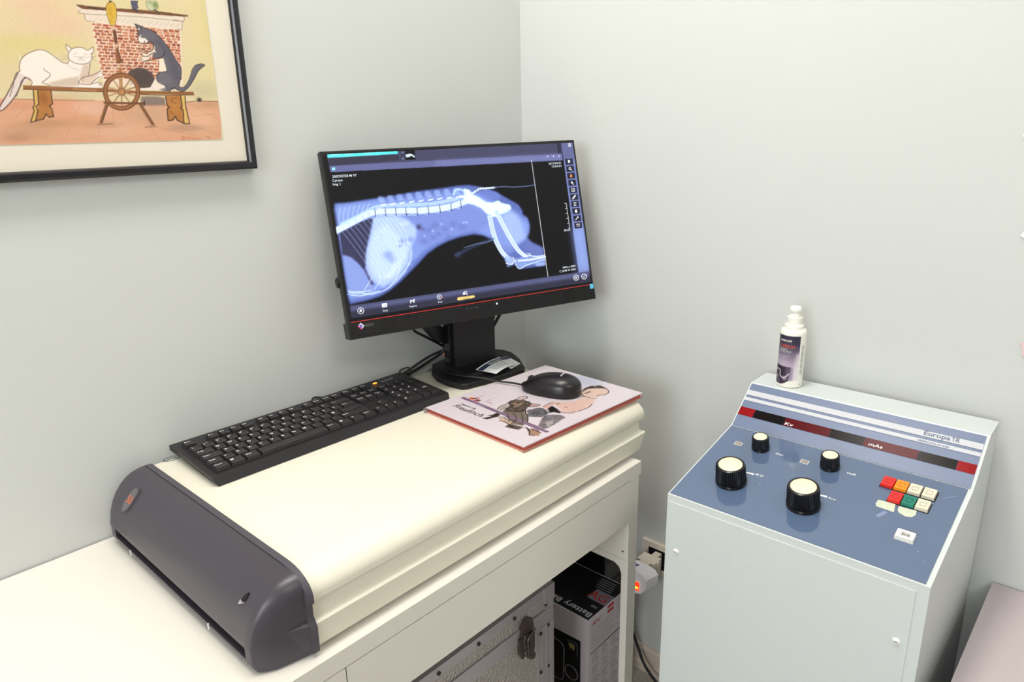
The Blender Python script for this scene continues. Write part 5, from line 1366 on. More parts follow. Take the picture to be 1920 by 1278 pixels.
('s',[-603,103,-638,-16,-566,-56,-451,-26],13,(50,42,42),0.85,1),
('s',[-523,254,-431,275,-371,249],13,(60,52,50),0.7,1),
('s',[-919,-89,-1068,-294,-1176,-390],13,(80,70,66),0.6,1),
('s',[-798,-147,-943,-359,-1094,-481],13,(80,70,66),0.6,1),
('s',[-706,-248,-860,-451,-1039,-612],13,(80,70,66),0.6,1),
('p',[149,-398,464,-657,784,-595,869,-831,593,-981,256,-1044,23,-999,-124,-942,-164,-835,-72,-725,-7,-581],(226,196,184),0.75,55),
('p',[919,-409,1144,-314,1352,-370,1457,-512,1428,-682,1354,-797,1187,-854,1044,-837,894,-811,837,-654,818,-538],(228,204,192),0.9,15),
('p',[919,-409,1156,-303,1340,-305,1406,-343,1392,-414,1503,-401,1504,-505,1441,-672,1429,-593,1325,-467,1190,-366,1033,-390],(84,76,76),0.85,15),
('s',[890,-426,818,-538,810,-647],17,(100,74,70),0.75,1),
('s',[1326,-316,1492,-409,1490,-575,1380,-777,1249,-850,1119,-849],18,(100,74,70),0.75,1),
('s',[728,-509,810,-647,809,-764,872,-857],17,(100,74,70),0.75,1),
('s',[574,-982,374,-1046,248,-1036,81,-1021],16,(100,74,70),0.75,1),
('s',[-150,-808,-131,-892,-60,-971,52,-989],16,(100,74,70),0.75,1),
('s',[67,-486,172,-468],16,(100,74,70),0.75,1),
('s',[-176,-349,45,-327,135,-336],16,(100,74,70),0.75,1),
('s',[950,-517,1093,-505],17,(100,74,70),0.75,1),
('s',[991,-778,1051,-773],17,(100,74,70),0.75,1),
('s',[1078,-780,1124,-831],17,(100,74,70),0.75,1),
('b',[966,-511],27,19,(60,50,50),0.9),
('b',[1059,-517],50,23,(120,100,96),0.7),
('b',[91,-710],25,18,(150,100,90),0.7),
('p',[-212,-353,135,-336,202,-456,-51,-444,-225,-512],(222,186,176),0.8,25),
],
}


# ------------------------------------------------------------------ room
def structure(o): o['kind'] = 'structure'; return o
RX0, RY0, RZ = -4.2, -4.4, 3.10
structure(box('floor', None, (RX0-0.1, RY0-0.1, -0.08), (0.12, 0.12, 0.0), M_FLOOR))
structure(box('wall_left', None, (RX0-0.1, 0.0, 0.0), (0.12, 0.12, RZ), M_WALL))
structure(box('wall_right', None, (0.0, RY0, 0.0), (0.12, 0.0, RZ), M_WALL))
structure(box('ceiling', None, (RX0-0.1, RY0-0.1, RZ), (0.12, 0.12, RZ+0.08), M_CEIL))
structure(box('wall_front', None, (RX0, RY0-0.1, 0.0), (0.12, RY0, RZ), M_WALL))
# the wall behind the camera, with its window
bm = bmesh.new()
add_box(bm, (RX0-0.1, RY0-0.1, 0), (RX0, -2.15, RZ)); add_box(bm, (RX0-0.1, -0.55, 0), (RX0, 0, RZ))
add_box(bm, (RX0-0.1, -2.15, 0), (RX0, -0.55, 1.0)); add_box(bm, (RX0-0.1, -2.15, 2.4), (RX0, -0.55, RZ))
structure(finish(bm, 'wall_back', None, M_WALL))
bm = bmesh.new()
for a, b in [((-2.15, 1.0), (-2.09, 2.4)), ((-0.61, 1.0), (-0.55, 2.4)), ((-2.09, 1.0), (-0.61, 1.06)), ((-2.09, 2.34), (-0.61, 2.4)), ((-1.38, 1.06), (-1.32, 2.34))]:
    add_box(bm, (RX0-0.07, a[0], a[1]), (RX0-0.02, b[0], b[1]))
win = structure(finish(bm, 'window_1', None, M_TOOLS))
box('pane', win, (RX0-0.05, -2.09, 1.06), (RX0-0.045, -1.38, 2.34), M_GLASS)
box('pane', win, (RX0-0.05, -1.32, 1.06), (RX0-0.045, -0.61, 2.34), M_GLASS)
prof = [(0.0, 0.0), (-0.014, 0.0), (-0.014, 0.022), (-0.010, 0.028), (-0.010, 0.066), (-0.004, 0.0747), (0.0, 0.0747)]
structure(prism('baseboard_right', None, prof, 'y', RY0, -0.012, M_BASEB))
structure(prism('baseboard_left', None, [(u, v) for u, v in prof], 'x', RX0, -0.012, M_BASEB))
for k, (x, y, lab) in enumerate([(-1.0, -0.52, 'flat white ceiling light panel above the desk'), (-1.4, -2.8, 'flat white ceiling light panel behind the camera')]):
    t = thing('ceiling_light', lab, 'light', (x, y, RZ-0.05))
    box('housing', t, (x-0.66, y-0.29, RZ-0.05), (x+0.66, y+0.29, RZ), M_TOOLS, 0.004)
    box('diffuser', t, (x-0.63, y-0.26, RZ-0.056), (x+0.63, y+0.26, RZ-0.05), M_LIGHT)

# ------------------------------------------------------------------ desk
DY = -0.537
desk = thing('desk', 'white desk with drawers along the left wall, carrying the scanner', 'desk', (-0.95, -0.27, 0))
box('desktop', desk, (-1.78, DY, 0.7214), (-0.2546, -0.004, 0.75), M_DESK, 0.0012)
box('drawer', desk, (-0.9775, DY, 0.6254), (-0.2946, DY+0.018, 0.7192), M_DESK, 0.0008)
box('drawer', desk, (-1.74, DY, 0.6254), (-0.9795, DY+0.018, 0.7192), M_DESK, 0.0008)
box('drawer_body', desk, (-0.965, DY+0.018, 0.640), (-0.31, -0.06, 0.7190), M_DESK)
box('drawer_body', desk, (-1.73, DY+0.018, 0.640), (-0.99, -0.06, 0.7190), M_DESK)
side = box('side_panel', desk, (-0.2940, DY+0.0005, 0.5345), (-0.2615, -0.03, 0.7212), M_DESK_METAL, 0.0008)
lathe('screw_hole', side, frame_of((-0.2942, -0.524, 0.553), (-1, 0, 0), (0, 1, 0)), [(0.0022, 0), (0.0022, 0.0006)], pm('rust_screw', (110, 52, 44), 0.6), 12)
fr = box('leg', desk, (-0.2935, DY, 0.0), (-0.2625, DY+0.016, 0.5335), M_DESK_METAL, 0.001)
box('leg', desk, (-0.2935, -0.05, 0.0), (-0.2625, -0.03, 0.5335), M_DESK_METAL, 0.001)
pts = [(DY+0.016, 0.5335), (-0.05, 0.5335), (-0.05, 0.500), (-0.056, 0.514), (-0.066, 0.5185), (DY+0.034, 0.5185), (DY+0.022, 0.512), (DY+0.016, 0.498)]
prism('leg_crossbar', desk, pts, 'x', -0.2935, -0.2625, M_DESK_METAL)
box('leg', desk, (-1.775, DY, 0.0), (-1.745, DY+0.03, 0.7212), M_DESK_METAL, 0.001)
box('leg', desk, (-1.775, -0.06, 0.0), (-1.745, -0.03, 0.7212), M_DESK_METAL, 0.001)

# ------------------------------------------------------------------ scanner
sc = thing('scanner', 'large white X-ray plate scanner with a graphite front end, lying on the desk', 'scanner', (-0.62, -0.27, 0.75))
def arc(cx, cz, r, a0, a1, n=8):
    return [(cx + r*math.cos(math.radians(a0+(a1-a0)*i/n)), cz + r*math.sin(math.radians(a0+(a1-a0)*i/n))) for i in range(n+1)]
TOPZ = 0.8650
lid = [(-0.022, 0.828)] + arc(-0.034, TOPZ-0.012, 0.012, 0, 90, 4) + \
      [(-0.47, TOPZ)] + [(-0.47-0.048*math.sin(math.radians(a)), TOPZ-0.030*(1-math.cos(math.radians(a)))) for a in (12,24,36,48,60,72,82,90)] + [(-0.518, 0.8285), (-0.516, 0.828)]
def loft_x(name, parent, secs, mat, smooth=True):
    bm = bmesh.new(); rings = [[bm.verts.new((x, u, v)) for (u, v) in pts] for x, pts in secs]
    n = len(rings[0])
    for a, b in zip(rings, rings[1:]):
        for i in range(n): bm.faces.new([a[i], a[(i+1) % n], b[(i+1) % n], b[i]])
    bm.faces.new(rings[0][::-1]); bm.faces.new(rings[-1])
    return finish(bm, name, parent, mat, smooth)
def shrink(pts, d, cz=0.8275, cyy=-0.27):
    return [(u + (d if u < cyy else -d), v - d if v > cz+0.01 else v) for u, v in pts]
secs = [(-1.006, lid), (-0.2195, lid)] + [(-0.2195+0.0035*math.sin(math.radians(a)), shrink(lid, 0.0035*(1-math.cos(math.radians(a))))) for a in (25, 50, 70, 90)]
loft_x('lid', sc, secs, M_SCAN)
tray = [(-0.030, 0.7580), (-0.030, 0.8285), (-0.4960, 0.8285), (-0.4960, 0.8252), (-0.5105, 0.8250), (-0.5105, 0.8055), (-0.5110, 0.8015), (-0.5195, 0.7985), (-0.5210, 0.7965), (-0.5185, 0.7640), (-0.5150, 0.7580)]
def cut(pts, d): return [(u, v) for u, v in pts]
bm = bmesh.new()
xr = {0.7580: -0.242, 0.7640: -0.232, 0.7965: -0.2170, 0.7985: -0.2172, 0.8015: -0.2220, 0.8055: -0.2255, 0.8250: -0.2255, 0.8252: -0.2265, 0.8285: -0.2255}
A_ = [bm.verts.new((-1.006, u, v)) for u, v in tray]; B_ = [bm.verts.new((xr[v], u, v)) for u, v in tray]
bm.faces.new(A_[::-1]); bm.faces.new(B_)
for i in range(len(tray)): bm.faces.new([A_[i], A_[(i+1) % len(tray)], B_[(i+1) % len(tray)], B_[i]])
finish(bm, 'tray', sc, M_SCAN, False, 0.0006, 1)
for x in (-0.93, -0.32):
    for y in (-0.07, -0.46):
        lathe('foot', sc, frame_of((x, y, 0.7502), (0, 0, 1), (1, 0, 0)), [(0.014, 0), (0.014, 0.0085)], M_BLACK, 20)
# graphite rim between body and end cap
rim = [(-0.020, 0.757), (-0.020, 0.858), (-0.024, 0.8665), (-0.034, 0.8695), (-0.470, 0.8695)] + \
      [(-0.47-0.0525*math.sin(math.radians(a)), 0.8695-0.032*(1-math.cos(math.radians(a)))) for a in (15,30,45,60,75,90)] + \
      [(-0.5225, 0.8290), (-0.5170, 0.8240), (-0.5165, 0.8080), (-0.5210, 0.8000), (-0.5240, 0.7940), (-0.5230, 0.757)]
prism('seam_rim', sc, rim, 'x', -1.0145, -1.0050, M_CAPRIM, 0.001, 1, True)
# end cap: lofted along Y
outer = [(-1.0150, 0.8680), (-1.0250, 0.8672), (-1.0370, 0.8640), (-1.0480, 0.8580), (-1.0580, 0.8490), (-1.0665, 0.8380), (-1.0735, 0.8250), (-1.0790, 0.8100), (-1.0815, 0.7960)]
def cap_section(y, o=0.0, notch=0.0, yk=0.0):
    pts = []
    for i, (x, z) in enumerate(outer):
        a = outer[max(0, i-1)]; b = outer[min(len(outer)-1, i+1)]
        tx, tz = b[0]-a[0], b[1]-a[1]; L = math.hypot(tx, tz); nx, nz = tz/L, -tx/L
        pts.append((x - nx*o, z - nz*o))
    xe = -1.0830 + o
    pts += [(xe, 0.7900), (xe, 0.7850), (xe+notch, 0.7850), (xe+notch, 0.7685), (xe, 0.7685), (xe, 0.7640), (xe+0.006, 0.7530), (-1.0150, 0.7530)]
    return [(x, y + yk*(max(0.0, (-1.015-x))/0.068)**1.6, z) for x, z in pts]
S_ = []
for a in (90, 65, 40, 20, 0):
    S_.append(cap_section(-0.029 + 0.009*math.sin(math.radians(a)), 0.009*(1-math.cos(math.radians(a)))))
S_.append(cap_section(-0.045)); S_.append(cap_section(-0.0452, 0, 0.016)); S_.append(cap_section(-0.4778, 0, 0.016)); S_.append(cap_section(-0.478))
for a in (0, 12, 24, 36, 48, 60, 72, 82, 90):
    R = 0.024; S_.append(cap_section(-0.492 - R*math.sin(math.radians(a)), R*(1-math.cos(math.radians(a)))*0.9, 0, 0.020*math.sin(math.radians(a))))
bm = bmesh.new(); rings = [[bm.verts.new(v) for v in s_] for s_ in S_]; n = len(rings[0])
for a, b in zip(rings, rings[1:]):
    for i in range(n): bm.faces.new([a[i], a[(i+1) % n], b[(i+1) % n], b[i]])
bm.faces.new(rings[0]); bm.faces.new(rings[-1][::-1])
cap = finish(bm, 'end_cap', sc, M_CAP, True)
box('slot', cap, (-1.0675, -0.4775, 0.7687), (-1.0660, -0.0455, 0.7848), M_DEEP)
for y in (-0.105, -0.375):
    box('slot_marker', cap, (-1.0842, y-0.0012, 0.7600), (-1.0825, y+0.0012, 0.7690), M_WHITEINK)
mesh('side_ledge', cap, [(-1.0600, -0.5020, 0.7990), (-1.0146, -0.5220, 0.8000), (-1.0146, -0.5120, 0.8030), (-1.0146, -0.5172, 0.7560), (-1.0146, -0.5080, 0.7600)],
     [(0, 1, 2), (0, 3, 1), (1, 3, 4, 2), (0, 2, 4), (0, 4, 3)], M_CAP)
# badge "50" and the notch light on the cap
nb = Vector((-0.80, 0, 0.60)).normalized(); ub = Vector((0.60, 0, 0.80)).normalized()
bc = Vector((-1.0632, -0.085, 0.8435))
Mb = Matrix.Identity(4)
for i in range(3): Mb[i][0] = (0, -1, 0)[i]; Mb[i][1] = ub[i]; Mb[i][2] = nb[i]
Mb.translation = bc
bm = bmesh.new()
pp = [(0.011*math.cos(a) + 0.004*math.sin(a), 0.021*math.sin(a)) for a in [2*PI*i/24 for i in range(24)]]
add_prism(bm, pp, lambda u, v: Mb @ Vector((u, v, -0.002)), lambda u, v: Mb @ Vector((u, v, 0.0018)))
bd = finish(bm, 'badge', cap, M_BADGE, True)
letters('lettering', bd, [('50', bc + nb*0.0021 + Vector((0, 0.0085, 0)) - ub*0.006, (0, -1, 0), tuple(ub), 0.013, 0.0165, 0.15)], M_ORANGEINK)
hc = Vector((-1.0652, -0.4600, 0.8400))
Mh = Mb.copy(); Mh.translation = hc
bm = bmesh.new()
add_prism(bm, [(-0.004, -0.009), (0.001, -0.0055), (0.0045, 0.002), (0.004, 0.009), (0.0, 0.006), (-0.0035, 0.0)], lambda u, v: Mh @ Vector((u, v, -0.001)), lambda u, v: Mh @ Vector((u, v, 0.0016)))
lt = finish(bm, 'status_window', cap, M_DEEP)
bm = bmesh.new()
add_prism(bm, [(-0.0055, -0.010), (0.0, -0.0075), (0.003, -0.0035), (-0.001, -0.0055), (-0.0035, -0.0035), (-0.0052, -0.004)], lambda u, v: Mh @ Vector((u, v, -0.001)), lambda u, v: Mh @ Vector((u, v, 0.0022)))
finish(bm, 'window_lip', cap, pm('lip_grey', (170, 158, 166), 0.4))
# printed oval emblem on the lid, half under the keyboard
bm = bmesh.new(); N = 28
def ov(k, r): a = 2*PI*k/N; return Vector((-0.9715 + (0.013+r)*math.cos(a), -0.030 + (0.0085+r)*math.sin(a), TOPZ+0.0004))
for k in range(N): bm.faces.new([bm.verts.new(v) for v in (ov(k, -0.0010), ov(k, 0.0010), ov(k+1, 0.0010), ov(k+1, -0.0010))])
add_box(bm, (-0.981, -0.0315, TOPZ+0.0001), (-0.962, -0.0302, TOPZ+0.0004))
finish(bm, 'emblem', sc, M_NAVY)

# ------------------------------------------------------------------ keyboard
kb = thing('keyboard', 'black full-size computer keyboard lying on the white scanner', 'keyboard', (-0.7180, -0.1090, 0.8652), (0, 0, math.radians(-1.0)), local=True)
KW, K0, K1 = 0.505, -0.090, 0.082           # width, front y, back y (local)
def ktop(y): return 0.0150 + (y-K0)/(K1-K0)*0.0085
prof = [(K0-0.001, 0.0012), (K0+0.0065, 0.0140), (K0+0.012, 0.0152), (K1-0.004, ktop(K1)+0.0005), (K1, ktop(K1)-0.0015), (K1-0.002, 0.0135), (K1-0.02, 0.0105), (K0+0.02, 0.0005)]
bm = bmesh.new(); add_prism(bm, prof, lambda u, v: Vector((-KW/2 + (0.006 if v < 0.012 else 0), u, v)), lambda u, v: Vector((KW/2 - (0.004 if v < 0.012 else 0), u, v)))
case = finish(bm, 'case', kb, M_KBD, False, 0.0012, 2)
for s_ in (-1, 1):
    box('fold_out_foot', kb, (s_*0.19-0.012, K1-0.022, 0.0002), (s_*0.19+0.012, K1-0.012, 0.0125), M_BLACK, 0.0008)
P_ = 0.02125; KX = -KW/2 + 0.0125; 
rows = [
 [('', 1, 'Esc'), ('gap', 1), ('', 1, 'F1'), ('', 1, 'F2'), ('', 1, 'F3'), ('', 1, 'F4'), ('gap', .5), ('', 1, 'F5'), ('', 1, 'F6'), ('', 1, 'F7'), ('', 1, 'F8'), ('gap', .5), ('', 1, 'F9'), ('', 1, 'F10'), ('', 1, 'F11'), ('', 1, 'F12'), ('gap', .25), ('', 1, 'Prt'), ('', 1, 'Scr'), ('', 1, 'Pse')],
 [('', 1, '\\')] + [('', 1, c) for c in '1234567890\'+'] + [('', 2, '<--'), ('gap', .25), ('', 1, 'Ins'), ('', 1, 'Home'), ('', 1, 'PagU'), ('gap', .25), ('', 1, 'Num'), ('', 1, '/'), ('', 1, '*'), ('', 1, '-')],
 [('', 1.5, 'Tab')] + [('', 1, c) for c in 'QWERTYUIOP[]'] + [('', 1.5, 'Ent'), ('gap', .25), ('', 1, 'Del'), ('', 1, 'End'), ('', 1, 'PagD'), ('gap', .25), ('', 1, '7'), ('', 1, '8'), ('', 1, '9'), ('tall', 1, '+')],
 [('', 1.75, 'Caps')] + [('', 1, c) for c in 'ASDFGHJKL;#'] + [('', 2.25, ''), ('gap', 3.5), ('', 1, '4'), ('', 1, '5'), ('', 1, '6')],
 [('', 1.25, 'Shift'), ('', 1, '<')] + [('', 1, c) for c in 'ZXCVBNM,.-'] + [('', 2.75, 'Shift'), ('gap', 1.25), ('', 1, '^'), ('gap', 1.25), ('', 1, '1'), ('', 1, '2'), ('', 1, '3'), ('tall', 1, 'Ent')],
 [('', 1.25, 'Ctrl'), ('', 1.25, '#'), ('', 1.25, 'Alt'), ('', 6.25, ''), ('', 1.25, 'Alt Gr'), ('', 1.25, '#'), ('', 1.25, '='), ('', 1.25, 'Ctrl'), ('gap', .25), ('', 1, '<'), ('', 1, 'v'), ('', 1, '>'), ('gap', .25), ('', 2, '0'), ('', 1, '.')],
]
ydir = Vector((0, 1, 0.049)).normalized(); zdir = Vector((0, -0.049, 1)).normalized()
# recessed wells the key groups sit in
def kpt(x, y, h): return Vector((x, y, ktop(y) + h))
for xa, xb, ya, yb in [(KX-.001, KX+15*P_+.001, -0.0735, 0.034), (KX+15.25*P_-.001, KX+18.25*P_+.001, -0.0735, 0.034), (KX+18.5*P_-.001, KX+22.5*P_+.001, -0.0735, 0.034)]:
    mesh('key_well', case, [kpt(xa, ya, .0004), kpt(xb, ya, .0004), kpt(xb, yb, .0004), kpt(xa, yb, .0004)], [(0, 1, 2, 3)], M_DEEP)
legend = []; kmesh = {}
for r, row in enumerate(rows):
    yb = 0.0635 - 0.0005 if r == 0 else 0.0335 - (r-1)*P_
    x = KX
    for it in row:
        w = it[1]*P_
        if it[0] == 'gap': x += w; continue
        d = P_*(2 if it[0] == 'tall' else 1)
        key = (round(w, 4), round(d, 4))
        if key not in kmesh:
            g = 0.0006; t = 0.0024; h = 0.0072
            bm = bmesh.new()
            a = [bm.verts.new(v) for v in [(g, -d+g, 0), (w-g, -d+g, 0), (w-g, -g, 0), (g, -g, 0)]]
            b = [bm.verts.new(v) for v in [(g+t*.7, -d+g+t*.9, h), (w-g-t*.7, -d+g+t*.9, h), (w-g-t*.7, -g-t*.6, h), (g+t*.7, -g-t*.6, h)]]
            bm.faces.new(b)
            for i in range(4): bm.faces.new([a[i], a[(i+1) % 4], b[(i+1) % 4], b[i]])
            es = [e for e in bm.edges if all(v in b for v in e.verts)]
            bmesh.ops.bevel(bm, geom=es, offset=0.0006, segments=1, affect='EDGES')
            me = bpy.data.meshes.new('key'); bm.to_mesh(me); bm.free(); me.materials.append(M_KEY); kmesh[key] = me
        o = bpy.data.objects.new('key', kmesh[key]); COL.objects.link(o); o.parent = kb
        yy = yb
        o.location = kpt(x, yy, 0.0); o.rotation_euler = (0.049, 0, 0); 
        # key legends sit near the upper left of each cap
        if it[2]:
            s = it[2]; hh = 0.0056 if len(s) == 1 else 0.0036; ww = None if len(s) == 1 else min(0.0115, 0.0034*len(s))
            big = s == '#'
            legend.append((s if not big else '#', kpt(x+0.0038, yy, 0) + ydir*(-0.0105) + zdir*0.0075, (1, 0, 0), tuple(ydir), hh*(1.25 if big else 1), ww if not big else 0.006))
            if len(s) == 1 and s in '1234567890': legend.append(('"', kpt(x+0.0078, yy, 0) + ydir*(-0.0075) + zdir*0.0075, (1, 0, 0), tuple(ydir), 0.0035, 0.003))
        x += w
letters('key_legend', kb, legend, M_WHITEINK, 'stuff')
yl = K1-0.020
led = box('status_light', kb, (0.168, yl-0.002, ktop(yl)), (0.1765, yl+0.002, ktop(yl)+0.0016), M_ORANGE_LED, 0.0005)
letters('lettering', kb, [('acer', kpt(0.186, yl-0.006, 0.0013), (1, 0, 0), tuple(ydir), 0.0085, 0.034, 0.2)], M_SILVERINK)
letters('lettering', kb, [(c, kpt(0.190+0.013*i, yl+0.009, 0.0013), (1, 0, 0), tuple(ydir), 0.003, None) for i, c in enumerate('A1*')], M_WHITEINK)
tube('keyboard_cable', kb, [(0.03, K1+0.001, 0.018), (0.045, K1+0.014, 0.020), (0.07, K1+0.018, 0.012), (0.11, K1+0.014, 0.008), (0.18, K1+0.012, 0.006), (0.26, K1+0.006, 0.006), (0.283, K1-0.004, 0.010), (0.288, K1+0.008, 0.022), (0.268, K1+0.014, 0.020), (0.262, K1+0.010, 0.008)], 0.0018, M_CABLE)

# ------------------------------------------------------------------ folder
FZ0 = 0.8658; FT = 0.0105
fo = thing('folder', 'clear plastic folder with a dog and baby on its cover, under the mouse', 'folder', (-0.37529, -0.35991, FZ0), (0, 0, math.radians(-2.745)), local=True)
FW, FH = 0.354, 0.272
cs, sn = math.cos(math.radians(2.745)), math.sin(math.radians(2.745))
box('inner_pages', fo, (-FW/2+0.005, -FH/2+0.0025, 0.0022), (FW/2-0.006, FH/2-0.003, FT-0.0024), M_PEACH, 0.0004)
box('back_cover', fo, (-FW/2, -FH/2, 0.0), (FW/2, FH/2, 0.0018), pm('peach_clear_back', (204, 128, 112), 0.25), 0.0004)
cov = box('front_cover', fo, (-FW/2, -FH/2, FT-0.0020), (FW/2, FH/2, FT-0.0004), M_CARD, 0.0004)
# rolled transparent spine along the back edge
sp_ = [(FH/2 - 0.002 + 0.0058*math.sin(PI*i/10), FT/2 - (FT/2-0.0006)*math.cos(PI*i/10)) for i in range(11)]
sp_ += [(y_*1.0 - 0.0009, FT/2 + (z_-FT/2)*0.84) for y_, z_ in sp_[::-1]]
prism('spine', fo, sp_, 'x', -FW/2-0.004, FW/2, M_CLEAR, 0, 1, True)
cv = Canvas(-FW/2*1e4+20, -FH/2*1e4+20, FW/2*1e4-20, FH/2*1e4-20, 9, (226, 218, 223))
cv.pen = 1.35; cv.run(ART['folder'])
cv.a = np.clip((cv.a - 0.86)*1.4 + 0.79, 0, 1)
cv.surface('cover_print', cov, lambda X, Y: np.stack([X, Y, np.full_like(X, FT-0.0002)], 1), print_material('cover_ink', 0, 0.35, 0.2))
letters('lettering', cov, [('Fraulinch', (-0.1385, 0.1010, FT+0.0001), (0, -1, 0), (1, 0, 0), 0.0155, 0.082, 0.25)], M_PURPLEINK)
letters('lettering', cov, [('Stagione alla', (-0.1195, 0.0985, FT+0.0001), (0, -1, 0), (1, 0, 0), 0.0060, 0.044, 0.25)], M_PURPLEINK)

# ------------------------------------------------------------------ mouse
ms = thing('computer_mouse', 'black corded computer mouse on the folder cover', 'mouse', (-0.3235, -0.3560, FZ0+FT), (0, 0, math.radians(105.5)), local=True)
def mouse_section(t, part):
    # t -1 (tail) .. 1 (nose); returns half width, height
    w = 0.0355*(max(0.0, 1-abs(t)**2.8))**0.5*(1 - 0.10*t)
    h = 0.0415*(max(0.0, 1-abs((t+0.12)/1.14)**2.3))**0.62*(1-0.12*t)
    return w, h
bm = bmesh.new(); rings = []; NT, NS = 36, 22
L_ = 0.066; nt_ = [math.sin(PI/2*(-1+2*i/NT))*0.998 for i in range(NT+1)]
for t in nt_:
    w, h = mouse_section(t, 0); w = max(w, 0.002); h = max(h, 0.010)
    ring = []
    for j in range(NS+1):
        a = PI*j/NS; cx = math.cos(a); sx = math.sin(a)
        ring.append(bm.verts.new((t*L_, w*math.copysign(abs(cx)**0.75, cx), 0.0115 + (h-0.0115 if h > 0.0115 else 0.0005)*sx**0.85)))
    rings.append(ring)
for a, b in zip(rings, rings[1:]):
    for j in range(NS): bm.faces.new([a[j], a[j+1], b[j+1], b[j]])
for r_ in (rings[0], rings[-1]): bm.faces.new(r_)
top = finish(bm, 'top_shell', ms, M_MOUSE, True)
bm = bmesh.new(); rings = []
for z, k in ((0.0005, 0.86), (0.0012, 0.90), (0.006, 0.975), (0.0122, 1.01)):
    ring = []
    for i in range(2*NT):
        ii = i if i <= NT else 2*NT-i; t = nt_[ii]; w, h = mouse_section(t, 0); w = max(w, 0.002)
        ring.append(bm.verts.new((t*L_*(k*.5+.5), (w if i < NT else -w)*k, z)))
    rings.append(ring)
for a, b in zip(rings, rings[1:]):
    for i in range(2*NT): bm.faces.new([a[i], a[(i+1) % (2*NT)], b[(i+1) % (2*NT)], b[i]])
bm.faces.new(rings[0][::-1]); bm.faces.new(rings[-1])
finish(bm, 'base_shell', ms, M_BLACK, True)
def mtop(x, y):
    w, h = mouse_section(x/L_, 0); c = min(0.999, abs(y)/w); sx = (1-c**(2/0.75))**0.5
    return 0.0115 + (h-0.0115)*sx**0.85
tube('button_split', top, [(0.030+0.004*i, 0.0, mtop(0.030+0.004*i, 0)-0.0004) for i in range(9)], 0.0007, M_DEEP, 6, 2)
tube('button_seam', top, [(0.0285, y, mtop(0.0285, y)-0.0002) for y in [-0.030+0.0025*i for i in range(25)]], 0.0005, M_DEEP, 6, 1)
lathe('scroll_wheel', ms, frame_of((0.044, -0.0035, mtop(0.044, 0)-0.0045), (0, 1, 0), (1, 0, 0)), [(0.0078, 0), (0.0088, 0.001), (0.0088, 0.006), (0.0078, 0.007)], M_BLACK, 24)
letters('lettering', top, [('acer', Vector((-0.026, 0.0, 0.0)), (0, 1, 0), (1, 0, 0), 0.0062, 0.022, 0.2)], M_WHITEINK,
        fn=lambda o, X, Y: Vector((o.x - Y + 0.002, o.y + X - 0.011, mtop(o.x - Y + 0.002, o.y + X - 0.011) + 0.0009)))
# cable, in the mouse's own frame
Rm = Matrix.Rotation(math.radians(105.5), 4, 'Z'); Rm.translation = Vector((-0.3235, -0.3560, FZ0+FT)); Ri = Rm.inverted()
tube('mouse_cable', ms, [Ri @ Vector(v) for v in [(-0.3405, -0.2950, 0.8825), (-0.3425, -0.2760, 0.8825), (-0.3480, -0.2540, 0.8820), (-0.3560, -0.2290, 0.8815), (-0.3650, -0.2060, 0.8850), (-0.3790, -0.1800, 0.8865), (-0.3900, -0.1500, 0.8860), (-0.3920, -0.1150, 0.8860), (-0.3800, -0.0750, 0.8860)]], 0.0021, M_CABLE)

# ------------------------------------------------------------------ monitor
MO = Vector((-0.37256, -0.21366, 1.0244)); ma, mt_, mr = -0.33439, 0.23813, 0.01309
rr = Vector((math.cos(ma), math.sin(ma), 0)); nn = Vector((math.sin(ma), -math.cos(ma), 0)); uu = Vector((0, 0, 1))*math.cos(mt_) - nn*math.sin(mt_)
mR = rr*math.cos(mr) + uu*math.sin(mr); mU = -rr*math.sin(mr) + uu*math.cos(mr); mN = mR.cross(mU)   # mN faces the viewer
BASEC = Vector((-0.2950, -0.1120, 0.8656))
mo = thing('monitor', 'black flat computer monitor showing an animal X-ray, on a stand', 'monitor', BASEC)
mo_off = BASEC
MM = Matrix.Identity(4)
for i in range(3): MM[i][0] = mR[i]; MM[i][1] = mU[i]; MM[i][2] = mN[i]
MK = 0.955    # true width of the panel: 0.573 m
for i in range(3):
    for j in range(3): MM[i][j] *= MK
MM.translation = MO
def q(u, v, n=0.0): return MM @ Vector((u, v, n))
HW, HH = 0.300, 0.3774
bm = bmesh.new(); add_box(bm, (-HW, 0.034, -0.020), (HW, HH, -0.0006), MM)
hou = finish(bm, 'bezel', mo, M_BLACK, False, 0.0012, 2)
bm = bmesh.new(); add_box(bm, (-HW*0.94, 0.012, -0.040), (HW*0.94, HH-0.02, -0.0205), MM)
bk = finish(bm, 'rear_housing', mo, M_BLACK, False, 0.008, 3)
bm = bmesh.new(); add_box(bm, (-0.11, 0.10, -0.058), (0.11, 0.29, -0.0405), MM)
finish(bm, 'vent_hump', mo, M_BLACK, False, 0.008, 3)
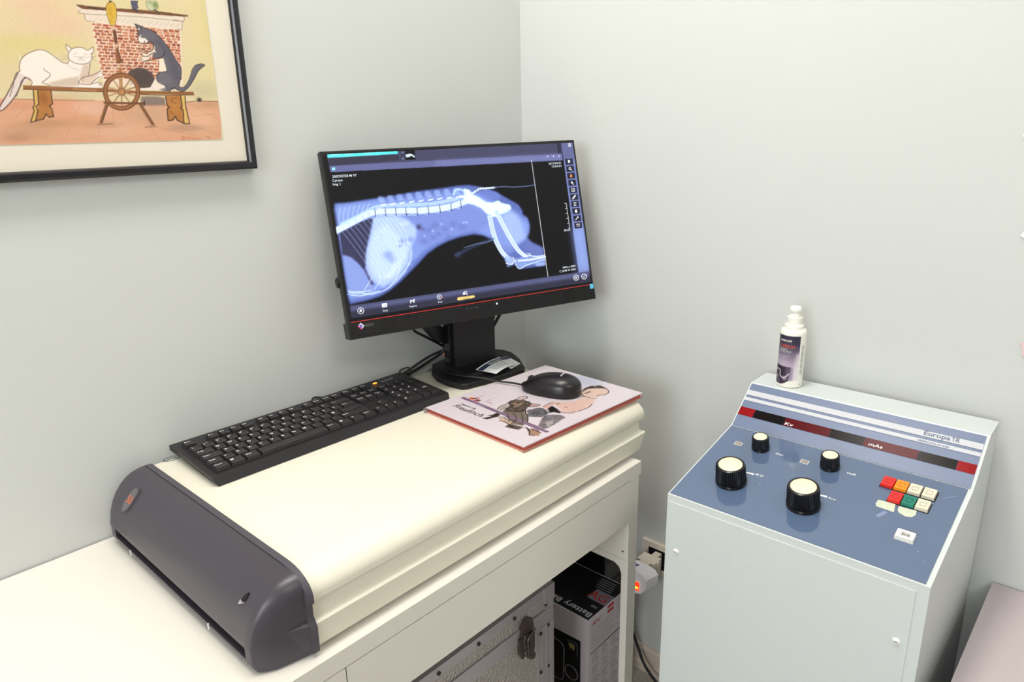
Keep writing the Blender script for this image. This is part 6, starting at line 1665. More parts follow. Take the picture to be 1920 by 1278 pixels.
# lower chin with its fine horizontal ribs
bm = bmesh.new()
prof = [(-0.040, 0.002), (-0.003, 0.0)]
v_ = 0.0
while v_ < 0.0325:
    prof += [(0.0, v_+0.0004), (0.0, v_+0.0022), (-0.0007, v_+0.0026), (-0.0007, v_+0.0030)]; v_ += 0.0033
prof += [(-0.0, 0.0338), (-0.040, 0.0338)]
add_prism(bm, prof, lambda n_, v: q(-HW, v, n_+0.0008), lambda n_, v: q(HW+0.0008, v, n_+0.0008))
chin = finish(bm, 'chin', mo, M_BLACK)
bm = bmesh.new(); add_box(bm, (-0.2935, 0.0345, -0.0004), (HW, 0.0358, 0.0014), MM); finish(bm, 'red_accent_line', mo, M_RED_LED)
def disc_row(bm, cu, cv, r, d):
    add_lathe(bm, frame_of(q(cu, cv, 0.0008), mN, mR), [(r, 0), (r, d)], 8)
for name, u0, v0 in (('left', -0.2335, 0.0275), ('right', 0.2145, 0.0270)):
    bm = bmesh.new()
    for j in range(5):
        for i in range(8): disc_row(bm, u0 + i*0.0040, v0 - j*0.0052, 0.00125, 0.0004)
    g_ = finish(bm, 'speaker_grille', chin, M_DEEP); g_['kind'] = 'stuff'
# maker's mark
bm = bmesh.new(); c0 = (-0.2745, 0.0248); s_ = 0.0072
add_prism(bm, [(c0[0], c0[1]+s_), (c0[0]+s_, c0[1]), (c0[0], c0[1]-s_), (c0[0]-s_, c0[1])], lambda u, v: q(u, v, 0.0009), lambda u, v: q(u, v, 0.0014))
lg = finish(bm, 'logo', chin, pm('logo_white', (214, 200, 220), 0.4))
bm = bmesh.new(); add_prism(bm, [(c0[0]-.001, c0[1]+s_*.55), (c0[0]+s_*.5, c0[1]), (c0[0], c0[1]-s_*.45), (c0[0]-s_*.55, c0[1]+.0005)], lambda u, v: q(u, v, 0.0013), lambda u, v: q(u, v, 0.0017))
finish(bm, 'logo_centre', lg, pm('logo_blue', (92, 96, 176), 0.4))
bm = bmesh.new(); add_prism(bm, [(c0[0]-s_, c0[1]), (c0[0]-.0052, c0[1]+.0018), (c0[0]+.0018, c0[1]-.0052), (c0[0], c0[1]-s_)], lambda u, v: q(u, v, 0.0013), lambda u, v: q(u, v, 0.0018))
finish(bm, 'logo_edge', lg, pm('logo_magenta', (196, 60, 130), 0.4))
letters('lettering', chin, [('EIZO', q(-0.2655, 0.0222, 0.0012), mR, mU, 0.0052, 0.0165)], pm('silver_ink', (104, 98, 92), 0.4))
bm = bmesh.new(); add_box(bm, (0.2885, 0.0255, 0.0006), (0.2985, 0.0365, 0.0016), MM); finish(bm, 'energy_sticker', chin, M_CYAN)
for i in range(6):
    bm = bmesh.new(); add_box(bm, (-0.040+i*0.0115, 0.0247, 0.0006), (-0.0335+i*0.0115, 0.0257, 0.0014), MM); finish(bm, 'menu_button', chin, M_GREYINK if i < 3 else M_BLACKG)
bm = bmesh.new(); add_box(bm, (0.0357, 0.0243, 0.0006), (0.0385, 0.0278, 0.0016), MM); finish(bm, 'power_light', chin, M_WHITE_LED)
# screen
bm = bmesh.new(); add_box(bm, (-0.2960, 0.0362, -0.0010), (0.2965, 0.3737, 0.0002), MM)
scr = finish(bm, 'screen_glass', mo, M_BLACKG)
cv = Canvas(-2925, 375, 2952, 3708, 9.5, (6, 6, 12)); cv.run(ART['screen'])
lum = cv.a.mean(axis=2, keepdims=True); cv.a = np.clip(((cv.a*0.74 + lum*0.26)-0.38)*1.25 + 0.43, 0.012, 1)*np.clip(lum*6, 0.1, 1)
A3 = np.array([[mR[i], mU[i], mN[i]] for i in range(3)]); O3 = np.array(MO)
cv.surface('screen_image', mo, lambda X, Y: np.stack([X, Y, np.full_like(X, 0.0006)], 1) * MK @ A3.T + O3, print_material('lit_screen', 1.0, 0.4, 0.0), grain=0.03)
T = [('2007/07/28 M 9Y', -0.2831, 0.3246, 0.0500, .0052), ('Cyrano', -0.2843, 0.3170, 0.0208, .0050), ('Img 1', -0.2845, 0.3095, 0.0153, .0050),
     ('2017/03/31', 0.2213, 0.3235, 0.0335, .0046), ('13:06:01', 0.2291, 0.3165, 0.0259, .0046), ('3494 x 4300', 0.2201, 0.0822, 0.0360, .0048),
     ('C 2048 W 4095', 0.2104, 0.0745, 0.0450, .0048), ('50mm', 0.2379, 0.1675, 0.0172, .0048), ('Study', -0.2245, 0.0470, 0.0112, .0038),
     ('Regions', -0.1659, 0.0475, 0.0162, .0038), ('Scan', -0.1014, 0.0475, 0.0100, .0038)]
for s, u, v, w, h in T:
    letters('lettering', mo, [(s, q(u, v, 0.0010), mR, mU, h*MK, w*MK)], M_SCRTEXT)
# side joystick knob on the left rear
lathe('side_knob', mo, frame_of(q(-0.290, 0.118, -0.024), -mR, mU), [(0.011, 0), (0.0105, 0.0115), (0.008, 0.0135)], M_BLACK, 24)
# stand: column, mount, base
cN = Vector((math.sin(ma), -math.cos(ma), 0)); cR = Vector((math.cos(ma), math.sin(ma), 0))
CM = Matrix.Identity(4)
for i in range(3): CM[i][0] = cR[i]; CM[i][1] = -cN[i]; CM[i][2] = (0, 0, 1)[i]
CM.translation = Vector((-0.3060, -0.1010, 0.8656))
bm = bmesh.new(); add_box(bm, (-0.050, -0.022, 0.020), (0.053, 0.022, 0.150), CM); col_ = finish(bm, 'column', mo, M_BLACK, False, 0.003, 2)
bm = bmesh.new(); add_box(bm, (-0.044, -0.016, 0.120), (0.058, 0.028, 0.300), CM); finish(bm, 'upper_column', mo, M_BLACK, False, 0.003, 2)
bm = bmesh.new(); add_box(bm, (-0.058, -0.010, 0.014), (-0.0505, 0.018, 0.20), CM); finish(bm, 'column_side_rail', mo, M_BLACKG, False, 0.001, 1)
bm = bmesh.new(); add_box(bm, (-0.05, 0.13, -0.150), (0.05, 0.25, -0.050), MM); finish(bm, 'tilt_mount', mo, M_BLACK, False, 0.004, 2)
bp = [(-0.392, -0.060), (-0.412, -0.100), (-0.4175, -0.140), (-0.4130, -0.1800), (-0.4010, -0.1880), (-0.3500, -0.1985), (-0.2950, -0.2085), (-0.2500, -0.2140), (-0.2370, -0.2080), (-0.2000, -0.1600), (-0.1740, -0.1120), (-0.1700, -0.0800), (-0.1850, -0.0450), (-0.2200, -0.0220), (-0.3000, -0.0150), (-0.3600, -0.0250)]
bm = bmesh.new(); cxx = sum(p[0] for p in bp)/len(bp); cyy = sum(p[1] for p in bp)/len(bp)
def sc_(k): return [(cxx+(x-cxx)*k, cyy+(y-cyy)*k) for x, y in bp]
R_ = [[bm.verts.new((x, y, z)) for x, y in sc_(k)] for k, z in ((0.975, 0.8656), (1.0, 0.8672), (1.0, 0.8760), (0.985, 0.8785), (0.72, 0.8815), (0.66, 0.8850), (0.63, 0.8870))]
for a, b in zip(R_, R_[1:]):
    for i in range(len(bp)): bm.faces.new([a[i], a[(i+1) % len(bp)], b[(i+1) % len(bp)], b[i]])
bm.faces.new(R_[0][::-1]); bm.faces.new(R_[-1])
base = finish(bm, 'stand_base', mo, M_BLACK, False)
tube('swivel_ring', base, [(-0.3000+0.079*math.cos(a), -0.1080+0.070*math.sin(a), 0.8856-0.002) for a in [math.radians(160+ i*15) for i in range(16)]], 0.0016, M_BLACKG, 6, 2)
tube('power_cable', mo, [(-0.4480, -0.075, 1.0050), (-0.4303, -0.052, 0.9811), (-0.3930, -0.050, 0.9564), (-0.3541, -0.048, 0.9307), (-0.3330, -0.044, 0.9140), (-0.3635, -0.032, 0.9039), (-0.3968, -0.028, 0.8942), (-0.4371, -0.024, 0.8800), (-0.4700, -0.020, 0.8700)], 0.0030, M_CABLE)
tube('video_cable', mo, [(-0.4250, -0.070, 1.0150), (-0.4060, -0.060, 0.9890), (-0.3700, -0.052, 0.9600), (-0.3450, -0.050, 0.9360), (-0.3420, -0.045, 0.9100), (-0.3800, -0.030, 0.8880), (-0.4300, -0.022, 0.8720), (-0.4900, -0.018, 0.8690)], 0.0034, M_CABLE)
prism('plug_block', mo, [(-0.4180, 0.9960), (-0.3800, 0.9900), (-0.3450, 0.9630), (-0.3400, 0.9350), (-0.3600, 0.9370), (-0.3850, 0.9560)], 'y', -0.075, -0.050, M_BLACK, 0.003, 2)
tube('signal_cable', mo, [(-0.176, -0.090, 0.9900), (-0.1890, -0.088, 0.9755), (-0.2080, -0.088, 0.9563), (-0.2260, -0.088, 0.9385), (-0.2450, -0.085, 0.9200), (-0.2700, -0.070, 0.9000)], 0.0040, M_CABLE)
box('cable_clip', mo, (-0.346, -0.060, 0.900), (-0.330, -0.050, 0.906), M_ORANGEINK, 0.001)

# ------------------------------------------------------------------ leaflet on the monitor base
cd = thing('leaflet', 'small curled white leaflet with a navy band, on the monitor base', 'leaflet', (-0.2930, -0.1760, 0.8892))
bm = bmesh.new()
P0 = [Vector((-0.3450, -0.1560, 0.8885)), Vector((-0.2560, -0.1470, 0.8940)), Vector((-0.2560, -0.1975, 0.8860)), Vector((-0.3300, -0.2050, 0.8855))]
def cp_(s, t, dz=0.0):
    a = P0[0].lerp(P0[1], s); b = P0[3].lerp(P0[2], s); p = a.lerp(b, t)
    p.z += 0.004*math.sin(PI*s) + dz; return p
NN = 10
for k, dz in enumerate((0.0, 0.0005)):
    g = [[bm.verts.new(cp_(i/NN, j/4, dz)) for j in range(5)] for i in range(NN+1)]
    for i in range(NN):
        for j in range(4): bm.faces.new([g[i][j], g[i+1][j], g[i+1][j+1], g[i][j+1]])
sh = finish(bm, 'sheet', cd, M_PAPER, True)
bm = bmesh.new()
for i in range(NN):
    vs = [cp_(i/NN, 0.08, .0008), cp_((i+1)/NN, 0.08, .0008), cp_((i+1)/NN, 0.34, .0008), cp_(i/NN, 0.34, .0008)]
    bm.faces.new([bm.verts.new(v) for v in vs])
finish(bm, 'printed_band', sh, M_NAVY)
letters('lettering', sh, [('Radioprotezione', (0.30, 0.30, 0), 0, 0, 0.16, 0.52)] if False else [('Radioprotezione', Vector((0.36, 0.30, 0)), (1, 0, 0), (0, 1, 0), 0.17, 0.52)], M_PAPER, fn=lambda o, X, Y: cp_(min(1, o.x+X), max(0.0, o.y-Y), .0013))
bm = bmesh.new()
for j in range(4):
    for i in range(5):
        a = 0.2+i*0.13; t = 0.46+j*0.11
        bm.faces.new([bm.verts.new(v) for v in (cp_(a, t, .0009), cp_(a+0.11, t, .0009), cp_(a+0.11, t+0.02, .0009), cp_(a, t+0.02, .0009))])
g_ = finish(bm, 'print_line', sh, M_GREYINK); g_['kind'] = 'stuff'
c2 = thing('business_card', 'small card with a navy corner peeking out behind the leaflet', 'card', (-0.2480, -0.1650, 0.8850))
mesh('card_sheet', c2, [(-0.2750, -0.1420, 0.8900), (-0.2330, -0.1500, 0.8900), (-0.2330, -0.1900, 0.8810), (-0.2750, -0.2000, 0.8815), (-0.2750, -0.1420, 0.8907), (-0.2330, -0.1500, 0.8907), (-0.2330, -0.1900, 0.8817), (-0.2750, -0.2000, 0.8822)], [(3,2,1,0), (4,5,6,7), (0,1,5,4), (1,2,6,5), (2,3,7,6), (3,0,4,7)], M_PAPER)
mesh('printed_band', c2, [(-0.2720, -0.1460, 0.8912), (-0.2340, -0.1515, 0.8909), (-0.2340, -0.1610, 0.8888), (-0.2720, -0.1580, 0.8888)], [(0, 1, 2, 3)], M_NAVY)

# ------------------------------------------------------------------ picture
pf = thing('framed_picture', 'black-framed watercolour of two cats and a spinning wheel on the left wall', 'picture', (-1.07, -0.001, 1.346))
FX1, FX0, FZb, FZt, FWd = -0.7385, -1.4200, 1.3460, 1.8900, 0.0145
fprof = [(0.0, -0.0005), (0.0, -0.0190), (0.0035, -0.0205), (0.0105, -0.0205), (0.0130, -0.0175), (0.0145, -0.0120), (0.0145, -0.0005)]
for a, b, axis in (((FX0, FZb), (FX1, FZb), 'b'), ((FX1, FZb), (FX1, FZt), 'r'), ((FX1, FZt), (FX0, FZt), 't'), ((FX0, FZt), (FX0, FZb), 'l')):
    bm = bmesh.new(); d = Vector((b[0]-a[0], 0, b[1]-a[1])).normalized(); inn = Vector((-d.z, 0, d.x))
    A_ = [bm.verts.new(Vector((a[0], y, a[1])) + inn*w + d*w) for w, y in fprof]
    B_ = [bm.verts.new(Vector((b[0], y, b[1])) + inn*w - d*w) for w, y in fprof]
    bm.faces.new(A_); bm.faces.new(B_[::-1])
    for i in range(len(fprof)): bm.faces.new([A_[i], B_[i], B_[(i+1) % len(fprof)], A_[(i+1) % len(fprof)]])
    finish(bm, 'frame_side', pf, M_FRAME)
box('mat_board', pf, (FX0+0.01, -0.0120, FZb+0.01), (FX1-0.01, -0.0040, FZt-0.01), M_MAT)
cv = Canvas(-6340, 513, -533, 4640, 9.2, (228, 216, 165))
cv.pen = 1.35; cv.run(ART['picture'])
lum = cv.a.mean(axis=2, keepdims=True); cv.a = (cv.a*0.85 + lum*0.15)*np.array([0.965, 0.93, 0.93])
cv.surface('watercolour', pf, lambda X, Y: np.stack([X - 0.739, np.full_like(X, -0.0126), Y + 1.346], 1), print_material('watercolour_ink', 0, 0.8), grain=0.012)

# ------------------------------------------------------------------ console
YL, YR = -0.6905, -1.0940
XB, XT, ZT, XO, ZO, XF, ZF = -0.03, -0.1037, 0.9135, -0.1840, 0.8479, -0.4161, 0.7975
con = thing('xray_console', 'pale green-white metal X-ray control console with a sloping blue panel', 'console', (-0.22, -0.89, 0))
body_p = [(XB, 0.0), (XB, ZT), (XT, ZT), (XO, ZO), (XF, ZF), (XF, 0.0)]
cb = prism('housing', con, body_p, 'y', YR, YL, M_ENAMEL, 0.0022, 3)
d1 = Vector((-0.9772381, 0, -0.2121454)); n1 = Vector((-0.2121454, 0, 0.9772381)); O1 = Vector((XO, -0.6917, ZO))
d2 = Vector((-0.774919, 0, -0.6320605)); n2 = Vector((-0.6320605, 0, 0.774919)); O2 = Vector((XT, -0.6917, ZT))
bvec = Vector((0, -1, 0))
def c1(b, s, h=0.0): return O1 + bvec*b + d1*s + n1*h
def c2_(b, s, h=0.0): return O2 + bvec*b + d2*s + n2*h
def plate(name, parent, F, pts, h0, h1, mat, bevel=0):
    bm = bmesh.new(); add_prism(bm, pts, lambda u, v: F(u, v, h0), lambda u, v: F(u, v, h1))
    return finish(bm, name, parent, mat, False, bevel, 1)
R = lambda a, b, c, d: [(a, c), (b, c), (b, d), (a, d)]
lower = plate('control_panel', con, c1, R(0.0012, 0.3955, 0.0012, 0.2345), -0.0010, 0.0010, M_BLUE)
upper = plate('display_panel', con, c2_, R(0.0012, 0.3977, 0.0035, 0.1024), -0.0010, 0.0010, M_BLUE2)
for a, b in ((0.0190, 0.0305), (0.0360, 0.0433)):
    st = plate('stripe_border', upper, c2_, R(0.0014, 0.3976, a-0.0007, b+0.0007), 0.0005, 0.0012, M_STRIPE_LINE)
    plate('stripe', upper, c2_, R(0.0014, 0.3976, a, b), 0.0011, 0.0015, M_STRIPE)
segs = [0.0014, 0.0312, 0.0905, 0.1727, 0.2302, 0.3143, 0.3713, 0.3976]; mats = [M_REDLIT, M_DARKWIN, M_REDWIN, M_DARKWIN, M_REDWIN, M_DARKWIN, M_REDLIT]
for i in range(7):
    plate('display_window', upper, c2_, R(segs[i]+0.0002, segs[i+1]-0.0002, 0.0592, 0.0770), 0.0004, 0.0016, mats[i])
ly2 = -d2
letters('lettering', upper, [('Kv', c2_(0.0925, 0.0750, 0.0022), bvec, ly2, 0.0062, 0.0155, 0.2), ('mAs', c2_(0.2385, 0.0735, 0.0022), bvec, ly2, 0.0062, 0.0220, 0.2)], M_WHITEINK)
letters('lettering', upper, [('Europa', c2_(0.3120, 0.0275, 0.0018), bvec, ly2, 0.0088, 0.0390), ('R', c2_(0.3590, 0.0275, 0.0018), bvec, ly2, 0.0088, 0.0060)], M_STRIPE_LINE)
plate('numeral_one', upper, c2_, [(0.3562, 0.0275), (0.3562, 0.0187), (0.3552, 0.0187), (0.3530, 0.0206), (0.3530, 0.0218), (0.3551, 0.0204), (0.3551, 0.0275)], 0.0014, 0.0018, M_STRIPE_LINE)
letters('lettering', upper, [('eleltrom-x-ray', c2_(0.3060, 0.0415, 0.0018), bvec, ly2, 0.0042, 0.0480)], M_STRIPE_LINE)
ly1 = -d1
letters('lettering', lower, [('Osc', c1(0.1075, 0.0505, 0.0013), bvec, ly1, 0.0055, 0.0135), ('KV', c1(0.1035, 0.1225, 0.0013), bvec, ly1, 0.0058, 0.0135), ('kv', c1(0.2265, 0.1240, 0.0013), bvec, ly1, 0.0050, 0.0115), ('mA', c1(0.2290, 0.0480, 0.0013), bvec, ly1, 0.0058, 0.0145)], M_WHITEINK)
plate('printed_mark', lower, c1, [(0.087, 0.1240), (0.1005, 0.1240), (0.1005, 0.1190), (0.087, 0.1218)], 0.0009, 0.0012, M_WHITEINK)
plate('printed_mark', lower, c1, [(0.212, 0.1235), (0.2235, 0.1235), (0.2235, 0.1185), (0.212, 0.1210)], 0.0009, 0.0012, M_WHITEINK)
for b, s in ((0.0383, 0.0510), (0.1592, 0.0495)):
    w_ = plate('dial_window', lower, c1, R(b-0.0072, b+0.0072, s-0.0055, s+0.0055), 0.0008, 0.0015, M_STRIPE)
    plate('window_opening', w_, c1, R(b-0.0055, b+0.0055, s-0.0038, s+0.0038), 0.0013, 0.0017, pm('window_brown', (150, 140, 128), 0.5))
def knob(b, s, rad, h):
    M = frame_of(c1(b, s, 0.001), n1, bvec)
    prof = [(rad, 0.0), (rad, 0.0035), (rad*0.985, 0.0060), (rad*0.965, 0.0062, 1), (rad*0.93, h-0.0030, 1), (rad*0.90, h-0.0012), (rad*0.84, h), (rad*0.76, h), (rad*0.75, h-0.0010)]
    k = lathe('knob', con, M, prof, M_KNOB, 84 if rad > 0.02 else 60, 0.065)
    lathe('knob_cap', k, M, [(rad*0.745, h-0.0020), (rad*0.745, h-0.0006), (rad*0.72, h-0.0002)], M_IVORY, 40)
knob(0.0755, 0.1570, 0.0264, 0.0364); knob(0.1990, 0.1572, 0.0264, 0.0377); knob(0.0784, 0.0459, 0.0157, 0.0259); knob(0.1996, 0.0431, 0.0160, 0.0257)
def btn(b, s0, mat, w=0.0184, dep=0.0240, h=0.0066):
    bm = bmesh.new(); t = 0.0006
    add_prism(bm, R(b, b+w, s0, s0+dep), lambda u, v: c1(u, v, 0.0009), lambda u, v: c1(u + (t if u < b+w/2 else -t), v + (t if v < s0+dep/2 else -t), h))
    o = finish(bm, 'push_button', con, mat, False, 0.0008, 2)
    bm = bmesh.new()
    for (a0, a1, e0, e1) in ((.25, .75, .30, .34), (.25, .75, .66, .70), (.25, .28, .34, .66), (.72, .75, .34, .66)):
        add_prism(bm, R(b+w*a0, b+w*a1, s0+dep*e0, s0+dep*e1), lambda u, v: c1(u, v, h-0.0002), lambda u, v: c1(u, v, h+0.00025))
    finish(bm, 'button_mark', o, pm('mark_ink', tuple(int(c*0.78) for c in {'red_button': (190, 40, 36), 'orange_button': (215, 120, 30), 'green_button': (20, 96, 84)}.get(mat.name, (206, 196, 180))), 0.4))
    return o
for b0, b1, s0, s1 in ((0.2818, 0.3624, 0.0308, 0.0570), (0.3017, 0.3612, 0.0630, 0.0892)):
    plate('button_well', con, c1, R(b0, b1, s0, s1), 0.0008, 0.0016, M_DEEP)
for i, mt__ in enumerate((M_BRED, M_BORANGE, M_BWHITE, M_BWHITE)): btn(0.2829+0.0196*i + (0.0006 if i == 3 else 0), 0.0318, mt__)
for i, mt__ in enumerate((M_BRED, M_BGREEN, M_BWHITE)): btn(0.3028+0.0194*i, 0.0640, mt__)
btn(0.3355, 0.1475, M_WHITEB, 0.0255, 0.0190, 0.0075)
letters('lettering', con, [('EHI', c1(0.3440, 0.1605, 0.0080), bvec, ly1, 0.0055, 0.0095)], pm('black_ink', (40, 38, 40), 0.5))
plate('paper_label', con, c1, [(0.2914, 0.0904), (0.3012, 0.0895), (0.3159, 0.0891), (0.3192, 0.1088), (0.3060, 0.1080), (0.2931, 0.1073), (0.2905, 0.1010)], 0.0010, 0.0014, M_TAPE)
plate('paper_label', con, c1, [(0.3211, 0.0912), (0.3461, 0.0898), (0.3471, 0.1003), (0.3439, 0.1076), (0.3355, 0.1104), (0.3255, 0.1062), (0.3224, 0.1013)], 0.0010, 0.0014, M_TAPE)
for a, b, w_, al in ((( 0.3012, 0.1300), (0.3095, 0.1130), 0.006, 0), ((0.3700, 0.0420), (0.3860, 0.0260), 0.0012, 0), ((0.369, 0.176), (0.3725, 0.1775), 0.0012, 0), ((0.381, 0.191), (0.384, 0.194), 0.001, 0), ((0.118, 0.139), (0.1215, 0.143), 0.0008, 0)):
    d_ = Vector((b[0]-a[0], b[1]-a[1])).normalized(); nrm = Vector((-d_.y, d_.x))*w_/2
    plate('scratch', lower, c1, [(a[0]+nrm.x, a[1]+nrm.y), (b[0]+nrm.x, b[1]+nrm.y), (b[0]-nrm.x, b[1]-nrm.y), (a[0]-nrm.x, a[1]-nrm.y)], 0.0009, 0.0011, pm('scratch_haze', (132, 142, 178), 0.3))
# front door panel with raised rim, and its screws
door = box('door', con, (XF-0.0016, -1.0780, 0.03), (XF+0.001, -0.6952, 0.7850), M_ENAMEL, 0.0008, 2)
for y, z in ((-0.7127, 0.6938), (-1.0639, 0.6968)):
    s_ = lathe('screw', door, frame_of((XF-0.0014, y, z), (-1, 0, 0), (0, 1, 0)), [(0.0052, 0), (0.0046, 0.002), (0.0030, 0.0034)], M_WHITEB, 20)
    box('screw_slot', s_, (XF-0.0052, y-0.0030, z-0.0005), (XF-0.0040, y+0.0030, z+0.0005), M_GREYINK)

# ------------------------------------------------------------------ bottle
BX, BY, BZ = -0.0720, -0.7520, ZT+0.0003
bo = thing('spray_bottle', 'small white bottle of screen cleaner standing on the console top', 'bottle', (BX, BY, BZ))
Mbo = frame_of((BX, BY, BZ), (0, 0, 1), (1, 0, 0)); r_ = 0.0238
lathe('bottle_body', bo, Mbo, [(r_*0.90, 0), (r_*0.98, 0.0015), (r_, 0.004), (r_, 0.1060), (r_*0.985, 0.1105), (r_*0.90, 0.1135), (r_*0.70, 0.1150)], M_BOTTLE, 40)
nk = lathe('pump_collar', bo, Mbo, [(0.0165, 0.1140), (0.0172, 0.1150), (0.0172, 0.1215), (0.0162, 0.1230), (0.0150, 0.1235), (0.0138, 0.1240), (0.0138, 0.1372), (0.0128, 0.1382)], M_BOTTLE, 32)
lathe('pump_head', bo, Mbo, [(0.0086, 0.1378), (0.0094, 0.1390), (0.0094, 0.1420), (0.0078, 0.1440), (0.0078, 0.1462), (0.0100, 0.1470), (0.0108, 0.1490), (0.0106, 0.1550), (0.0092, 0.1572), (0.005, 0.1580)], M_BOTTLE, 28)
def wrap(X, Y, dr=0.0002):   # X arc metres from the label's left edge, Y height
    a = math.radians(112) + X/(r_+dr); return (BX + (r_+dr)*math.cos(a), BY + (r_+dr)*math.sin(a), BZ + Y)
cv = Canvas(0, 60, 530, 1050, 5, (244, 242, 230))
for k in range(24):
    t = k/23; y1 = 1040 - k*28; col = [int(a + (b-a)*min(1, max(0, (t-0.15)*1.25))) for a, b in zip((46, 42, 64), (198, 178, 196))]
    cv.poly([0, y1-30, 515, y1-30, 515, y1, 0, y1], col, 1, 0)
cv.poly([0, 150, 515, 150, 515, 400, 0, 400], (205, 190, 204), 1, 0)
cv.poly([400, 60, 530, 60, 530, 700, 460, 700], (236, 226, 230), .8, 60)
cv.poly([0, 90, 60, 60, 240, 60, 350, 150, 380, 420, 150, 430, 0, 460], (44, 34, 52), 1, 8)
cv.poly([280, 160, 420, 160, 420, 420, 280, 420], (120, 104, 128), .6, 40)
cv.poly([0, 60, 190, 60, 300, 100, 430, 160, 530, 160, 530, 60], (244, 242, 230), 1, 12)
cv.stroke([60, 340, 130, 350, 170, 330, 175, 240, 230, 200, 290, 220, 350, 290], 22, (226, 214, 222), .9, 1)
cv.blob((90, 200), 60, 40, (150, 136, 152), .8); cv.blob((150, 120), 50, 40, (90, 76, 96), .7); cv.blob((270, 190), 40, 40, (214, 200, 208), .7)
cv.stroke([40, 720, 330, 700], 6, (210, 205, 225), .7, 0)
for j in range(4):
    for i in range(2): cv.stroke([30, 640-j*52-i*20, 330-(j % 2)*40-i*60, 636-j*52-i*20], 7, (226, 218, 230), .65, 0)
cv.surface('bottle_label', bo, lambda X, Y: np.stack([BX + (r_+0.0002)*np.cos(math.radians(112) + X/(r_+0.0002)), BY + (r_+0.0002)*np.sin(math.radians(112) + X/(r_+0.0002)), BZ + Y], 1), print_material('label_ink', 0, 0.3))
fw = lambda o, X, Y: Vector(wrap(o.x + X, o.y + Y, 0.0006))
letters('lettering', bo, [('nuncas', Vector((0.0135, 0.0925, 0)), (1,0,0), (0,1,0), 0.0058, 0.0225), ('Detergente', Vector((0.014, 0.0765, 0)), (1,0,0), (0,1,0), 0.0026, 0.0150), ('schermi led pc', Vector((0.0105, 0.0725, 0)), (1,0,0), (0,1,0), 0.0026, 0.0260)], M_WHITEB, fn=fw)
letters('lettering', bo, [('I-TECH', Vector((0.0125, 0.0805, 0)), (1,0,0), (0,1,0), 0.0062, 0.0300)], pm('orange_red_ink', (226, 78, 44), 0.5), fn=fw)
letters('lettering', bo, [('||||||', Vector((0.0565, 0.030+0.012*i, 0)), (1,0,0), (0,1,0), 0.008, 0.006) for i in range(5)] + [('e', Vector((0.057, 0.006, 0)), (1,0,0), (0,1,0), 0.004, 0.004)], pm('pale_grey_ink', (168, 164, 160), 0.6), fn=fw)

# ------------------------------------------------------------------ lilac-grey cabinet at the right edge
cbn = thing('low_cabinet', 'low lilac-grey cabinet to the right of the console', 'cabinet', (-0.25, -1.45, 0))
box('worktop', cbn, (-0.56, -1.80, 0.575), (-0.004, -1.1260, 0.600), M_BOARD, 0.0015)
box('carcass', cbn, (-0.54, -1.79, 0.06), (-0.02, -1.1370, 0.575), M_BOARD, 0.001)
box('plinth', cbn, (-0.50, -1.78, 0.0), (-0.03, -1.15, 0.06), M_GAP)
dr_ = box('door', cbn, (-0.558, -1.785, 0.07), (-0.541, -1.142, 0.565), M_BOARD, 0.001)

# ------------------------------------------------------------------ aluminium case
ac = thing('aluminium_case', 'hammered aluminium flight case standing under the desk', 'case', (-0.77, -0.27, 0))
CX0, CX1, CY0, CY1, CZ1, CS = -1.12, -0.4345, -0.45, -0.07, 0.5180, 0.4680
box('case_bottom', ac, (CX0+0.002, CY0+0.002, 0.006), (CX1-0.002, CY1, CS-0.0012), M_ALUHAM, 0.001)
box('case_lid', ac, (CX0+0.002, CY0+0.002, CS+0.0005), (CX1-0.002, CY1, CZ1-0.001), M_ALUHAM, 0.004)
box('lid_edge_profile', ac, (CX0, CY0, CZ1-0.0215), (CX1-0.026, CY0+0.022, CZ1), M_ALU, 0.0015)
box('lower_rim_profile', ac, (CX0, CY0, CS-0.0345), (CX1, CY0+0.010, CS-0.0015), M_ALU, 0.0012)
bm = bmesh.new()
for i, (a, b, dd) in enumerate([(-0.4830, -0.4740, 0.0), (-0.4738, -0.4690, .0022), (-0.4688, -0.4600, 0.001), (-0.4598, -0.4570, .0028), (-0.4568, -0.4450, 0.001), (-0.4448, -0.4425, .0028), (-0.4423, -0.4345, 0.0014)]):
    add_box(bm, (a, CY0-dd, 0.004), (b, CY0+0.012, CS-0.035))
finish(bm, 'corner_profile', ac, M_ALU)
bm = bmesh.new()
for i, (a, b, dd) in enumerate([(-0.4610, -0.4570, .0028), (-0.4568, -0.4450, 0.001), (-0.4448, -0.4425, .0028), (-0.4423, -0.4345, 0.0014)]):
    add_box(bm, (a, CY0-dd, CS+0.001), (b, CY0+0.012, CZ1-0.028))
finish(bm, 'lid_corner_profile', ac, M_ALU)
box('corner_guard', ac, (CX1-0.030, CY0-0.0025, CZ1-0.030), (CX1+0.0015, CY0+0.030, CZ1+0.0025), M_ALU, 0.007, 3)
for x, z in [(-0.5528, .5024), (-0.6503, .5046), (-0.748, .5053), (-0.846, .505), (-0.944, .505), (-0.4521, .4275), (-0.4759, .4202), (-0.4525, .3262), (-0.4764, .3253), (-0.4525, .225), (-0.4764, .225), (-0.459, .480)]:
    lathe('rivet', ac, frame_of((x, CY0-0.0006, z), (0, -1, 0), (1, 0, 0)), [(0.0040, 0), (0.0038, 0.0016), (0.0022, 0.0026)], M_RIVET, 14)
la = prism('latch_plate', ac, [(-0.5400, 0.452), (-0.5350, 0.476), (-0.5220, 0.486), (-0.5080, 0.480), (-0.5030, 0.462), (-0.5040, 0.452)], 'y', CY0-0.0065, CY0, M_LATCH, 0.0015, 2)
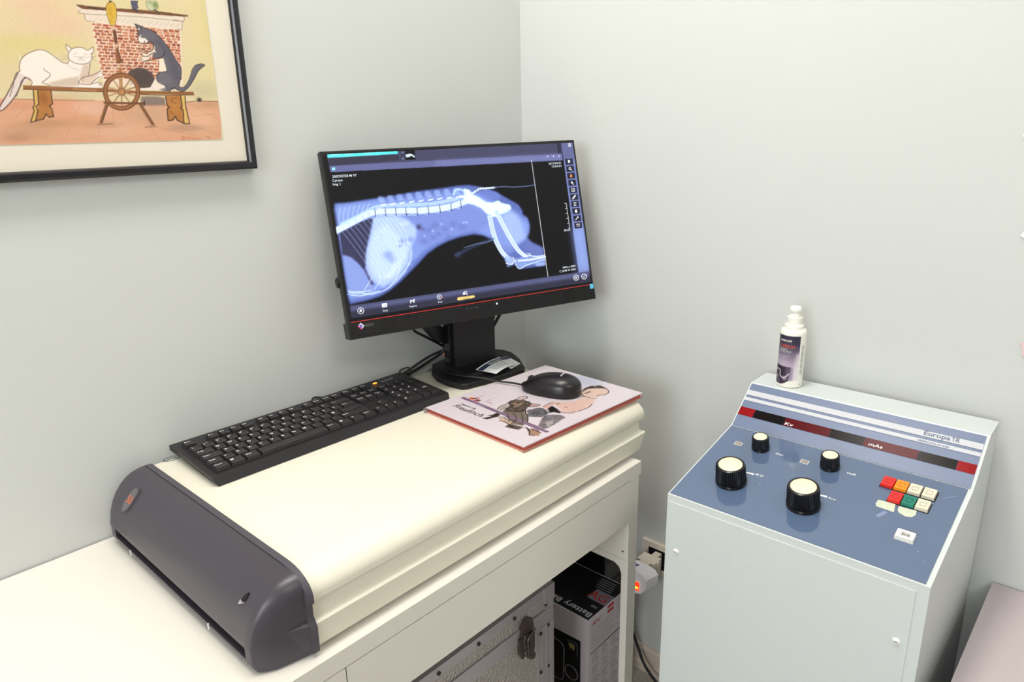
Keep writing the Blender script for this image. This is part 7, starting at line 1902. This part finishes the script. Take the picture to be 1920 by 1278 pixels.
prism('latch_lever', ac, [(-0.5210, 0.452), (-0.5060, 0.450), (-0.5060, 0.412), (-0.5100, 0.402), (-0.5200, 0.404)], 'y', CY0-0.011, CY0, M_LATCH, 0.002, 2)
tube('latch_bail', ac, [(-0.5060, CY0-0.013, 0.4585), (-0.5180, CY0-0.014, 0.4530), (-0.5300, CY0-0.014, 0.4440), (-0.5290, CY0-0.014, 0.4200), (-0.5265, CY0-0.012, 0.4060), (-0.5180, CY0-0.012, 0.3990)], 0.0019, M_LATCH)
lathe('latch_keeper', ac, frame_of((-0.5100, CY0-0.006, 0.3930), (0, -1, 0), (1, 0, 0)), [(0.0085, -0.006), (0.0085, 0.003), (0.006, 0.005)], M_LATCH, 20)
prism('latch_hinge_plate', ac, [(-0.5450, 0.448), (-0.5320, 0.450), (-0.5290, 0.402), (-0.5360, 0.398), (-0.5420, 0.412)], 'y', CY0-0.005, CY0, M_LATCH, 0.0015, 2)

# ------------------------------------------------------------------ battery backup carton
UX0, UX1, UY0, UY1, UZ = -0.2690, -0.1030, -0.4200, -0.0800, 0.3110
bx = thing('carton', 'white and black printed carton of a battery backup, under the desk', 'box', (-0.20, -0.25, 0))
box('carton_body', bx, (UX0, UY0, 0.001), (UX1, UY1, UZ), M_CARD, 0.0018)
box('top_print', bx, (UX0+0.0025, UY0+0.003, UZ), (UX1-0.002, UY1-0.002, UZ+0.0004), M_BOXBLK)
box('grey_print_band', bx, (-0.2000, UY0+0.003, UZ+0.0003), (-0.1580, -0.3650, UZ+0.0007), M_BOXGREY)
letters('lettering', bx, [('Battery Backup', (-0.2420, -0.4120, UZ+0.0007), (0, 1, 0), (-1, 0, 0), 0.0185, 0.165)], pm('dim_white_ink', (200, 200, 205), 0.5))
letters('lettering', bx, [('AG', (-0.1940, -0.3600, UZ+0.0010), (0, -1, 0), (1, 0, 0), 0.030, 0.050)], M_REDINK)
letters('lettering', bx, [('700', (-0.2150, -0.4080, UZ+0.0008), (0, 1, 0), (-1, 0, 0), 0.0075, 0.017)] + [('. protezione totale', (-0.1520+0.0085*i, -0.3550+0.002*i, UZ+0.0008), (0, -1, 0), (1, 0, 0), 0.0042, 0.046) for i in range(5)], M_SILVERINK)
F = UY0-0.0004
letters('lettering', bx, [('APC', (-0.2560, F, 0.2880), (1, 0, 0), (0, 0, 1), 0.0115, 0.036, 0.2)], M_REDINK)
for z0 in (0.3010, 0.2880):
    prism('red_mark', bx, [(-0.1925, z0), (-0.1670, z0), (-0.1670, z0+0.0080), (-0.1925, z0+0.0080)], 'y', F, UY0+0.0003, M_REDINK)
prism('print_rule', bx, [(-0.2600, 0.2125), (-0.1340, 0.2140), (-0.1340, 0.2185), (-0.2600, 0.2150)], 'y', F, UY0+0.0003, M_GREENLINE)
bm = bmesh.new(); random.seed(9)
for i in range(8):
    z0 = 0.2780 - i*0.0072
    add_box(bm, (-0.2570, F, z0), (-0.1600 + random.uniform(-.02, .015), UY0+0.0003, z0+0.0010))
for c in range(3):
    for i in range(34):
        z0 = 0.2060 - i*0.0058; xa = -0.2550 + c*0.040
        if i % 6 == 5: continue
        add_box(bm, (xa, F, z0), (xa + random.uniform(0.020, 0.035), UY0+0.0003, z0+0.0013))
g_ = finish(bm, 'small_print', bx, pm('faded_ink', (152, 142, 152), 0.6)); g_['kind'] = 'stuff'
G = UX0-0.0004
prism('side_print', bx, [(-0.1000, 0.2330), (-0.3975, 0.2440), (-0.3975, 0.0600), (-0.1000, 0.0600)], 'x', G, UX0+0.0003, M_BOXBLK)
def outline(name, pts, r, mat):
    tube(name, bx, [(G-0.0002, y, z) for y, z in pts], r, mat, 6, 3)
outline('socket_outline', [(-0.300, 0.2140), (-0.3250, 0.2130), (-0.3420, 0.2080), (-0.3485, 0.1960), (-0.3480, 0.1600), (-0.3470, 0.1200), (-0.3440, 0.1060), (-0.3350, 0.1000), (-0.3100, 0.0980)], 0.0014, M_BOXGREY)
outline('round_socket_outline', [(-0.3705+0.0190*math.cos(a), 0.1400+0.0190*math.sin(a)) for a in [2*PI*i/14 for i in range(15)]], 0.0014, M_BOXGREY)
prism('plug_picture', bx, [(-0.3615, 0.2220), (-0.3720, 0.2250), (-0.3800, 0.2240), (-0.3800, 0.2120), (-0.3770, 0.2050), (-0.3740, 0.2110), (-0.3700, 0.2100), (-0.3670, 0.2080), (-0.3640, 0.2140)], 'x', G-0.0004, UX0, pm('dull_yellow_ink', (150, 140, 86), 0.6))
outline('plug_outline', [(-0.3560, 0.2260), (-0.3700, 0.2310), (-0.3870, 0.2290), (-0.3880, 0.2100), (-0.3880, 0.1950)], 0.0007, M_BOXGREY)
# black boxed unit squeezed between the carton and the wall
bg = thing('black_box', 'tall black box between the battery carton and the right wall', 'box', (-0.06, -0.2, 0))
box('shell', bg, (-0.0990, -0.3450, 0.0), (-0.0160, -0.0500, 0.5000), M_BOXBLK, 0.003)
box('front_label', bg, (-0.0930, -0.3454, 0.2850), (-0.0180, -0.3446, 0.3350), pm('dull_label', (78, 76, 72), 0.5))
letters('lettering', bg, [('. protezione', (-0.0920, -0.3453, 0.2680-0.0095*i), (1, 0, 0), (0, 0, 1), 0.0040, 0.060) for i in range(4)], M_SILVERINK)
bb = thing('dark_crate', 'black crate standing behind the aluminium case and carton', 'crate', (-0.20, -0.06, 0))
box('crate_shell', bb, (-0.4200, -0.0640, 0.0), (-0.3000, -0.0080, 0.5100), M_BOXBLK, 0.003)

# ------------------------------------------------------------------ outlet, adapter and plug
ou = thing('wall_outlet', 'ivory wall outlet with a black socket insert, low on the right wall', 'outlet', (-0.005, -0.46, 0.35))
bm = bmesh.new()
for a, b, c, d in ((-0.5250, -0.3980, 0.3820, 0.3970), (-0.5250, -0.3980, 0.3130, 0.3260), (-0.4160, -0.3980, 0.3260, 0.3820), (-0.5250, -0.5100, 0.3260, 0.3820)):
    add_box(bm, (-0.0100, a, c), (-0.0005, b, d))
finish(bm, 'face_plate', ou, M_OUTLET)
ins = box('socket_insert', ou, (-0.0070, -0.5100, 0.3262), (-0.0006, -0.4162, 0.3818), M_BLACKG)
ad = thing('plug_adapter', 'ivory plug adapter pushed into the wall outlet', 'adapter', (-0.03, -0.444, 0.34))
prism('adapter_body', ad, [(-0.0105, -0.4380), (-0.0105, -0.4560), (-0.030, -0.4560), (-0.030, -0.4660), (-0.064, -0.4660), (-0.064, -0.4560), (-0.076, -0.4560), (-0.076, -0.4280), (-0.064, -0.4280), (-0.064, -0.4180), (-0.030, -0.4180), (-0.030, -0.4380)], 'z', 0.3440, 0.3760, M_OUTLET, 0.0012, 1)
box('plug_tongue', ad, (-0.0500, -0.4690, 0.3350), (-0.0400, -0.4600, 0.3740), M_OUTLET, 0.001)
mp = thing('switched_adapter', 'white multi-plug adapter with a glowing red switch beside the desk leg', 'adapter', (-0.105, -0.45, 0.345))
bm = bmesh.new(); pr = [(-0.0780, 0.0), (-0.1350, 0.0)]
add_prism(bm, [(-0.4260, 0.3120), (-0.4600, 0.3180), (-0.4720, 0.3220), (-0.4860, 0.3420), (-0.4860, 0.3640), (-0.4780, 0.3740), (-0.4640, 0.3780), (-0.4260, 0.3800)], lambda u, v: Vector((-0.0775, u, v)), lambda u, v: Vector((-0.1180, u + 0.008, v)))
mb = finish(bm, 'adapter_shell', mp, M_PLUGWHITE, False, 0.006, 3)
box('switch_bezel', mb, (-0.1192, -0.4620, 0.3270), (-0.1170, -0.4450, 0.3540), M_BOTTLE, 0.001)
sw = box('rocker_switch', mb, (-0.1215, -0.4600, 0.3295), (-0.1185, -0.4475, 0.3515), M_SWITCH, 0.0015)
box('switch_glow', sw, (-0.1222, -0.4585, 0.3345), (-0.1212, -0.4500, 0.3400), M_SWITCHY, 0.0004)
prism('top_slot', mb, [(-0.1000, -0.4400), (-0.0920, -0.4420), (-0.0920, -0.4230), (-0.1000, -0.4210)], 'z', 0.3778, 0.3803, M_SLOT)
pg = thing('black_plug', 'black mains plug in the switched adapter with a cable running to the floor', 'plug', (-0.13, -0.42, 0.33))
lathe('plug_body', pg, frame_of((-0.1185, -0.4300, 0.3420), (-1, 0.0, -0.25), (0, 0, 1)), [(0.0190, 0), (0.0190, 0.004), (0.0150, 0.016), (0.0080, 0.022), (0.006, 0.026)], M_CABLE, 24)
tube('plug_cable', pg, [(-0.1420, -0.4300, 0.3360), (-0.1440, -0.4320, 0.3180), (-0.1220, -0.4320, 0.2700), (-0.0950, -0.4220, 0.2250), (-0.0620, -0.4000, 0.1900), (-0.0420, -0.3870, 0.1640), (-0.0320, -0.3928, 0.1239), (-0.0320, -0.4110, 0.0826), (-0.0380, -0.4380, 0.0430), (-0.0560, -0.5000, 0.0180), (-0.0700, -0.5600, 0.0050), (-0.0900, -0.6300, 0.0042)], 0.0040, M_CABLE, 10)

# ------------------------------------------------------------------ paper cut-outs taped to the right wall, at the photo's right edge
for lab, pts, col in (('white paper cut-out tip high on the right wall, uppermost of three', [(-1.0512, 1.3795), (-1.0750, 1.3860), (-1.0900, 1.3600), (-1.0570, 1.3690)], M_PAPER),
                      ('white paper cut-out on the right wall, middle of three', [(-1.0722, 1.2225), (-1.0800, 1.2360), (-1.1000, 1.2380), (-1.1000, 1.2100), (-1.0790, 1.2180)], M_PAPER),
                      ('pink paper cut-out on the right wall, lowest of three', [(-1.0985, 1.0465), (-1.1060, 1.0510), (-1.1250, 1.0510), (-1.1250, 1.0180), (-1.1045, 1.0260), (-1.1030, 1.0400)], pm('pink_paper', (226, 196, 198), 0.7))):
    ys = [p_[0] for p_ in pts]; zs = [p_[1] for p_ in pts]
    bm = bmesh.new(); add_prism(bm, pts, lambda u, v: Vector((-0.0012, u, v)), lambda u, v: Vector((-0.0022, u, v)))
    tag(finish(bm, 'paper_cutout', None, col), lab, 'paper')
